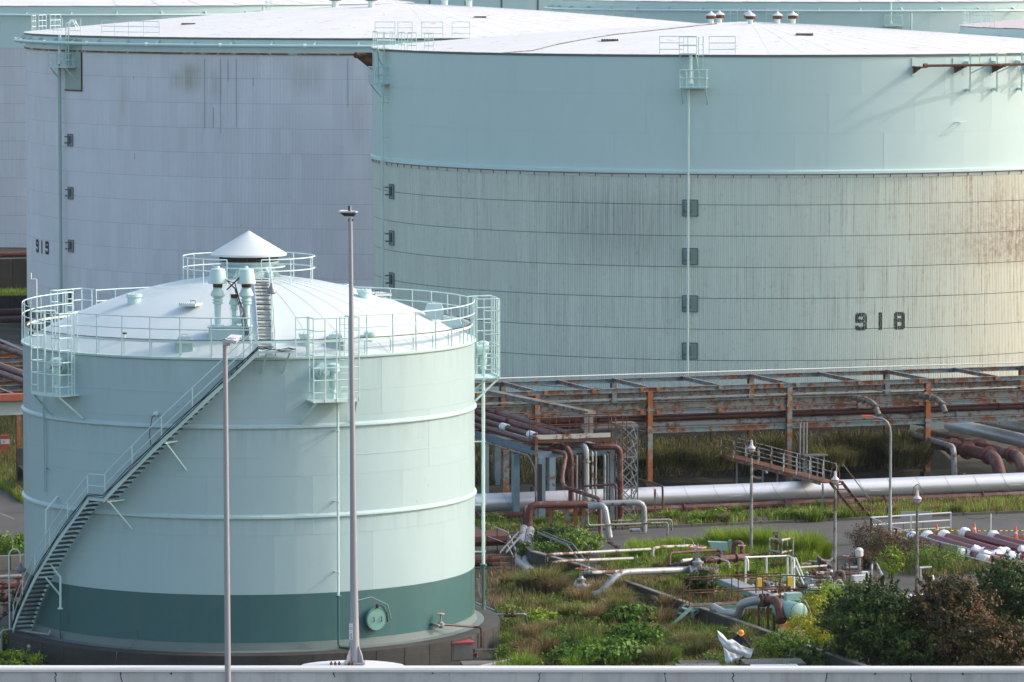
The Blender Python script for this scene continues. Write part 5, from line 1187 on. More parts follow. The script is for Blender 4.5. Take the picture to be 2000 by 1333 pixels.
for dz in (1.05,.55): MB().path([BR(pa0,-.34,PZ+dz), BR(pa0,.74,PZ+dz)], .028, 6).build('rail', m_rust, pl)
for a in (pa1+.3, pa1+.95):
    for b in (-.34, .3): MB().tube(BR(a,b,PZ-1.4), BR(a,b,PZ+1.0), .03, 6).build('ladder_rail', m_rust, pl)
for k in range(7): MB().tube(BR(pa1+.3,-.34,PZ-1.3+k*.35), BR(pa1+.95,-.34,PZ-1.3+k*.35), .02, 6).build('rung', m_rust, pl)
MB().bar(BR(pa0,-.36,zb_-.1), BR(pa0,-.36,PZ), .16, .16).build('corner_post', m_rustcol, pl)
tag(MB().box(BR(3.05,.9,PZ+.55), (.5,.12,1.1), AL).build('panel_board', m_greypipe, org=BR(3.05,.9,PZ)), 'pale grey panel standing behind the rusty platform railing', 'panel')
q0 = BR(3.4,1.4,PZ+1.05); tag(MB().bar(q0+E2*9-E1*3.2+Vector((0,0,.55)), q0, .55, .22).build('channel_beam', m_beige, org=q0), 'weathered channel beam sloping from the rack down to the platform', 'steel beam')
# pipes coming down at the bridge front
pipeline('red pipe elbow turning down from the bridge front, flaking white below', [BR(.9,1.0,zb_+.35), BR(1.35,-.6,zb_+.35), BR(1.5,-.6,zb_-.2), BR(1.5,-.6,.9)], .15, m_redpipe2, er=.4, flanges=[(2,.12)])
pipeline('white elbow pipe turning down at the bridge front with a maroon lower part', [BR(1.9,1.2,zb_+.45), BR(2.4,-.5,zb_+.45), BR(2.4,-.6,.8)], .16, m_alud, er=.45, flanges=[(1,.25)])
pipeline('big red pipe bending down at the right end of the bridge front', [BR(2.3,1.5,zb_+.35), BR(2.9,-.4,zb_+.35), BR(4.35,-.5,zb_+.35), BR(4.4,-.5,.2)], .17, m_redpipe2, er=.5, flanges=[(2,.85)])
for j, (a, r, zt_, zz, m_) in enumerate(((1.85,.06,-.1,.9,m_greypipe),(2.02,.035,0,.8,m_redpipe),(2.2,.035,0,.8,m_redpipe),(2.75,.05,.1,.9,m_whiterust),(2.95,.05,.1,.7,m_greypipe),(3.45,.07,-.1,1.1,m_greypipe),(3.75,.04,0,.6,m_redpipe))):
    pipeline(['first','second','third','fourth','fifth','sixth','last'][j]+' from the left of the thin pipes dropping from the bridge front', [BR(a,.3,zb_+zt_), BR(a,-.55,zb_+zt_), BR(a,-.55,zz)], r, m_, n=7, er=.15)
# dark red S-shaped pipe
pz = lambda u, v, Y: D(u, v, Y)
pipeline('thin maroon pipe dropping, jogging right and down in front of the bridge', [BR(-.2,1.0,zb_+.25), BR(1.15,-.8,zb_+.1), pz(1098,930,255), pz(1100,951,254.5), pz(1172,975,252), pz(1173,1052,251), pz(1240,1092,242), pz(1322,1116,236)], .11, m_redpipe2, er=.3, flanges=[(5,.3),(5,.5),(6,.5)])
# low manifold header
t = thing('manifold_header', 'horizontal red header pipe with silver right end and bends to the ground', 'pipe', Vector((*pz(1033,1090,250)[:2],0)))
MB().path(rnd([Vector((*pz(1033,1090,251)[:2],.15)), pz(1033,987,251), pz(1146,985,252)],.45), .19, 14).build('run', m_redpipe2, t)
MB().path(rnd([pz(1146,985,252), pz(1258,981,252.5), Vector((*pz(1258,1078,252.5)[:2],.1))],.5), .16, 14).build('run', m_alud, t)
for u_ in (1146,1160,1170): q = pz(u_,985,252.1); MB().lathe(q, [(.27,0),(.27,.07)], 16, axis=E1).build('flange', m_alud, t)
pipeline('inner maroon pipe standing beside the header bend', [Vector((*pz(1024,1090,251.5)[:2],.1)), pz(1024,992,251.5), pz(1040,988,253.5)], .10, m_redpipe2, er=.3)
pipeline('silver elbow pipe rising between the header and the ground', [pz(1150,992,250.5), pz(1180,985,250.3), Vector((*pz(1191,1078,250)[:2],.1))], .17, m_alud, er=.5)
pipeline('upper thin white pipe loop beside the header', [pz(1148,1000,249.5), pz(1148,1027,249.5), pz(1305,1021,251), Vector((*pz(1303,1055,251)[:2],.1))], .055, m_greypipe, er=.2, n=7)
pipeline('lower thin white pipe loop beside the header', [pz(1195,1018,252), pz(1312,1015,253), Vector((*pz(1312,1050,253)[:2],.1))], .055, m_greypipe, er=.2, n=7)
for j, u in enumerate((1075,1108,1124,1140)):
    q = G(u, 1045); tag(MB().bar(q, Vector((q.x,q.y,1.75)), .22, .22).build('support_post', m_rustcol, org=q), ['leftmost','second','third','rightmost'][j]+' rusty post under the red header pipe', 'post', 'posts under the header')
pipeline('red square framed pipe loop with white leg left of the lattice tower', [pz(1140,950,254), pz(1203,946,254), Vector((*pz(1203,1050,254)[:2],.1))], .06, m_redpipe, er=.15, n=7)
pipeline('rusty handrail shaped pipe right of the lattice tower', [pz(1248,936,262), pz(1294,950,260), Vector((*pz(1295,1015,260)[:2],0))], .06, m_rust, er=.15, n=7)
q = G(1279, 1018); tag(MB().bar(q, Vector((q.x,q.y,1.75)), .12, .12).build('support_post', m_rustcol, org=q), 'orange rusted post right of the lattice tower', 'post')
# lattice tower
q = G(1213, 1017); lt = thing('lattice_tower', 'narrow galvanised lattice tower standing beside the pipe bridge', 'lattice tower', q); hw = .95; ht = D(1213, 832, q.y).z
cn = [off(q,a,b,0) for a, b in ((0,0),(hw,0),(hw,hw),(0,hw))]
for c_ in cn: MB().bar(c_, c_+Vector((0,0,ht)), .07, .07).build('leg', m_galv, lt)
for lv in range(3):
    z0, z1 = ht*lv/3, ht*(lv+1)/3
    for i in range(4):
        a, b = cn[i], cn[(i+1) % 4]
        MB().bar(a+Vector((0,0,z1)), b+Vector((0,0,z1)), .06, .07).build('girt', m_galv, lt)
        MB().bar(a+Vector((0,0,z0)), b+Vector((0,0,(z0+z1)/2)), .04, .05).build('brace', m_galv, lt); MB().bar(b+Vector((0,0,(z0+z1)/2)), a+Vector((0,0,z1)), .04, .05).build('brace', m_galv, lt)
        MB().bar(b+Vector((0,0,z0)), a+Vector((0,0,(z0+z1)/2)), .04, .05).build('brace', m_galv, lt); MB().bar(a+Vector((0,0,(z0+z1)/2)), b+Vector((0,0,z1)), .04, .05).build('brace', m_galv, lt)
MB().box(off(q,.3,.5,ht+.08), (1.3,.9,.12), AL).build('top_plate', m_beige, lt)

# ------------------------------------------------------------------ retaining wall of the tank yard, runs towards the viewer
rw0 = G(1130, 1104, .75); RW = lambda a, b, z: off(rw0, a, b, z)
rw = thing('retaining_wall', 'dark stained concrete dike wall running diagonally towards the viewer, pale top', 'wall', (rw0.x,rw0.y,0))
for k in range(13): MB().bar(RW(.12,-k*2.9,.36), RW(.12,-k*2.9-2.88,.36), .22, .74).build('wall_panel', m_concdk, rw, smooth=False)
for k in range(13): MB().bar(RW(.12,-k*2.9,.755), RW(.12,-k*2.9-2.88,.755), .26, .05).build('coping', m_conctop, rw, smooth=False)
rc = G(1042, 1078, .75); MB().bar(rc+Vector((0,0,.01)), Vector((rw0.x+.1,rw0.y,.765)), .3, .06).build('coping', m_conctop, rw, smooth=False)
MB().bar(Vector((rc.x,rc.y,.36)), Vector((rw0.x+.1,rw0.y,.36)), .25, .74).build('wall_panel', m_concdk, rw, smooth=False)
MB().bar(Vector((rc.x,rc.y,.36)), Vector((rc.x-1.0,rc.y+7,.36)), .25, .74).build('wall_panel', m_concdk, rw, smooth=False)
# left trench things between tank and bridge
pipeline('large dark maroon pipe lying low between the tank and the bridge', [Vector((*G(900,1082)[:2],.75)), Vector((*G(985,1078)[:2],.75))], .42, m_redpipe)
pipeline('lower large maroon pipe lying between the tank and the bridge', [Vector((*G(900,1112)[:2],.4)), Vector((*G(975,1110)[:2],.4))], .3, m_redpipe)
f = thing('rusty_stand', 'rusty orange steel stair frame standing in dry grass beside the small tank', 'steel frame', G(980,1120))
q = G(963, 1122)
for (a, b) in ((0,0),(1.0,0),(.1,.9),(.9,.9)): MB().tube(off(q,a,b,0), off(q,a,b,.85), .03, 6).build('post', m_rust, f)
for z in (.15,.45,.82): MB().path([off(q,0,0,z), off(q,1,0,z), off(q,.9,.9,z), off(q,.1,.9,z), off(q,0,0,z)], .025, 6).build('rail', m_rust, f)
for k in range(3): MB().box(off(q,.5,.15+.3*k,.2+.28*k), (.85,.24,.04), AL).build('tread', m_rust, f)
hr = thing('handrail', 'bent pale handrail sloping down beside the rusty stair frame', 'handrail', G(948,1088))
MB().path([G(948,1088), pz(948,1022,240), pz(992,1040,236), pz(1006,1072,233), G(1006,1122)], .03, 6).build('rail', m_whiterust, hr)
MB().path([pz(948,1046,240), pz(990,1062,236), pz(1004,1090,233)], .025, 6).build('rail', m_whiterust, hr); MB().tube(pz(971,1032,238), G(971,1098), .025, 6).build('post', m_rust, hr)
for j, (a, b, m_) in enumerate(((pz(982,1080,239), pz(1018,1040,243), m_galv), (pz(1055,1040,246), pz(1113,1064,241), m_galv), (pz(1113,1064,241), pz(1136,1094,235), m_galv))):
    t = thing('cable_ladder', ['cable ladder leaning up beside the vertical maroon pipes','cable ladder lying flat over the weeds left of the wall corner','cable ladder sloping down over the wall corner'][j], 'cable ladder', a)
    for s_ in (-.16,.16): MB().bar(a+E1*s_, b+E1*s_, .04, .10).build('side_rail', m_, t)
    for k in range(8): p = a.lerp(b,(k+.5)/8); MB().bar(p-E1*.16, p+E1*.16, .04, .03).build('rung', m_black, t)
pipeline('upper silver pipe stub ending below the vertical maroon pipes', [Vector((*pz(1024,1085,251)[:2],.5)), pz(1012,1098,240), pz(1034,1118,236)], .20, m_alud, er=.4)
pipeline('lower silver pipe stub ending below the vertical maroon pipes', [Vector((*pz(1036,1085,250)[:2],.5)), pz(1026,1104,239), pz(1044,1124,235)], .22, m_alud, er=.4)
# white thin pipes over the wall
pipeline('upper thin white pipe with a bent end running right over the wall', [G(1067,1106), pz(1068,1085,233), pz(1095,1082,233.5), pz(1270,1073,239)], .07, m_whiterust, er=.3)
pipeline('lower thin white pipe with a bent end running right over the wall', [G(1077,1106), pz(1082,1099,232), pz(1100,1096,232.5), pz(1236,1091,237)], .07, m_whiterust, er=.3)
# the big white pipe with gate valve
pipeline('thick silver white pipe rising over the wall to the right', [pz(1131,1150,226), pz(1150,1163,225), pz(1172,1160,225), pz(1207,1119,225.5), pz(1240,1117,226.5), pz(1352,1113,229.5), pz(1375,1128,229)], .165, m_alud, er=.7, n=16)
pipeline('small white and red pipe above the thick silver pipe', [pz(1133,1140,226.5), pz(1136,1120,226.5), pz(1150,1119,226.5), pz(1222,1117,228.5)], .09, m_whiterust, er=.3)
valve(pz(1135,1146,225.6), 1.0, 'silver gate valve with an orange hand wheel at the low end of the thick pipe', m_alud, m_wheel, (1,0,-.3), .85, .27)
valve(pz(1149,1118,226.3), .55, 'smaller silver valve on the thin pipe beside the orange hand wheel', m_alud, m_redpipe, (1,0,0), 1.2, .2)
pipeline('silver pipe stub resting in the bright weeds behind the wall', [pz(1230,1036,247), pz(1250,1036,247)], .1, m_alud)
# ground pipes beside the tank foundation
pipeline('upper one of two parallel grey pipes lying on the ground beside the tank', [G(905,1168,.12), G(1095,1247,.12)], .055, m_galv)
pipeline('lower one of two parallel grey pipes lying on the ground beside the tank', [G(900,1171,.12), G(1085,1249,.12)], .055, m_galv)
pipeline('white pipe lying on the ground towards the scaffold', [G(930,1305,.3), G(1085,1271,.12)], .085, m_greypipe)
pipeline('green grey pipe from the tank riser bending down at the rusty valves', [G(955,1201,.82), G(1026,1200,.82), G(1030,1222,.1)], .05, m_galv, er=.15)
valve(G(990,1203,.8), .4, 'small rusty valve on the pipe beside the foundation, left one', m_rust, m_rust); valve(G(1001,1203,.8), .4, 'small rusty valve on the pipe beside the foundation, right one', m_rust, m_rust)
# ================================================================== VALVE YARD (right of the diagonal wall)
# walkway platform
wg = G(1350, 1220); PW = lambda a, b, z: off(wg, a, b, z); zd = D(1350, 1183, wg.y+.4).z
wk = thing('walkway_platform', 'mint green steel walkway with dark rusty railings in the valve yard', 'platform', wg)
for k in range(7): MB().box(PW(.25+k*.72,.4,zd), (.70,.85,.05), AL).build('deck_plate', m_beige, wk, smooth=False)
for b in (-.02,.82): MB().ibeam(PW(-.15,b,zd-.12), PW(4.9,b,zd-.12), .10, .18).build('edge_beam', m_grn, wk)
for a in (0.05,2.15,4.4):
    for b in (0,.8): MB().box(PW(a,b,(zd-.2)/2), (.14,.14,zd-.2), AL).build('leg', m_grn, wk, smooth=False)
    MB().bar(PW(a+.35,0,zd-.2), PW(a,0,zd-.5), .05,.05).build('knee_brace', m_grn, wk)
def rails(t, pts, zt, zb=0, mat=m_rust, mids=(.5,), r=.028, every=1.15, name='rail'):
    for fz in (1.0,)+tuple(mids):
        MB().path([p+Vector((0,0,zb+(zt-zb)*fz)) for p in pts], r, 6).build(name, mat, t)
    for p, q in zip(pts, pts[1:]):
        n = max(1, round((q-p).length/every))
        for k in range(n+1): s_ = p.lerp(q, k/n); MB().tube(s_+Vector((0,0,zb)), s_+Vector((0,0,zt)), r, 6).build('rail_post', mat, t)
rails(wk, [PW(-.1,0,zd), PW(4.75,0,zd)], 1.25); rails(wk, [PW(-.1,.82,zd), PW(4.75,.82,zd)], 1.25)
rails(wk, [PW(4.75,0,zd), PW(5.9,-1.1,zd)], 1.25, every=3)
for i in range(4): t_ = (i+.4)/4; MB().box(PW(-.2-.9*t_,.1-.15*t_,zd*(1-t_)), (.28,.8,.05), AL).build('tread', m_grn, wk, smooth=False)
for b in (-.3,.5): MB().bar(PW(-.1,b,zd), PW(-1.2,b-.15,.02), .05, .16).build('stringer', m_grn, wk)
MB().path([PW(-.1,-.3,zd+1.25), PW(-1.1,-.4,.95), PW(-1.1,-.4,.1)], .028, 6).build('rail', m_rust, wk); MB().path([PW(-.1,-.3,zd+.6), PW(-1.1,-.4,.4)], .028, 6).build('rail', m_rust, wk)
# second, pale deck behind
q = G(1445, 1160); w2 = thing('walkway_platform', 'pale green low ramp running back-left behind the railed walkway', 'platform', q)
a_ = pz(1500,1166,219); b_ = pz(1415,1130,226)
MB().bar(a_, b_, .8, .06).build('deck_plate', m_alud, w2)
for s_ in (-.4,.4): MB().bar(a_+E1*s_-Vector((0,0,.1)), b_+E1*s_-Vector((0,0,.1)), .08, .2).build('edge_beam', m_grn, w2)
for f in (.1,.5,.9): p = a_.lerp(b_, f); MB().bar(p-Vector((0,0,.1)), Vector((p.x,p.y,0)), .12, .12).build('leg', m_grn, w2)
# white railed upper platform
q = G(1462, 1160); wp = thing('railing', 'white pipe railing with a sloping end behind the rusty walkway rails', 'railing', q)
P0 = pz(1455,1089,224); P1 = pz(1540,1086,225.5); P2 = pz(1551,1091,224)
MB().path(rnd([pz(1461,1115,222), pz(1461,1094,222), P0, P1, P2, pz(1551,1150,223)],.2), .045, 8).build('rail', m_white, wp)
for (u, v0, v1, Y) in ((1456,1090,1150,224),(1497,1088,1122,224.6),(1538,1086,1130,225.4),(1546,1090,1155,224)): MB().tube(pz(u,v0,Y), pz(u,v1,Y), .045, 8).build('rail_post', m_white, wp)
for dv in (0, 12): MB().tube(pz(1554,1090+dv*1.3,223.8), pz(1570,1130+dv,222.5), .04, 8).build('rail', m_white, wp)
# horizontal vessel
vc = pz(1561,1197,212.5); ves = thing('horizontal_vessel', 'mint green horizontal vessel with a domed round end facing the viewer', 'vessel', Vector((vc.x,vc.y,0)))
vax = (Vector((-.5,.87,0))).normalized()
mb = MB(); mb.lathe(vc, [(0,-.10),(.20,-.09),(.36,-.05),(.44,.0),(.44,.05),(.44,1.5),(.36,1.6),(0,1.66)], 28, axis=vax); mb.build('shell', m_mint_ := paint('mint_paint', (.26,.43,.38), .45, .08, .12), ves)
MB().path([vc+vax*.03+Vector((.445*math.cos(a)*.87, .445*math.cos(a)*.5, .445*math.sin(a))) for a in [k*math.pi/14 for k in range(28)]], .012, 5, closed=True).build('weld_seam', m_rust, ves)
for s_ in (.3,1.2): p = vc+vax*s_; MB().box((p.x,p.y,(p.z-.3)/2), (.7,.14,p.z-.3), math.atan2(vax.x,-vax.y)).build('saddle', m_rustcol, ves, smooth=False)
q = pz(1549,1165,213.6); tag(MB().box(q, (.72,.5,.32), .2).build('junction_box', m_mintr_ := paint('mint_rusty', (.30,.47,.42), .5, .1, .1, rust=.5, rcol=(.30,.10,.03)), org=q), 'mint green box with an orange rust blotch on top of the green vessel', 'box')
pipeline('grey conduit curving down beside the green vessel', [pz(1562,1168,213), pz(1575,1176,212.6), pz(1583,1200,212.5), Vector((*pz(1583,1216,212.5)[:2],.1))], .035, m_greypipe, er=.4)
q = pz(1535,1200,214.5); MBv = MB(); MBv.lathe(q, [(0,-.04),(.40,0),(.40,.4)], 20, axis=(.9,-.2,.1)); tag(MBv.build('round_cover', m_mint_, org=q), 'mint green round cover half hidden behind the red bent pipe', 'cover')
# big U bends in front
pipeline('thick grey pipe dipping and rising in an S beside the green vessel', [pz(1392,1186,217), pz(1412,1198,216.5), pz(1445,1201,215), pz(1447,1180,214.5), pz(1470,1174,214.5), pz(1492,1173,214.2)], .20, m_alud, er=.5, n=16)
pipeline('thick rusty red pipe arching over and down in front of the green vessel', [pz(1494,1173,214.1), pz(1520,1172,213.2), pz(1526,1216,212.6)], .20, m_redpipe2, er=.6, n=16, flanges=[(1,.9)])
q = pz(1493,1173,214.1); mb = MB()
for s_ in (-.16,0,.16): mb.lathe(q+E1*s_, [(.31,-.03),(.31,.03)], 18, axis=E1)
tag(mb.build('flange_joint', m_rust, org=q), 'rusty bolted flange joint between the grey and the red bent pipes', 'flange')
for j, (u, v0, v1) in enumerate(((1500,1180,1225),(1512,1185,1220),(1482,1182,1212),(1546,1212,1245))): q = pz(u,v0,214); tag(MB().bar(q, Vector((q.x,q.y,0)), .10, .10).build('support_post', m_rust, org=Vector((q.x,q.y,0))), ['dark post under the rusty flange joint','dark post right of the flange joint support','dark post under the grey pipe bend','short rusty post with a flange in front of the green vessel'][j], 'post')
# strainer vessel and big valve at the end of the thick silver pipe
q = pz(1383,1150,227.2); st_ = thing('strainer', 'grey vertical strainer drum with a rusty bolted lid behind the walkway stair', 'vessel', Vector((q.x,q.y,0)))
zq = q.z; mb = MB(); mb.lathe((q.x,q.y,0), [(.40,zq-.5),(.42,zq+.75),(.42,zq+.8)], 24); mb.build('drum', m_alud, st_)
mb = MB(); mb.lathe((q.x,q.y,0), [(.52,zq+.80),(.52,zq+.87),(.50,zq+.88),(.52,zq+.89),(.52,zq+.96),(0,zq+.98)], 24)
for k in range(18): a = k*.349; mb.tube((q.x+.47*math.cos(a),q.y+.47*math.sin(a),zq+.75), (q.x+.47*math.cos(a),q.y+.47*math.sin(a),zq+1.06), .025, 5)
mb.build('bolted_lid', m_beige, st_)
pipeline('thin white hooped handle pipe over the strainer lid', [pz(1378,1108,227), pz(1380,1092,227), pz(1397,1091,227), pz(1400,1108,227)], .03, m_whiterust, n=6, er=.12)
valve(pz(1363,1116,229), 1.25, 'tall grey gate valve with a pink wheel beside the strainer drum', m_alud, m_pinkw, (1,.2,0), .93, .30)
pipeline('maroon header pipe behind the strainer running to the white railing', [pz(1308,1109,236), pz(1345,1100,234), pz(1378,1094,232), pz(1460,1088,234)], .17, m_redpipe2, er=.4, flanges=[(1,.5),(2,.3),(2,.7)])
pipeline('short white clad pipe beside the maroon header', [pz(1332,1096,233), pz(1352,1094,233.5)], .09, m_white)
pipeline('white and rust pipe loop left of the tall valve, upper', [pz(1275,1088,236), pz(1275,1072,236), pz(1288,1069,236.5), pz(1357,1066,239), pz(1360,1080,238)], .075, m_whiterust, er=.2)
pipeline('maroon pipe loop left of the tall valve, lower', [pz(1308,1105,235), pz(1308,1081,235.5), pz(1345,1078,236.5), pz(1402,1075,238.5), pz(1409,1079,238), pz(1409,1092,237.5)], .07, m_redpipe2, er=.2)
pipeline('thin bent grey pipe standing above the bright weeds', [pz(1335,1064,238), pz(1335,1051,238), pz(1351,1055,237.5), pz(1355,1066,237.5)], .04, m_greypipe, er=.1)
pipeline('thin rusty hooped pipe right of the strainer', [pz(1397,1092,226.5), pz(1405,1091,226.5), pz(1424,1098,226), pz(1425,1110,226)], .04, m_whiterust, er=.15)
pipeline('rusty red pipe bent in an upside-down U in the bright weeds', [pz(1433,1092,236), pz(1433,1060,236), pz(1449,1060,236), pz(1450,1085,236)], .12, m_redpipe2, er=.34, n=12)
valve(pz(1449,1085,235.4), .55, 'small rusty valve beside the upside-down U pipe', m_rust, m_pinkw, (0,1,0), .9, .35)
q = pz(1402,1068,240); t = thing('instrument_box', 'pale mint slanted instrument box above the maroon header pipe', 'box', q)
MB().add([(q.x-.5,q.y,q.z+.25),(q.x+.5,q.y,q.z+.2),(q.x+.5,q.y,q.z-.22),(q.x-.25,q.y,q.z-.2),(q.x-.5,q.y+.4,q.z+.25),(q.x+.5,q.y+.4,q.z+.2),(q.x+.5,q.y+.4,q.z-.22),(q.x-.25,q.y+.4,q.z-.2)], [(3,2,1,0),(4,5,6,7),(0,1,5,4),(1,2,6,5),(2,3,7,6),(3,0,4,7)]).build('housing', m_mint_, t, smooth=False)
MB().bar((q.x+.3,q.y+.2,q.z-.2),(q.x+.3,q.y+.2,0),.06,.06).build('stand', m_galv, t); MB().box((q.x+.62,q.y+.1,q.z+.15),(.16,.2,.35)).build('side_box', m_blueclean, t)
# tall red riser with platform rails
q = G(1517, 1108); rz_ = thing('riser_pipe', 'tall rusted riser pipe with a hooded top beside tall pale rails', 'pipe', q)
zt = D(1515,1040,q.y).z; MB().tube(q, (q.x,q.y,zt), .10, 10).build('run', m_redpipe2, rz_); MB().box((q.x-.08,q.y,zt-.05),(.28,.2,.2)).build('hood', m_beige, rz_)
for f in (.4,.7): MB().lathe((q.x,q.y,zt*f),[(.18,0),(.18,.08)],12).build('flange', m_rust, rz_)
t = thing('railing', 'tall thin rust-streaked pale railing beside the riser pipe', 'railing', G(1528,1112)); 
rails(t, [G(1503,1108), G(1527,1113), G(1549,1108)], D(1549,1051,G(1549,1108).y).z, D(1549,1075,G(1549,1108).y).z, m_whiterust, (0,), .035, 3)
for u in (1503,1527,1538,1549): p = G(u,1110); MB().tube(p, Vector((p.x,p.y,D(u,1052,p.y).z)), .03, 6).build('rail_post', m_whiterust, t)
# yellow boxes
for j, (u, v, h) in enumerate(((1484,1138,.40),(1543,1136,.42))): q = pz(u,v,221.5); tag(MB().box(q,(.26,.2,h),.3).build('signal_box', m_yellow, org=q), ['small yellow box on a post among the valves, left of the white rail post','small yellow plate on the rusty post by the white railing'][j], 'box'); tag(MB().bar((q.x,q.y+.15,q.z),(q.x,q.y+.15,0),.05,.05).build('post', m_rust, org=(q.x,q.y+.15,0)), ['thin post of the left yellow box','thin post of the right yellow plate'][j], 'post')
# clusters of small valves, real flanged bodies on branch pipes
rr = random.Random(3)
spots = [(1470,1152,.5,'silvery little valve right of the walkway deck end'),(1490,1150,.45,'rust brown little valve under the left yellow box'),(1508,1146,.5,'pale grey little valve below the tilted white lid'),(1524,1148,.45,'maroon little valve between the two yellow boxes'),(1478,1166,.5,'weathered little valve above the grey pipe bend'),(1500,1164,.55,'silvery little valve directly above the rusty flange joint'),(1515,1162,.5,'rusty little valve left of the mint box on the vessel'),(1508,1176,.45,'pale grey little valve between the flange joint and the red arch'),(1530,1158,.4,'maroon little valve just above the mint box on the vessel'),(1465,1140,.4,'weathered little valve behind the walkway railing corner'),(1575,1128,.55,'silvery little valve at the foot of the sloping white rail'),(1588,1120,.5,'rusty little valve left of the grey concrete wedge'),(1600,1128,.5,'pale grey little valve in front of the concrete wedge'),(1612,1118,.5,'maroon little valve on the concrete wedge side near the lamp pole'),(1570,1145,.5,'weathered little valve beside the pale blue cabinet'),(1585,1140,.5,'silvery little valve right of the pale blue cabinet'),(1603,1143,.45,'rusty little valve above the grey round-backed meter'),(1620,1135,.5,'pale grey little valve touching the globe lamp pole'),(1636,1122,.5,'maroon little valve beside the red bent pipe'),(1652,1110,.5,'weathered little valve on the rusty railing right of the lamp pole'),(1592,1155,.5,'silvery little valve in front of the white instrument box'),(1440,1125,.5,'rusty little valve between the strainer and the white railing')]
for k, (u, v, s_, lab) in enumerate(spots):
    q = pz(u, v, G(u, v+18).y); m1 = [m_alud, m_rust, m_greypipe, m_redpipe2, m_beige][k % 5]; m2 = [m_redpipe, m_pinkw, m_alud][k % 3]
    o = valve(q, s_*1.05, lab, m1, m2, (1, rr.uniform(-.5,.5), 0), rr.uniform(.8,1.2), rr.uniform(.2,.36)); o['group'] = 'little valves of the valve yard'
    p2 = q+Vector((rr.uniform(.5,1.0), rr.uniform(-.3,.6), 0)); MB().path(rnd([q, p2, Vector((p2.x,p2.y,.05))],.15), .06+.03*(k % 2), 8).build('branch_pipe', [m_redpipe2, m_alud, m_whiterust][k % 3], o)
tg = thing('pipe_tangle', 'tangle of thin small-bore pipes running between the little valves', 'pipes', G(1545,1165))
for j in range(26):
    u = 1462+rr.random()*175; v = 1118+rr.random()*50; q = pz(u, v, G(u, v+15).y); w = rr.uniform(.4,1.2)
    MB().path(rnd([Vector((q.x,q.y,.05)), q, q+E1*w, Vector((q.x+E1.x*w,q.y+E1.y*w,q.z-.4)), q+E1*w+E2*.5-Vector((0,0,.4))],.1), .03, 6).build('small_pipe', [m_whiterust, m_rust, m_galv][j % 3], tg)
for j, (u, v, w, d, h, m_, lb) in enumerate(((1573,1144,.36,.3,.75,m_blueclean,'pale blue slim instrument cabinet right of the white railing'),(1595,1160,.5,.4,.55,m_white,'white instrument box below the pale blue cabinet'),(1603,1150,.30,.3,.35,m_galv,'grey round-backed meter left of the globe lamp pole'),(1508,1142,.5,.35,.12,m_white,'white tilted lid among the valves'),(1476,1132,.9,.3,.18,m_white,'long white box behind the walkway rails'),(1534,1128,.7,.3,.18,m_mint_,'mint box behind the rusty post'),(1680,1132,.75,.4,.34,m_white,'white equipment box behind the dark green bush top'),(1688,1124,.4,.4,.28,m_white,'small white cap box on the equipment box behind the bush'))):
    q = pz(u, v, G(u, v+18).y); t = thing('instrument_box', lb, 'box', Vector((q.x,q.y,0))); MB().box(q,(w,d,h),.3).build('housing', m_, t, smooth=False); MB().box(q+Vector((0,0,h/2+.02)),(w*1.06,d*1.06,.03),.3).build('lid', m_, t, smooth=False); MB().bar((q.x,q.y,q.z-h/2),(q.x,q.y,0),.06,.06).build('stand', m_rust, t)
t = thing('railing', 'rusty thin railing right of the globe lamp pole', 'railing', G(1660,1150)); rails(t, [G(1636,1146), G(1683,1142)], 1.35, 0, m_rust, (.5,), .03, .7)
t = thing('railing', 'long rusty rail with white paint behind the valve cluster', 'railing', G(1600,1140)); MB().path([pz(1545,1110,225), pz(1614,1105,227), pz(1626,1090,227)], .04, 6).build('rail', m_whiterust, t); MB().tube(pz(1600,1105,226.5), G(1600,1140), .03, 6).build('rail_post', m_rust, t)
t = thing('stair_rail', 'thin rusty stair handrail beside the junction road', 'handrail', G(1713,1146)); MB().path([G(1703,1138), pz(1703,1098,236), pz(1712,1100,234), pz(1727,1132,230), G(1727,1145)], .035, 6).build('rail', m_whiterust, t); MB().tube(G(1713,1142), pz(1713,1103,234), .03, 6).build('rail_post', m_rust, t)
pipeline('red bent pipe right of the globe lamp pole foot', [pz(1632,1133,226), pz(1634,1117,226), pz(1647,1117,226), pz(1648,1135,226)], .10, m_redpipe2, er=.3)
q = G(1678, 1130); t = thing('vent_post', 'white headed vent post behind the green bush', 'post', q); MB().tube(q, (q.x,q.y,D(1676,1085,q.y).z), .09, 8).build('pipe', m_alud, t); MB().lathe((q.x,q.y,D(1676,1090,q.y).z), [(.1,0),(.2,.1),(.2,.4),(.1,.5)], 10).build('head', m_white, t)
q = G(1598, 1118); tag(MB().add([G(1598,1118)+Vector((0,0,0)), G(1626,1122), G(1626,1122)+Vector((0,0,.35)), G(1598,1118)+Vector((0,0,.75)), G(1598,1118)+Vector((0,1.2,0)), G(1626,1122)+Vector((0,1.2,0)), G(1626,1122)+Vector((0,1.2,.35)), G(1598,1118)+Vector((0,1.2,.75))], [(0,1,2,3),(7,6,5,4),(3,2,6,7),(0,3,7,4),(1,5,6,2)]).build('concrete_block', m_conc, smooth=False, org=q), 'grey wedge shaped concrete block beside the globe lamp pole', 'concrete block')

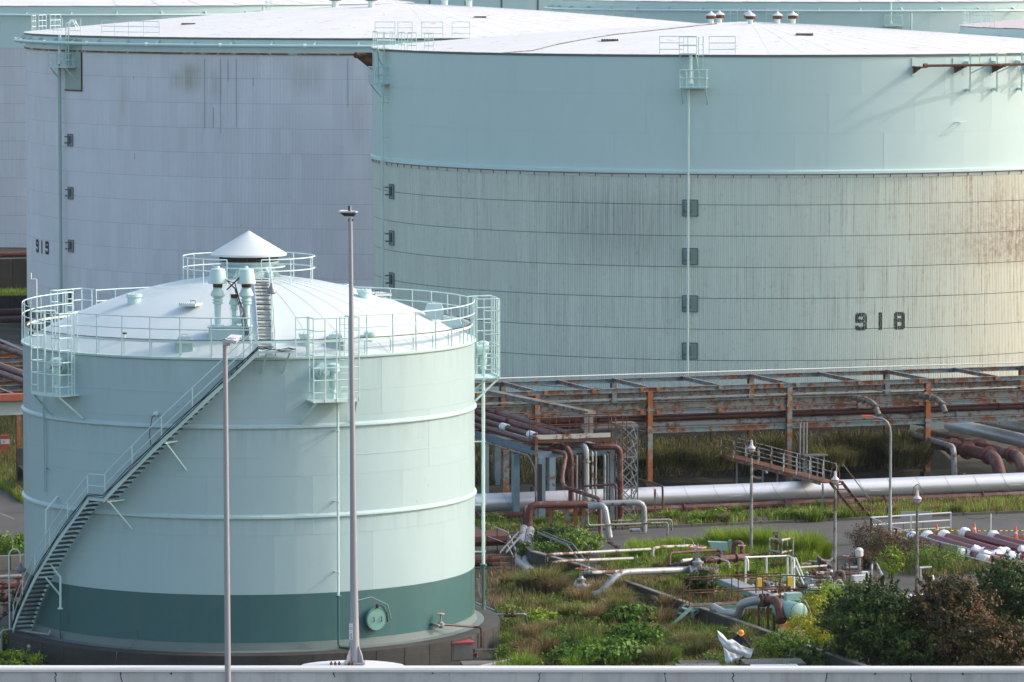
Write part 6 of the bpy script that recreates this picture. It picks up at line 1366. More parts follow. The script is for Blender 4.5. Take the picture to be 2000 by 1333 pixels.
# ================================================================== RIGHT YARD
fw = thing('railing', 'white three-rail fence corner beside the street lamp', 'railing', G(1700,1040))
c0, c1, c2 = G(1701,1046), G(1780,1040), G(1857,1036)
def wf(t, a, b, h, n):
    for f in (1,.58,.16): MB().path([a+Vector((0,0,h*f)), b+Vector((0,0,h*f))], .038, 6).build('rail', m_white, t)
    for k in range(n+1): p = a.lerp(b,k/n); MB().box(p+Vector((0,0,h/2)), (.09,.09,h)).build('rail_post', m_white, t, smooth=False)
wf(fw, c0, c2, .95, 2)
fe = [G(1701,1046), G(1750,1067), G(1835,1095), G(1887,1108), G(1938,1122), G(1990,1134), G(2060,1150)]
fw2 = thing('railing', 'white fence running to the lower right past the red pipes', 'railing', G(1750,1067))
for p, q in zip(fe, fe[1:]): wf(fw2, p, q, .95, 1)
b0 = G(1792,1035); sg = thing('notice_board', 'back of a grey notice board behind the white fence', 'sign', b0); q = pz(1790,1009,b0.y)
MB().box(q,(1.7,.05,.55),.1).build('board', m_sign, sg)
for s_ in (-.7,.35): MB().bar((q.x+s_,q.y+.05,q.z+.3),(q.x+s_,q.y+.05,0),.06,.06).build('leg', m_galv, sg)
ch = [G(1862,1036), G(1935,1046), G(2045,1040)]
t = thing('chain_barrier', 'white post with a sagging dark chain beside the road', 'chain barrier', ch[1]); MB().tube(ch[1], ch[1]+Vector((0,0,1.15)), .035, 6).build('post', m_white, t)
for a, b in zip(ch, ch[1:]): MB().path([a.lerp(b,k/10)+Vector((0,0,1.0-.25*math.sin(math.pi*k/10))) for k in range(11)], .018, 5).build('chain', m_flash, t)
rope = thing('striped_bar', 'low black and yellow striped bar in front of the chain', 'barrier bar', G(1850,1052))
p0, p1 = pz(1830,1037,250), pz(2010,1037,254); n = 34
for k in range(n): MB().tube(p0.lerp(p1,k/n), p0.lerp(p1,(k+1)/n), .028, 6).build('stripe', (m_black, m_yellow)[k % 2], rope)
def cone(u, v, h, lb):
    p = G(u, v); t = thing('traffic_cone', lb, 'traffic cone', p, 'traffic cones around the red pipes')
    MB().box(p+Vector((0,0,.02)),(.36,.36,.04)).build('base', m_cone, t, smooth=False); MB().lathe(p, [(.15,.04),(.09,h*.5)], 14, close=False).build('cone_body', m_cone, t)
    MB().lathe(p, [(.092,h*.5),(.07,h*.66)], 14, close=False).build('white_band', m_white, t); MB().lathe(p, [(.07,h*.66),(.03,h),(0,h+.01)], 14).build('cone_tip', m_cone, t)
cone(1757,1050,.5,'orange traffic cone behind the corner of the white fence'); cone(1830,1050,.7,'orange traffic cone between the first red pipe ends, by the chain'); cone(1903,1047,.7,'orange traffic cone behind the fourth red pipe'); cone(1984,1058,.8,'taller orange traffic cone with a white band near the right edge'); cone(2001,1058,.7,'orange traffic cone cut by the right edge of the picture'); cone(1986,1081,.5,'orange traffic cone among the white wrapped pipe ends')
def wrapped(u0, v0, u1, v1, r, lb, z=.35):
    a, b = G(u0,v0,z), G(u1,v1,z); d = (b-a).normalized(); t = thing('stored_pipe', lb, 'pipe', a, 'wrapped pipes lying in the yard')
    MB().tube(a, b, r, 18).build('tube', m_maroon, t)
    for p, dd in ((a, d), (b, -d)):
        mb = MB(); mb.lathe(p-dd*.12, [(r*.9,-.06),(r*1.3,0),(r*1.32,.10),(r*1.06,.22),(r*1.09,.3),(r*1.06,.55)], 20, axis=dd, close=False); mb.lathe(p-dd*.12, [(0,-.1),(r*.5,-.12),(r*.9,-.06)], 20, axis=dd); mb.build('end_wrapping', m_cloth, t)
    return t
dsc = ['first from the left','second from the left','third from the left','fourth and thickest looking','fifth, beside the tall cone']
for j, (u, v, L) in enumerate(((1783,1052,9),(1812,1050,8.5),(1845,1049,7.5),(1885,1044,7.5),(1941,1050,6))):
    a = G(u,v,.35); b = a-E2*L; 
    t = thing('stored_pipe', 'long maroon pipe with white wrapped ends, '+dsc[j], 'pipe', a, 'wrapped pipes lying in the yard')
    MB().tube(a, b, .25, 20).build('tube', m_maroon, t)
    for p, dd in ((a, -E2), (b, E2)):
        r = .25; mb = MB(); mb.lathe(p-dd*.12, [(0,-.1),(r*.6,-.12),(r*1.1,-.06),(r*1.45,0),(r*1.47,.12),(r*1.08,.26),(r*1.12,.34),(r*1.06,.62)], 20, axis=dd, close=False)
        vs = mb.v; mb.v = [tuple(c_+random.uniform(-.015,.015) for c_ in x) for x in vs]; mb.build('end_wrapping', m_cloth, t)
dsc = ['left end of the lower row','behind the orange tarpaulin, second','middle of the lower row','right part of the lower row','upper right of the lower row','at the right picture edge']
for j, (u, v) in enumerate(((1878,1084),(1905,1080),(1925,1090),(1955,1084),(1975,1092),(1998,1082))):
    a = G(u,v,.38); t = thing('stored_pipe', 'short maroon pipe stub wrapped in white sheeting, '+dsc[j], 'pipe', a, 'short wrapped pipe stubs'); d = (E1*.8-E2*.6).normalized(); r = .28
    MB().tube(a, a+d*1.6, r*.8, 16).build('tube', m_maroon, t)
    mb = MB(); mb.lathe(a-d*.1, [(0,-.12),(r*.7,-.13),(r*1.3,-.04),(r*1.5,.06),(r*1.4,.2),(r*1.0,.4),(r*1.15,.6)], 20, axis=d, close=False); mb.v = [tuple(c_+random.uniform(-.02,.02) for c_ in x) for x in mb.v]; mb.build('end_wrapping', m_cloth, t)
# tarpaulin
mb = MB(); n = 14; a0_, a1_, a2_, a3_ = G(1915,1100,.3), G(2060,1128,.25), G(2060,1098,.6), G(1935,1090,.6); vs = []
for i in range(n+1):
    for j in range(n+1):
        p = a0_.lerp(a1_,i/n).lerp(a3_.lerp(a2_,i/n), j/n); vs.append(p+Vector((0,0,random.uniform(-.06,.06)+.12*math.sin(i*.9+j*.5))))
mb.add(vs, [(i*(n+1)+j, (i+1)*(n+1)+j, (i+1)*(n+1)+j+1, i*(n+1)+j+1) for i in range(n) for j in range(n)]); tag(mb.build('tarpaulin', m_tarp, org=a0_, ang=1.2), 'crumpled orange tarpaulin over things behind the reddish tree', 'tarpaulin')
t = thing('frame', 'white square pipe frame standing between the bush and the reddish tree', 'frame', G(1798,1140)); MB().path([G(1798,1140), pz(1798,1109,232), pz(1820,1108,232)], .05, 6).build('rail', m_white, t); MB().path([pz(1798,1127,232), pz(1822,1126,232), pz(1824,1140,231.5)], .05, 6).build('rail', m_white, t)
q = G(1790,1195,.7); t = thing('cabinet', 'white equipment cabinet half hidden between the bush and the reddish tree', 'cabinet', G(1790,1200)); MB().box(q,(1.4,.9,1.4),.2).build('housing', m_white, t, smooth=False); MB().box(q+Vector((0,0,.72)),(1.5,1.0,.06),.2).build('lid', m_white, t, smooth=False)

# ================================================================== NEAR GROUND
# scaffold beside the tank foundation
t = thing('pipe_scaffold', 'low scaffold of thin steel tubes with rusty clamps in front of the foundation', 'scaffold', G(870,1300))
sp_ = [(801,1262,1302),(815,1275,1302),(824,1288,1302),(976,1255,1302),(984,1248,1302),(978,1270,1302)]
Ys = 207.5
for (u, v0, v1) in ((801,1263,1300),(815,1273,1305),(824,1285,1305),(923,1243,1305),(931,1254,1305),(977,1260,1305),(958,1280,1305),(998,1277,1305)): MB().tube(pz(u,v0,Ys), pz(u,v1,Ys), .026, 6).build('standard', m_galv, t)
for (u0, v0, u1, v1) in ((800,1273,925,1270),(925,1270,980,1268),(800,1294,930,1288),(925,1289,975,1287),(800,1274,826,1299),(921,1274,932,1284),(992,1289,1002,1300)): MB().tube(pz(u0,v0,Ys-.1), pz(u1,v1,Ys-.1), .026, 6).build('ledger', m_galv, t)
for (u, v) in ((802,1273),(802,1293),(815,1287),(924,1271),(924,1289),(928,1280),(977,1287)): MB().box(pz(u,v,Ys-.15), (.16,.14,.16)).build('clamp', m_rust, t)
q = G(895,1288); t = thing('storage_chest', 'low chest with a red lid in front of the foundation ring', 'chest', q); MB().box((q.x,q.y,.38),(1.15,.8,.72),.25).build('body', m_conctop, t, smooth=False); MB().box((q.x,q.y,.78),(1.3,.95,.06),.25).build('lid', paint('red_lid', (.35,.04,.05), .5), t, smooth=False)
tag(MB().box(G(960,1298,.1),(2.6,1.2,.16),.1).build('concrete_slab', m_conctop, smooth=False, org=G(960,1298)), 'pale concrete slab behind the scaffold', 'slab')
t = thing('steel_plate', 'pale flat plate on the ground left of the worker', 'plate', G(1370,1300)); MB().box(G(1365,1302,.55),(1.9,1.3,.06),.1).build('plate', m_beige, t, smooth=False); MB().box(G(1365,1302,.3),(1.7,1.1,.4),.1).build('crate', m_conc, t, smooth=False)
t = thing('sheet_on_ground', 'white sheeting laid flat to the right of the worker', 'sheet', G(1510,1302)); MB().box(G(1515,1303,.6),(2.0,1.4,.03),.1).build('sheet', m_cloth, t, smooth=False); MB().box(G(1510,1303,.3),(2.6,1.5,.5),.1).build('base', m_conctop, t, smooth=False)
t = thing('marker_pole', 'two short grey pipes sticking up behind the parapet', 'post', G(1140,1305))
for s_ in (0,.13): MB().tube(pz(1139,1283,205)+Vector((s_,0,0)), pz(1139,1310,205)+Vector((s_,0,0)), .045, 8).build('pipe', m_galv, t)
MB().tube(pz(1200,1299,205), pz(1285,1297,205.5), .04, 6).build('bar', m_galv, t)

# worker shaking out a white sheet
wg = G(1440, 1307); hp = thing('person', 'worker in dark navy clothes and orange helmet bending forward, shaking out a white sheet', 'person', wg)
X = lambda x, y, z: wg+Vector((x, y, z))
me = bpy.data.meshes.new('body'); 
J = [X(0,0,.88), X(.03,-.03,1.10), X(.08,-.12,1.32), X(.09,-.17,1.42), X(.12,-.25,1.50), X(.13,-.28,1.60),
     X(-.10,0,.84), X(-.12,-.05,.48), X(-.12,.02,.10), X(-.13,-.12,.04),
     X(.10,.02,.84), X(.12,-.03,.48), X(.12,.04,.10), X(.12,-.10,.04),
     X(-.13,-.12,1.36), X(-.32,-.22,1.22), X(-.50,-.36,1.20), X(.27,-.12,1.34), X(.42,-.22,1.14), X(.56,-.36,.96)]
EE = [(0,1),(1,2),(2,3),(3,4),(4,5),(0,6),(6,7),(7,8),(8,9),(0,10),(10,11),(11,12),(12,13),(2,14),(14,15),(15,16),(2,17),(17,18),(18,19)]
rad = [.17,.165,.18,.09,.075,.10,.11,.085,.055,.05,.11,.085,.055,.05,.085,.06,.045,.085,.06,.045]
me.from_pydata([tuple(p-wg) for p in J], EE, []); bo = bpy.data.objects.new('body', me); COL.objects.link(bo); bo.parent = hp
sk = bo.modifiers.new('skin','SKIN'); 
for i, v_ in enumerate(me.skin_vertices[0].data if me.skin_vertices else []): v_.radius = (rad[i], rad[i])
if not me.skin_vertices:
    bpy.context.view_layer.update()
    bpy.context.view_layer.objects.active = bo; bo.select_set(True)
    me.attributes
ss = bo.modifiers.new('sub','SUBSURF'); ss.levels = 2; ss.render_levels = 2; me.materials.append(m_navy)
MB().lathe(X(.13,-.29,1.56), [(0,-.13),(.05,-.12),(.085,-.05),(.095,.02),(.09,.08),(0,.12)], 16, axis=(.1,-.35,1)).build('head', m_skin, hp)
MB().lathe(X(.13,-.30,1.60), [(.155,-.01),(.15,.0),(.135,.02),(.13,.07),(.11,.12),(.06,.155),(0,.165)], 22, axis=(.12,-.55,1)).build('helmet', m_helmet, hp)
MB().lathe(X(.13,-.40,1.555), [(.10,0),(.09,.015),(0,.02)], 14, axis=(.12,-.55,1)).build('helmet_peak', m_helmet, hp)
for k, (hx, hy, hz_, sg_) in enumerate(((-.53,-.38,1.19,-1),(.60,-.39,.94,1))):
    mb = MB(); mb.lathe(X(hx-.0*sg_,hy,hz_), [(0,-.045),(.035,-.03),(.04,.02),(.03,.05),(0,.06)], 10, axis=(sg_,-.4,0))
    for f in range(4): mb.path([X(hx+.04*sg_, hy-.02, hz_+.03-.02*f), X(hx+.085*sg_, hy-.04, hz_+.03-.021*f), X(hx+.10*sg_, hy-.03, hz_-.0-.02*f)], [.011,.010,.008], 6)
    mb.path([X(hx, hy-.03, hz_+.03), X(hx+.03*sg_, hy-.07, hz_+.04), X(hx+.06*sg_, hy-.08, hz_+.03)], [.013,.012,.009], 6); mb.build('hand', m_skin, hp)
def cloth_sheet(label, corners, amp, seed, nn=26, name='held_sheet'):
    rs_ = random.Random(seed); a, b, c, d = corners; vs = []; ph = [rs_.uniform(0,6) for _ in range(6)]
    for i in range(nn+1):
        for j in range(nn+1):
            s_, t_ = i/nn, j/nn; p = a.lerp(b, s_).lerp(d.lerp(c, s_), t_)
            w = amp*(math.sin(7*s_+3*t_+ph[0])+.6*math.sin(13*s_-5*t_+ph[1])+.4*math.sin(22*s_+9*t_+ph[2]))
            sag = -.25*math.sin(math.pi*s_)*(.5+t_*.5); vs.append(p+Vector((.2*w, w, sag*.5+.3*w)))
    mb = MB(); mb.add(vs, [(i*(nn+1)+j, (i+1)*(nn+1)+j, (i+1)*(nn+1)+j+1, i*(nn+1)+j+1) for i in range(nn) for j in range(nn)])
    o = mb.build(name, m_cloth, org=corners[0], ang=3); sm = o.modifiers.new('thick','SOLIDIFY'); sm.thickness = .008; return tag(o, label, 'sheet')
Yw = wg.y-.55
def billow(label, top, bot, Y0, seed, nn=36, mm=14):
    rs_ = random.Random(seed); ph = [rs_.uniform(0,6) for _ in range(5)]; vs = []
    def at_(pl, s_):
        x = s_*(len(pl)-1); i = min(int(x), len(pl)-2); f = x-i; f = f*f*(3-2*f); return (pl[i][0]*(1-f)+pl[i+1][0]*f, pl[i][1]*(1-f)+pl[i+1][1]*f)
    for i in range(nn+1):
        for j in range(mm+1):
            s_, t_ = i/nn, j/mm; u0, v0 = at_(top, s_); u1, v1 = at_(bot, s_); u, v = u0+(u1-u0)*t_, v0+(v1-v0)*t_
            dep = -.16*math.sin(math.pi*t_)*math.sin(math.pi*min(1,s_+.1)) + .03*math.sin(9*t_+5*s_+ph[0]) + .02*math.sin(17*s_-7*t_+ph[1]) + .012*math.sin(26*s_+11*t_+ph[2])
            vs.append(D(u, v, Y0+dep))
    mb = MB(); mb.add(vs, [(i*(mm+1)+j, (i+1)*(mm+1)+j, (i+1)*(mm+1)+j+1, i*(mm+1)+j+1) for i in range(nn) for j in range(mm)])
    o = mb.build('held_sheet', m_cloth, org=vs[0], ang=3); sm = o.modifiers.new('thick','SOLIDIFY'); sm.thickness = .008; return tag(o, label, 'sheet')
billow('white sheet billowing from the hands of the worker', [(1401,1232),(1411,1239),(1421,1251),(1430,1249),(1438,1254),(1447,1261),(1459,1265),(1471,1270)], [(1401,1235),(1404,1250),(1412,1263),(1424,1273),(1438,1277),(1449,1280),(1457,1285),(1466,1286)], Yw, 4)
billow('lower fold of the white sheet hanging to the ground before the worker', [(1413,1264),(1420,1270),(1430,1276),(1442,1279),(1452,1280)], [(1418,1304),(1423,1305),(1429,1301),(1434,1294),(1444,1288)], Yw+.15, 9)
cloth_sheet('part of the white sheet trailing on the ground at the right of the worker', [pz(1447,1287,Yw+.3), pz(1450,1290,Yw+.3), pz(1470,1304,Yw+.2), pz(1446,1304,Yw+.2)], .02, 12)

# ================================================================== ELEVATED ROAD IN FRONT: parapet, poles, wall boxes
PY = 118.2; slope = -.0048; DZ = D(1000,1300,118.6).z-13.25
def pw(x, dy, z): return Vector((x, PY+slope*x+dy, z+DZ))
par = thing('parapet', 'long pale concrete parapet with a white rounded top along the bottom of the picture', 'parapet', pw(-16,0,12.1))
L_ = 1.66
for k in range(20):
    x0 = -16.5+k*L_; MB().bar(pw(x0+.002,.17,12.55), pw(x0+L_-.002,.17,12.55), .34, 1.24).build('wall_panel', m_parapet, par, smooth=False)
mb = MB(); prof = [(-.045,13.14),(-.05,13.20),(-.02,13.245),(.36,13.25),(.40,13.21),(.40,13.14)]
for k in range(2):
    xs = [-16.5+i*33/40 for i in range(41)]
vs = [pw(x, a, z) for x in xs for a, z in prof]; m = len(prof)
mb.add(vs, [(i*m+j, i*m+(j+1) % m, (i+1)*m+(j+1) % m, (i+1)*m+j) for i in range(40) for j in range(m)]); mb.build('coping', m_cap, par)
# widened platform of the parapet for the lamp pole
mb = MB(); cx_ = -4.0; pts = []
for i in range(25): t_ = i/24; pts.append((cx_-1.35+2.7*t_, .35+1.0*(math.sin(math.pi*t_)**.55)))
vs = [pw(x, a, 13.22+.02*(a > .5)) for x, a in pts]+[pw(x, .3, 13.22) for x, a in pts]+[pw(x, a, 12.7) for x, a in pts]; n = 25
mb.add(vs, [(n+i, n+i+1, i+1, i) for i in range(n-1)]+[(i, i+1, 2*n+i+1, 2*n+i) for i in range(n-1)]); mb.build('pole_platform', m_cap, par, smooth=False)
# cracks running down the panels
rs_ = random.Random(8)
for (u, ln) in ((103,.5),(233,.45),(330,.06),(650,.12),(845,.04),(1054,.45),(1302,.35),(1434,.5),(1618,.4),(1784,.5),(1885,.06),(1712,.05)):
    x = (u-1000)/FPX*118.6; mb = MB(); pp = [pw(x+rs_.uniform(-.03,.03), -.0035, 13.13-ln*i/7) for i in range(8)]
    for a, b in zip(pp, pp[1:]): mb.bar(a, b, .014+.012*rs_.random(), .006, up=(0,1,0))
    mb.build('crack', m_black, par)
MB().bar(pw(-16.5,2.2-2.0-9,12.0), pw(17,2.2-2.0-9,12.0), 18.2, .3).build('road_deck', m_asph, smooth=False)['kind'] = 'structure'
# recessed boxes in the wall
def wallbox(u0, u1, v0, m_, lb, dark=False):
    x0, x1 = (u0-1000)/FPX*118.4, (u1-1000)/FPX*118.4; z1 = D((u0+u1)/2, v0, 118.2).z; t = thing('wall_box', lb, 'wall box', pw((x0+x1)/2,-.02,z1-.5))
    MB().bar(pw(x0,-.02,z1-.28), pw(x1,-.02,z1-.28), .04, .56).build('frame', m_black if dark else m_flash, t, smooth=False)
    MB().bar(pw(x0+.04,-.045,z1-.29), pw(x1-.04,-.045,z1-.29), .02, .50).build('door', m_, t, smooth=False)
    xm = (x0+x1)/2; MB().bar(pw(xm-.05,-.06,z1-.17), pw(xm+.05,-.06,z1-.17), .008, .12).build('label_plate', m_white, t, smooth=False)
wallbox(635,666,1321,m_sign,'small grey box set in the parapet left of the lamp pole'); wallbox(686,734,1317,paint('blue_grey_door',(.20,.25,.31),.5),'larger blue grey framed box set in the parapet under the lamp pole',True)
# far lamp pole
px_ = (690-1000)/FPX*118.9; pb = pw(px_, .75, 13.25); ztop = D(684, 432, pb.y).z
lp = thing('lamp_pole', 'tall tapering grey lamp pole standing on the parapet, flat lamp at its top', 'street lamp', pb)
dx = D(684.5, 432, pb.y).x-pb.x
MB().path([pb+Vector((dx*f_,0,(ztop-pb.z)*f_)) for f_ in (0,.12,.3,.5,1)], [.130,.105,.085,.070,.050], 16).build('pole', m_pole, lp)
MB().box(pb+Vector((0,0,.02)),(.52,.44,.04)).build('base_plate', m_pole, lp)
for k in range(4):
    a = .78+k*1.571; c_, s_ = math.cos(a), math.sin(a); MB().add([pb+Vector((c_*.1,s_*.1,.5)), pb+Vector((c_*.12,s_*.12,.04)), pb+Vector((c_*.30,s_*.26,.04)), pb+Vector((c_*.26,s_*.24,.2))], [(0,1,2,3)]).build('gusset', m_pole, lp, smooth=False)
mb = MB()
for (a, b) in ((-.38,0),(-.28,.0),(-.03,-.02),(.05,-.02),(-.48,0)): mb.lathe(pb+Vector((a-.1,b-.3,.0)), [(.035,0),(.035,.05),(.02,.05),(.02,.09)], 8)
mb.build('anchor_bolts', m_rust, lp)
tp = Vector((pb.x+dx,pb.y,ztop))
MB().path([tp, tp+Vector((0,0,.08))], .045, 8).build('neck', m_pole, lp); MB().bar(tp+Vector((-.06,0,.02)), tp+Vector((.07,0,.02)), .05, .05).build('clamp', m_lampdk, lp)
mb = MB(); c = tp+Vector((-.03,.05,.22)); mb.add([c+Vector(v) for v in ((-.24,-.22,-.01),(.16,-.22,-.01),(.20,.24,-.03),(-.18,.24,.0),(-.27,-.24,.03),(.17,-.24,.03),(.22,.26,.01),(-.2,.26,.04))], [(0,3,2,1),(4,5,6,7),(0,1,5,4),(1,2,6,5),(2,3,7,6),(3,0,4,7)]); mb.build('lamp_casing', m_polehead, lp, smooth=False)
mb = MB(); mb.add([c+Vector(v) for v in ((-.23,-.21,-.012),(.15,-.21,-.012),(.18,.22,-.035),(-.17,.22,-.012),(-.12,-.1,-.10),(.12,-.1,-.10),(.12,.15,-.12),(-.10,.15,-.10))], [(3,2,1,0),(4,5,6,7),(0,1,5,4),(1,2,6,5),(2,3,7,6),(3,0,4,7)]); mb.build('lamp_underside', m_lampdk, lp, smooth=False)
MB().box(c+Vector((0,.0,.09)),(.07,.05,.13)).build('sensor', m_lampdk, lp); MB().box(c+Vector((.035,0,.09)),(.02,.06,.14)).build('sensor_cover', m_polehead, lp)
# number plate on the pole: 10123
pt = paint('number_plate', (.75,.76,.78), .4, .03); q = D(685.5,1234,pb.y-.16); MB().box(q,(.085,.012,.40)).build('number_plate', pt, lp, smooth=False)
SEGS = {'1':'bc','0':'abcdef','2':'abged','3':'abgcd'}
def digit(ch_, c_, w, h, parent, s=.009):
    mb = MB(); y = -.008
    P_ = {'a':((-w,0,h),(w,0,h)),'b':((w,0,h),(w,0,0)),'c':((w,0,0),(w,0,-h)),'d':((-w,0,-h),(w,0,-h)),'e':((-w,0,0),(-w,0,-h)),'f':((-w,0,h),(-w,0,0)),'g':((-w,0,0),(w,0,0))}
    for sg in SEGS[ch_]:
        a, b = P_[sg]; dx_ = -w if ch_ == '1' else 0
        mb.bar(c_+Vector((a[0]+dx_,y,a[2])), c_+Vector((b[0]+dx_,y,b[2])), .004, s, up=(0,0,1) if a[2] == b[2] else (1,0,0))
    mb.build('printed_digit', m_ink, parent, smooth=False)
for i, ch_ in enumerate('10123'): digit(ch_, q+Vector((0,0,.155-i*.077)), .022, .026, lp)
# near lamp pole
yb = 101.0; tpn = D(439.5, 662, yb); bb = Vector((D(444.5,1333,yb).x+.02, yb, 12.0))
lp2 = thing('lamp_pole', 'nearer lamp pole crossing the small tank on the left, pale lamp head at its top', 'street lamp', bb)
MB().path([bb, bb.lerp(tpn,.5), tpn], [.070,.062,.050], 16).build('pole', m_pole, lp2)
mb = MB(); c = tpn+Vector((.14,-.1,.0)); mb.add([c+Vector(v) for v in ((-.13,-.22,-.05),(.10,-.22,-.09),(.20,.26,.0),(-.03,.26,.02),(-.12,-.24,.02),(.13,-.24,-.02),(.22,.28,.06),(-.02,.28,.08))], [(0,3,2,1),(4,5,6,7),(0,1,5,4),(1,2,6,5),(2,3,7,6),(3,0,4,7)]); mb.build('lamp_casing', m_polehead, lp2, smooth=False)
for k in range(4): MB().bar(c+Vector((-.08+.05*k,-.16+.1*k,.035)), c+Vector((.06+.05*k,-.20+.1*k,.01)), .02, .03).build('cooling_fin', m_polehead, lp2)
MB().path([tpn-Vector((0,0,.12)), tpn+Vector((.08,-.03,-.12)), tpn+Vector((.1,-.05,-.03))], .03, 6).build('bracket', m_pole, lp2); MB().box(tpn+Vector((.02,0,-.08)),(.14,.1,.10)).build('clamp', m_polehead, lp2)

# ================================================================== LEFT STRIP
# branch rack running away behind the tank
bl = on_line(A0, E1, 430, 0)
r2 = thing('pipe_rack', 'rusty blue branch rack running away at the far left beside the small tank', 'pipe rack', bl); LR = lambda a, b, z: off(bl, a, b, z)
for k in range(14):
    b = 15+k*6.5; zz = 5.0
    for a in (-16,-8,0): MB().ibeam(LR(a,b,0), LR(a,b,zz), .28, .3, up=E2).build('column', m_rustcol, r2)
    MB().ibeam(LR(-16.5,b,zz), LR(.5,b,zz), .22, .28).build('cross_beam', m_blue, r2); MB().ibeam(LR(-16.5,b+3.2,zz), LR(.5,b+3.2,zz), .18, .22).build('cross_beam', m_rustcol, r2)
for a in (-16,-12,-8,-4,0): MB().ibeam(LR(a,14,zz), LR(a,100,zz), .2, .3).build('beam', m_beige, r2)
for j, (a, z) in enumerate(((-13.8,5.35),(-10.2,5.35),(-6.2,5.35),(-5.2,5.35),(-1.8,5.35))): pipeline(['first','second','third','fourth','fifth'][j]+' maroon pipe from the left lying on the far left branch rack', [LR(a,14,z), LR(a,100,z)], .2, m_redpipe2 if j % 2 else m_redpipe)
q = D(22, 783, 262); t = thing('steel_girder', 'pale green girder with a red box on it at the left edge', 'girder', q); MB().ibeam(q-E1*4-Vector((0,0,.4)), q+E1*3-Vector((0,0,.4)), .4, .75).build('girder', m_greenb_ := paint('grey_green_beam', (.30,.36,.33), .6, .15, .3), t); MB().box(q+Vector((0,0,.2)),(2.4,.8,.35),AL).build('red_box', paint('faded_red',(.30,.07,.04),.6,.2,rust=.3), t)
for s_ in (-1.3,.7): MB().bar(q+E1*s_-Vector((0,0,.8)), Vector((q.x+E1.x*s_,q.y+E1.y*s_,0)), .12,.12).build('leg', m_galv, t)
# dark dike walls and pipes beyond
for j, (v, h, lb) in enumerate(((548,3.0,'dark concrete wall at the far left edge below the farthest tank'),(592,1.6,'lower dark concrete wall at the far left edge'))):
    p = G(25, v+22); t = thing('dike_wall', lb, 'wall', p)
    for k in range(12): MB().bar(p-E1*(30-k*5)+Vector((0,0,h/2)), p-E1*(30-(k+.98)*5)+Vector((0,0,h/2)), .4, h).build('wall_panel', m_concdk, t, smooth=False)
for j, (v, z, r) in enumerate(((497,2.0,.3),(585,.5,.3),(610,.6,.3),(625,.5,.25))): p = G(25,v,z); pipeline(['highest','second','third','lowest'][j]+' of the dark rusty pipes at the far left edge', [p-E1*30, p+E1*16], r, m_redpipe)
p = D(20,676,296); tag(MB().tube(D(-10,660,296), D(48,686,290), .09, 8).build('pipe', m_galv, org=p), 'thin pale pipe slanting down at the far left edge', 'pipe')
# red and white marker box
q = G(10, 897); t = thing('marker_column', 'square red column with a white band beside the left road', 'marker column', q); hh_ = D(10,850,q.y).z
MB().box((q.x,q.y,hh_*.32),(.50,.42,hh_*.64),.2).build('lower_block', m_red, t, smooth=False); MB().box((q.x,q.y,hh_*.74),(.505,.425,hh_*.2),.2).build('white_band', m_white, t, smooth=False); MB().box((q.x,q.y,hh_*.92),(.50,.42,hh_*.16),.2).build('upper_block', m_red, t, smooth=False)
MB().box((q.x-.05,q.y-.22,hh_*.74),(.14,.02,.14),.2).build('emblem', m_sign, t, smooth=False)
# lower left clutter
p = G(20,1112); t = thing('low_wall', 'low concrete wall at the lower left edge', 'wall', p)
for k in range(5): MB().bar(p-E1*(8-k*2)+Vector((0,0,.35)), p-E1*(8-k*2-1.96)+Vector((0,0,.35)), .3, .7).build('wall_panel', m_conctop, t, smooth=False)
pipeline('pale pipe rail above the low wall at the lower left', [G(-20,1128,.5), G(42,1126,.5)], .10, m_alud); pipeline('dusty red pipe at the lower left edge', [G(-20,1145,.4), G(46,1140,.4)], .22, m_redpipe2)
for j, (u, v, z, lb) in enumerate(((6,1170,.6,'rusty valve at the lower left edge, highest of three'),(26,1188,.6,'rusty valve directly left of the stair foot lamp'),(10,1212,.5,'rusty valve at the lower left edge, lowest of three'),(36,1160,.9,'rusty valve behind the stair foot lamp shade'))): valve(G(u,v,z), .8, lb, m_rust, m_redpipe, (1,.3,0), .9, .3)
pipeline('grey pipe lying behind the parapet at the lower left', [G(-20,1285,.15), G(40,1290,.15), G(55,1290,.15), G(56,1262,.9)], .08, m_greypipe, er=.15)
# weather mast behind
q = D(71, 546, 262); t = thing('weather_mast', 'thin white mast with a small side arm behind the left railing', 'mast', Vector((q.x,q.y,0))); MB().tube((q.x,q.y,0), q, .06, 6).build('pole', m_white, t); MB().path([q, q+Vector((-.3,0,.0)), q+Vector((-.3,0,.35))], .04, 6).build('side_arm', m_white, t)

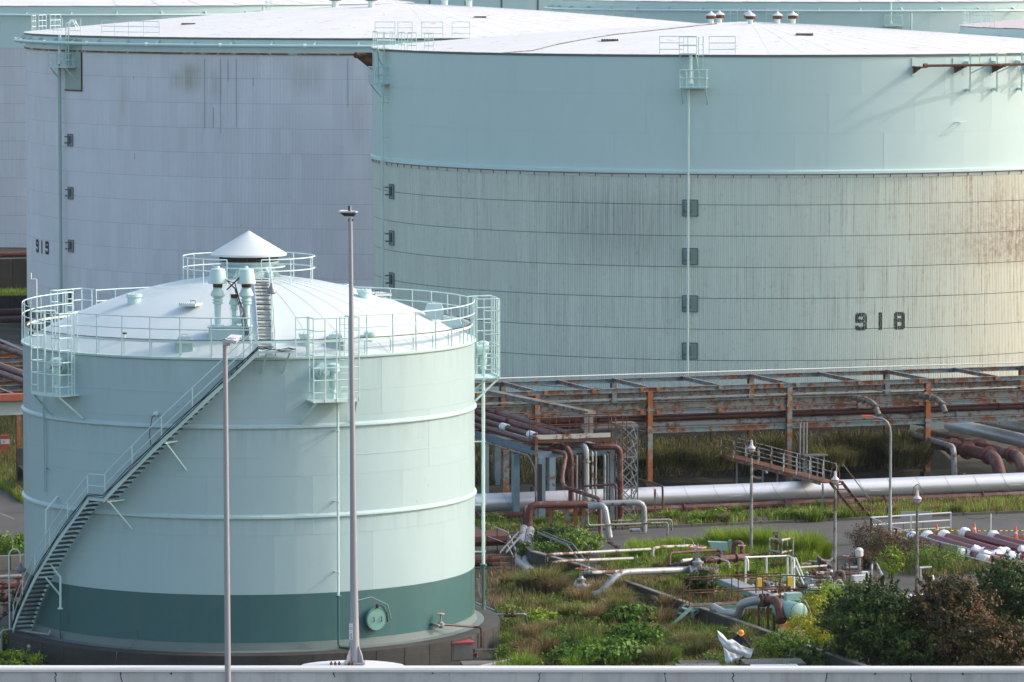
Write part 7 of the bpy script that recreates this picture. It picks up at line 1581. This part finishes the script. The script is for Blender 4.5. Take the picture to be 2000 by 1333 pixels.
# ================================================================== VEGETATION
def undergrowth(poly, n, mat, seed):
    Vs, Fs, Rs = [], [], []; nb = 0
    for q in scatter(poly, n, 0):
        r = RNG.uniform(.25,.85); m_ = int(300*r/.5); d = RNG.normal(0,1,(m_,3)); d /= np.linalg.norm(d,axis=1)[:,None]; d[:,2] = np.abs(d[:,2])
        C = np.array([q[0],q[1],.05]) + d*np.array([r,r,r*.8])*RNG.uniform(.3,1.05,m_)[:,None]; V_, F_ = leaves(C, d+np.array([0,0,.5]), np.full(m_, RNG.uniform(.05,.12))); Vs.append(V_); Fs.append(F_+nb); nb += len(V_)
        Rs.append(np.repeat(RNG.uniform(0,.5)+RNG.uniform(0,.5,m_),4))
    return kind(link(np_mesh('undergrowth', np.concatenate(Vs), np.concatenate(Fs), mat, np.concatenate(Rs)), 'undergrowth'), 'stuff')
def tufts(poly, n, rr_, seed):
    for mi, m_ in enumerate((f_mixg, f_dry, f_grass)):
        Vs, Fs, Rs = [], [], []; nb = 0
        for q in scatter(poly, n//3+1, 0):
            r = RNG.uniform(*rr_); n_ = int(500*r)+60; a_ = RNG.uniform(0,2*np.pi,n_); r_ = np.sqrt(RNG.uniform(0,1,n_))*r*.4
            P0 = np.column_stack([q[0]+r_*np.cos(a_), q[1]+r_*np.sin(a_), np.full(n_, 0.)]); a2 = a_+RNG.normal(0,.6,n_)
            V_, F_, R2 = blades(P0, RNG.uniform(.5,1.1,n_)*r*1.4, np.full(n_,.035), .85, np.stack([np.cos(a2), np.sin(a2), np.zeros(n_)],1)); Vs.append(V_); Fs.append(F_+nb); Rs.append(R2*.6+RNG.uniform(0,.4)); nb += len(V_)
        kind(link(np_mesh('grass_tufts', np.concatenate(Vs), np.concatenate(Fs), m_, np.concatenate(Rs)), 'grass_tufts'), 'stuff')
def px_poly(pts, z=0): return [tuple(G(u, v, z)[:2]) for u, v in pts]
near = px_poly([(985,1130),(1140,1125),(1330,1200),(1600,1300),(1640,1335),(960,1335),(985,1215)])
# grassy bank
def bankz(q):
    b = (q[:, 0]-dk.x)*E2.x+(q[:, 1]-dk.y)*E2.y; return np.interp(b, [-7.6,-6.4,-4.6,-2.4,-.1], [0,.28,.85,1.25,1.4])-.05
bp = lambda a, b: (W(a,b,0).x, W(a,b,0).y)
P_bank = [bp(-44,-7.4), bp(9,-7.4), bp(9,-.2), bp(-44,-.2)]
grass_patch('bank_grass', P_bank, 17000, .8, .05, f_bank, hz=bankz, lean=.9, clump=.35)
grass_patch('bank_weeds', P_bank, 5000, .5, .06, f_bank, hz=bankz, lean=.8, clump=.5)
rv_ = random.Random(21)
tw = ['tall reed clump on the bank left of the fourth rack column','tall reed clump on the bank under the street lamp head','tall reed clump on the bank left of the fifth rack column','reed clump on the bank right of the lattice tower','reed clump on the bank between the third and fourth rack columns','dark reed clump on the bank behind the lattice tower','reed clump on the bank beside the footbridge top','reed clump at the right end of the bank']
for j, (u, v, r, h, m_) in enumerate(((1495,872,1.6,1.9,f_mixg),(1662,868,2.0,2.1,f_bank),(1762,866,1.9,2.1,f_mixg),(1310,885,1.8,1.6,f_mixg),(1395,890,1.9,1.6,f_mixg),(1180,888,1.6,1.5,f_bank),(1615,885,1.7,1.6,f_mixg),(1782,880,1.7,1.7,f_bank))):
    p = G(u, v+26, .9); tussock(p, r, h, 1500, m_, tw[j], w=.05, group='reed clumps on the bank')
Vs, Fs, Rs = [], [], []; nb = 0
for j in range(44):
    u = 1190+j*14; p = np.array(G(u, 900+rv_.uniform(-16,22), rv_.uniform(.2,.9))); n_ = 420; a_ = RNG.uniform(0,2*np.pi,n_); r_ = np.sqrt(RNG.uniform(0,1,n_))*.6
    P0 = np.column_stack([p[0]+r_*np.cos(a_), p[1]+r_*np.sin(a_), np.full(n_, p[2])]); a2 = a_+RNG.normal(0,.5,n_)
    V_, F_, R2 = blades(P0, RNG.uniform(.5,1.05,n_)*rv_.uniform(1.0,1.5), np.full(n_,.05), .9, np.stack([np.cos(a2), np.sin(a2), np.zeros(n_)],1)); Vs.append(V_); Fs.append(F_+nb); Rs.append(R2*.6+rv_.uniform(0,.4)); nb += len(V_)
kind(link(np_mesh('bank_reeds', np.concatenate(Vs), np.concatenate(Fs), f_bank, np.concatenate(Rs)), 'bank_reeds'), 'stuff')
# verge grass
kp = lambda a, b: (kerb0(a,b).x, kerb0(a,b).y)
grass_patch('verge_grass', [kp(9.5,.4), kp(42,.4), kp(42,5.2), kp(11,5.2)], 17000, .5, .035, f_bright, .03, clump=.45)
grass_patch('verge_grass', [kp(9.5,.3), kp(42,.3), kp(42,5.2), kp(11,5.2)], 9000, .6, .035, f_dry, .03, clump=.5)
grass_patch('verge_weeds', [kp(-8,.4), kp(11,.4), kp(11,5.4), kp(-8,5.4)], 5500, .4, .04, f_grass, .03, clump=.75, cs=.6)
grass_patch('verge_weeds', [kp(-8,.4), kp(11,.4), kp(11,5.4), kp(-8,5.4)], 3500, .35, .04, f_dry, .03, clump=.7, cs=.6)
vd = ['bushy weed on the gravel verge right of the lattice tower','bushy weed on the gravel verge near the first globe lamp','brownish weed on the gravel verge','tall weed tuft at the verge edge below the footbridge','second tall weed tuft below the footbridge landing','weed tuft on the verge left of the stair foot']
for j, (u, v, r, h, m_) in enumerate(((1308,1018,.8,.8,f_grass),(1375,1022,.9,.9,f_grass),(1408,1022,.7,.6,f_brn),(1540,1015,1.0,.8,f_grass),(1585,1018,1.2,1.0,f_grass),(1640,1015,.9,.8,f_grass))): tussock(G(u,v), r, h, 500, m_, vd[j], w=.05, name='weed', cat='weed')
# bright feathery weeds between road and valve yard
grass_patch('bright_weeds', px_poly([(1215,1090),(1610,1106),(1560,1086),(1400,1073),(1235,1074)]), 17000, .85, .03, f_bright, clump=.3, lean=.5)
grass_patch('bright_weeds', px_poly([(1170,1100),(1330,1160),(1500,1150),(1600,1120),(1560,1095),(1220,1080)]), 10000, .6, .03, f_bright, clump=.5, lean=.6)
fd = ['feathery bright weed clump behind the railing, left','feathery bright weed clump beside the first globe lamp','feathery bright weed clump right of the riser pipe','feathery bright weed clump at the road edge','low bright weed clump right of the tall valve']
for j, (u, v, r, h) in enumerate(((1420,1082,1.6,1.6),(1485,1085,1.5,1.7),(1565,1095,1.7,1.8),(1595,1092,1.2,1.1),(1330,1085,1.4,1.1))): tussock(G(u,v), r, h, 2600, f_bright, fd[j], w=.03, name='weed_clump', cat='weed', lean=.6)
tufts(near, 75, (.25,.95), 1); tufts(px_poly([(1170,1095),(1330,1160),(1560,1240),(1640,1270),(1640,1130),(1500,1085),(1220,1080)]), 55, (.2,.7), 2); tufts([kp(-8,.6), kp(40,.6), kp(40,5), kp(-8,5)], 45, (.2,.6), 3)
grass_patch('yard_grass', px_poly([(1140,1115),(1330,1175),(1560,1250),(1660,1290),(1700,1150),(1610,1130),(1330,1150)]), 11000, .45, .035, f_grass, clump=.6)
grass_patch('yard_grass', px_poly([(1140,1115),(1330,1175),(1500,1225),(1500,1160),(1300,1130)]), 5000, .6, .035, f_dry, clump=.5)
# goldenrod
gd = ['yellow flowering goldenrod clump left of the green bush, upper','yellow flowering goldenrod clump left of the green bush, lower','yellow goldenrod clump beside the green vessel']
for j, (u, v, r, h, m_) in enumerate(((1605,1232,1.2,1.5,f_gold),(1590,1262,1.3,1.4,f_gold),(1620,1200,.9,1.4,f_bright))):
    p = G(u, v); b_ = bush(p, p+Vector((0,0,h*.5)), (r,r,h*.55), 5000, .06, m_, gd[j], 'goldenrod', 'plant', 60)
# near ground left of the wall
grass_patch('ground_weeds', near, 24000, .42, .035, f_grass, clump=.6, cs=.7)
grass_patch('ground_weeds', near, 5000, .5, .03, f_dry, clump=.7, cs=.7)
grass_patch('ground_weeds', near, 4000, .5, .035, f_bright, clump=.7, cs=.8)
grass_patch('ground_weeds', near, 5000, .8, .03, f_brn, clump=.7, cs=.6)
undergrowth(near, 60, f_grass, 1); undergrowth(near, 34, f_kudzu, 2); undergrowth(near, 16, f_dark, 5); undergrowth(px_poly([(1170,1100),(1330,1160),(1560,1240),(1640,1270),(1640,1130),(1220,1080)]), 30, f_grass, 3); undergrowth([kp(-8,.6), kp(9,.6), kp(9,5), kp(-8,5)], 14, f_grass, 4)
grass_patch('ground_weeds', px_poly([(935,1120),(1040,1110),(1130,1180),(1100,1250),(940,1180)]), 4500, .4, .03, f_dry, clump=.6, cs=.6)
ground_sheet('gravel_patch', px_poly([(930,1130),(1010,1128),(1150,1190),(1120,1215),(1000,1185),(935,1165)]), .012, m_gravel)
td = ['largest green reed tussock in front of the upright silver pipe stubs','dry brown right half of the large tussock beside the gate valve','green gold tussock under the bend of the thick silver pipe','pale dry tussock left of the walkway stair','rusty brown dry tussock in the middle of the weeds','golden green tussock left of the worker','tussock at the foot of the wall left of the stair']
for j, (u, v, r, h, n, m_) in enumerate(((1060,1160,1.25,1.5,3200,f_mixg),(1082,1165,.95,1.2,1800,f_dry),(1205,1188,1.1,1.1,2400,f_mixg),(1285,1220,1.0,1.0,1700,f_dry),(1265,1248,.9,.85,1700,f_dry),(1358,1278,1.25,1.25,3000,f_mixg),(1210,1195,1.1,.9,1500,f_dry))): tussock(G(u,v), r, h, n, m_, td[j], w=.035)
kd = ['broad-leaved green creeper in front of the parapet, left part','broad-leaved green creeper in front of the parapet, middle part','broad-leaved bright creeper right of the middle, by the dry tussock','broad-leaved creeper patch below the thick silver pipe','leafy plant climbing the wall below the silver pipe','leafy weed beside the tank pipes','leafy plant at the strainer foot','small leafy shrub in front of the wall right of the worker','dark small shrub at the wall end','green shrub under the pipe bridge front','green shrub in the trench beside the maroon pipes','green leafy shrub left of the dark bush','dark shrub under the bridge columns','leafy sprig at the left of the parapet','leafy plant at the lower left corner','leafy bush above the low wall at the left edge','small leafy sprig shrub beside the stair rail','leafy weeds beside the scaffold']
for j, (u, v, rx, h, n, ls, m_) in enumerate(((1150,1308,1.6,.9,2600,.17,f_kudzu),(1205,1300,1.5,1.0,2600,.17,f_kudzu),(1245,1278,1.3,1.2,2400,.17,f_kudzu),(1232,1226,1.1,.9,2000,.17,f_kudzu),(1275,1180,.5,.6,500,.12,f_kudzu),(1055,1225,.9,.7,1500,.09,f_bright),(1372,1172,.8,1.3,1500,.14,f_dark),(1530,1292,1.3,1.2,4200,.07,f_grass),(1600,1305,1.2,1.0,2600,.12,f_dark),(1090,1072,1.4,1.1,3200,.10,f_dark),(1050,1095,1.0,.9,1800,.10,f_kudzu),(1560,1215,.9,.8,1500,.09,f_grass),(1130,1085,1.3,1.2,2200,.10,f_grass),(5,1270,1.0,.9,1500,.10,f_bright),(20,1302,1.4,.6,1800,.09,f_bright),(20,1092,1.6,1.2,3000,.10,f_grass),(1740,1130,.7,1.5,900,.09,f_bright),(1005,1290,.9,.6,1300,.08,f_bright))):
    p = G(u, v); bush(p, p+Vector((0,0,h*.5)), (rx,rx*.8,h*.55), n, ls, m_, kd[j], 'leafy_plant', 'plant', 40, trunk_h=.3)
# left strip greenery
grass_patch('bank_grass', px_poly([(-60,905),(46,985),(60,960),(60,800),(-60,800)]), 16000, .9, .04, f_mixg, clump=.2)
grass_patch('verge_grass', px_poly([(-60,912),(46,985),(60,950),(-60,880)]), 9000, .6, .035, f_bright, clump=.2)
grass_patch('verge_grass', px_poly([(-60,600),(60,600),(60,575),(-60,575)]), 5000, .8, .06, f_bright, clump=.2)
# brown weeds inside the white fence
bd = ['brown dry bush at the corner of the white fence','brown bush below the street lamp','brown bush between the street lamp and the globe lamp','reddish brown low bush at the road corner','dry bush behind the reddish tree']
for j, (u, v, rx, h, n, m_) in enumerate(((1705,1090,1.3,1.7,5500,f_brn),(1745,1100,1.4,1.5,5500,f_brn),(1785,1110,1.4,1.4,4500,f_brn),(1690,1112,.9,.9,2500,f_brn),(1830,1120,1.6,1.4,4000,f_grass))):
    p = G(u, v); bush(p, p+Vector((0,0,h*.5)), (rx,rx*.8,h*.55), n, .055, m_, bd[j], 'dry_bush', 'bush', 60)
grass_patch('fence_grass', px_poly([(1690,1110),(1705,1050),(1860,1045),(1980,1115),(1820,1130)]), 12000, .55, .035, f_mixg, clump=.3)
# big bushes and trees, lower right
p = G(1702, 1318); bush(p, p+Vector((0,.3,1.95)), (2.05,1.9,1.95), 30000, .095, f_dark, 'large rounded dark green bush in the lower right, left of the reddish tree', 'tree', 'tree', 190, trunk_h=1.2, cl=.17)
p = G(1862, 1322); bush(p, p+Vector((0,.8,2.1)), (2.1,1.9,2.05), 32000, .10, f_red, 'reddish brown leafed tree in the lower right corner area', 'tree', 'tree', 200, trunk_h=1.4, cl=.17)
p = G(1800, 1325); bush(p, p+Vector((0,.4,1.0)), (1.6,1.3,1.15), 13000, .11, f_dark, 'low dark shrub between the green bush and the reddish tree', 'tree', 'bush', 80, cl=.2)
p = G(1985, 1300); bush(p, p+Vector((.2,.5,2.3)), (2.0,1.9,2.3), 28000, .10, f_dark, 'dark green tree cut by the right picture edge', 'tree', 'tree', 170, trunk_h=1.3, cl=.18)
p = G(1925, 1335); bush(p, p+Vector((0,.0,1.4)), (1.9,1.4,1.35), 15000, .10, f_red, 'dark green undergrowth in front of the reddish tree', 'tree', 'bush', 90, cl=.2)
# ================================================================== HAZE
hz = MB(); hz.box((0, 330, 20.5), (700, 800, 44)); hzo = hz.build('haze', bpy.data.materials.new('haze_air'), smooth=False); kind(hzo, 'stuff')
hm = hzo.data.materials[0]; hm.use_nodes = True; hn = hm.node_tree.nodes; hn.remove(hn['Principled BSDF'])
pv = hn.new('ShaderNodeVolumePrincipled'); pv.inputs['Color'].default_value = (.84,.90,1,1); pv.inputs['Density'].default_value = .00004; pv.inputs['Anisotropy'].default_value = .0
hm.node_tree.links.new(pv.outputs[0], hn['Material Output'].inputs['Volume'])
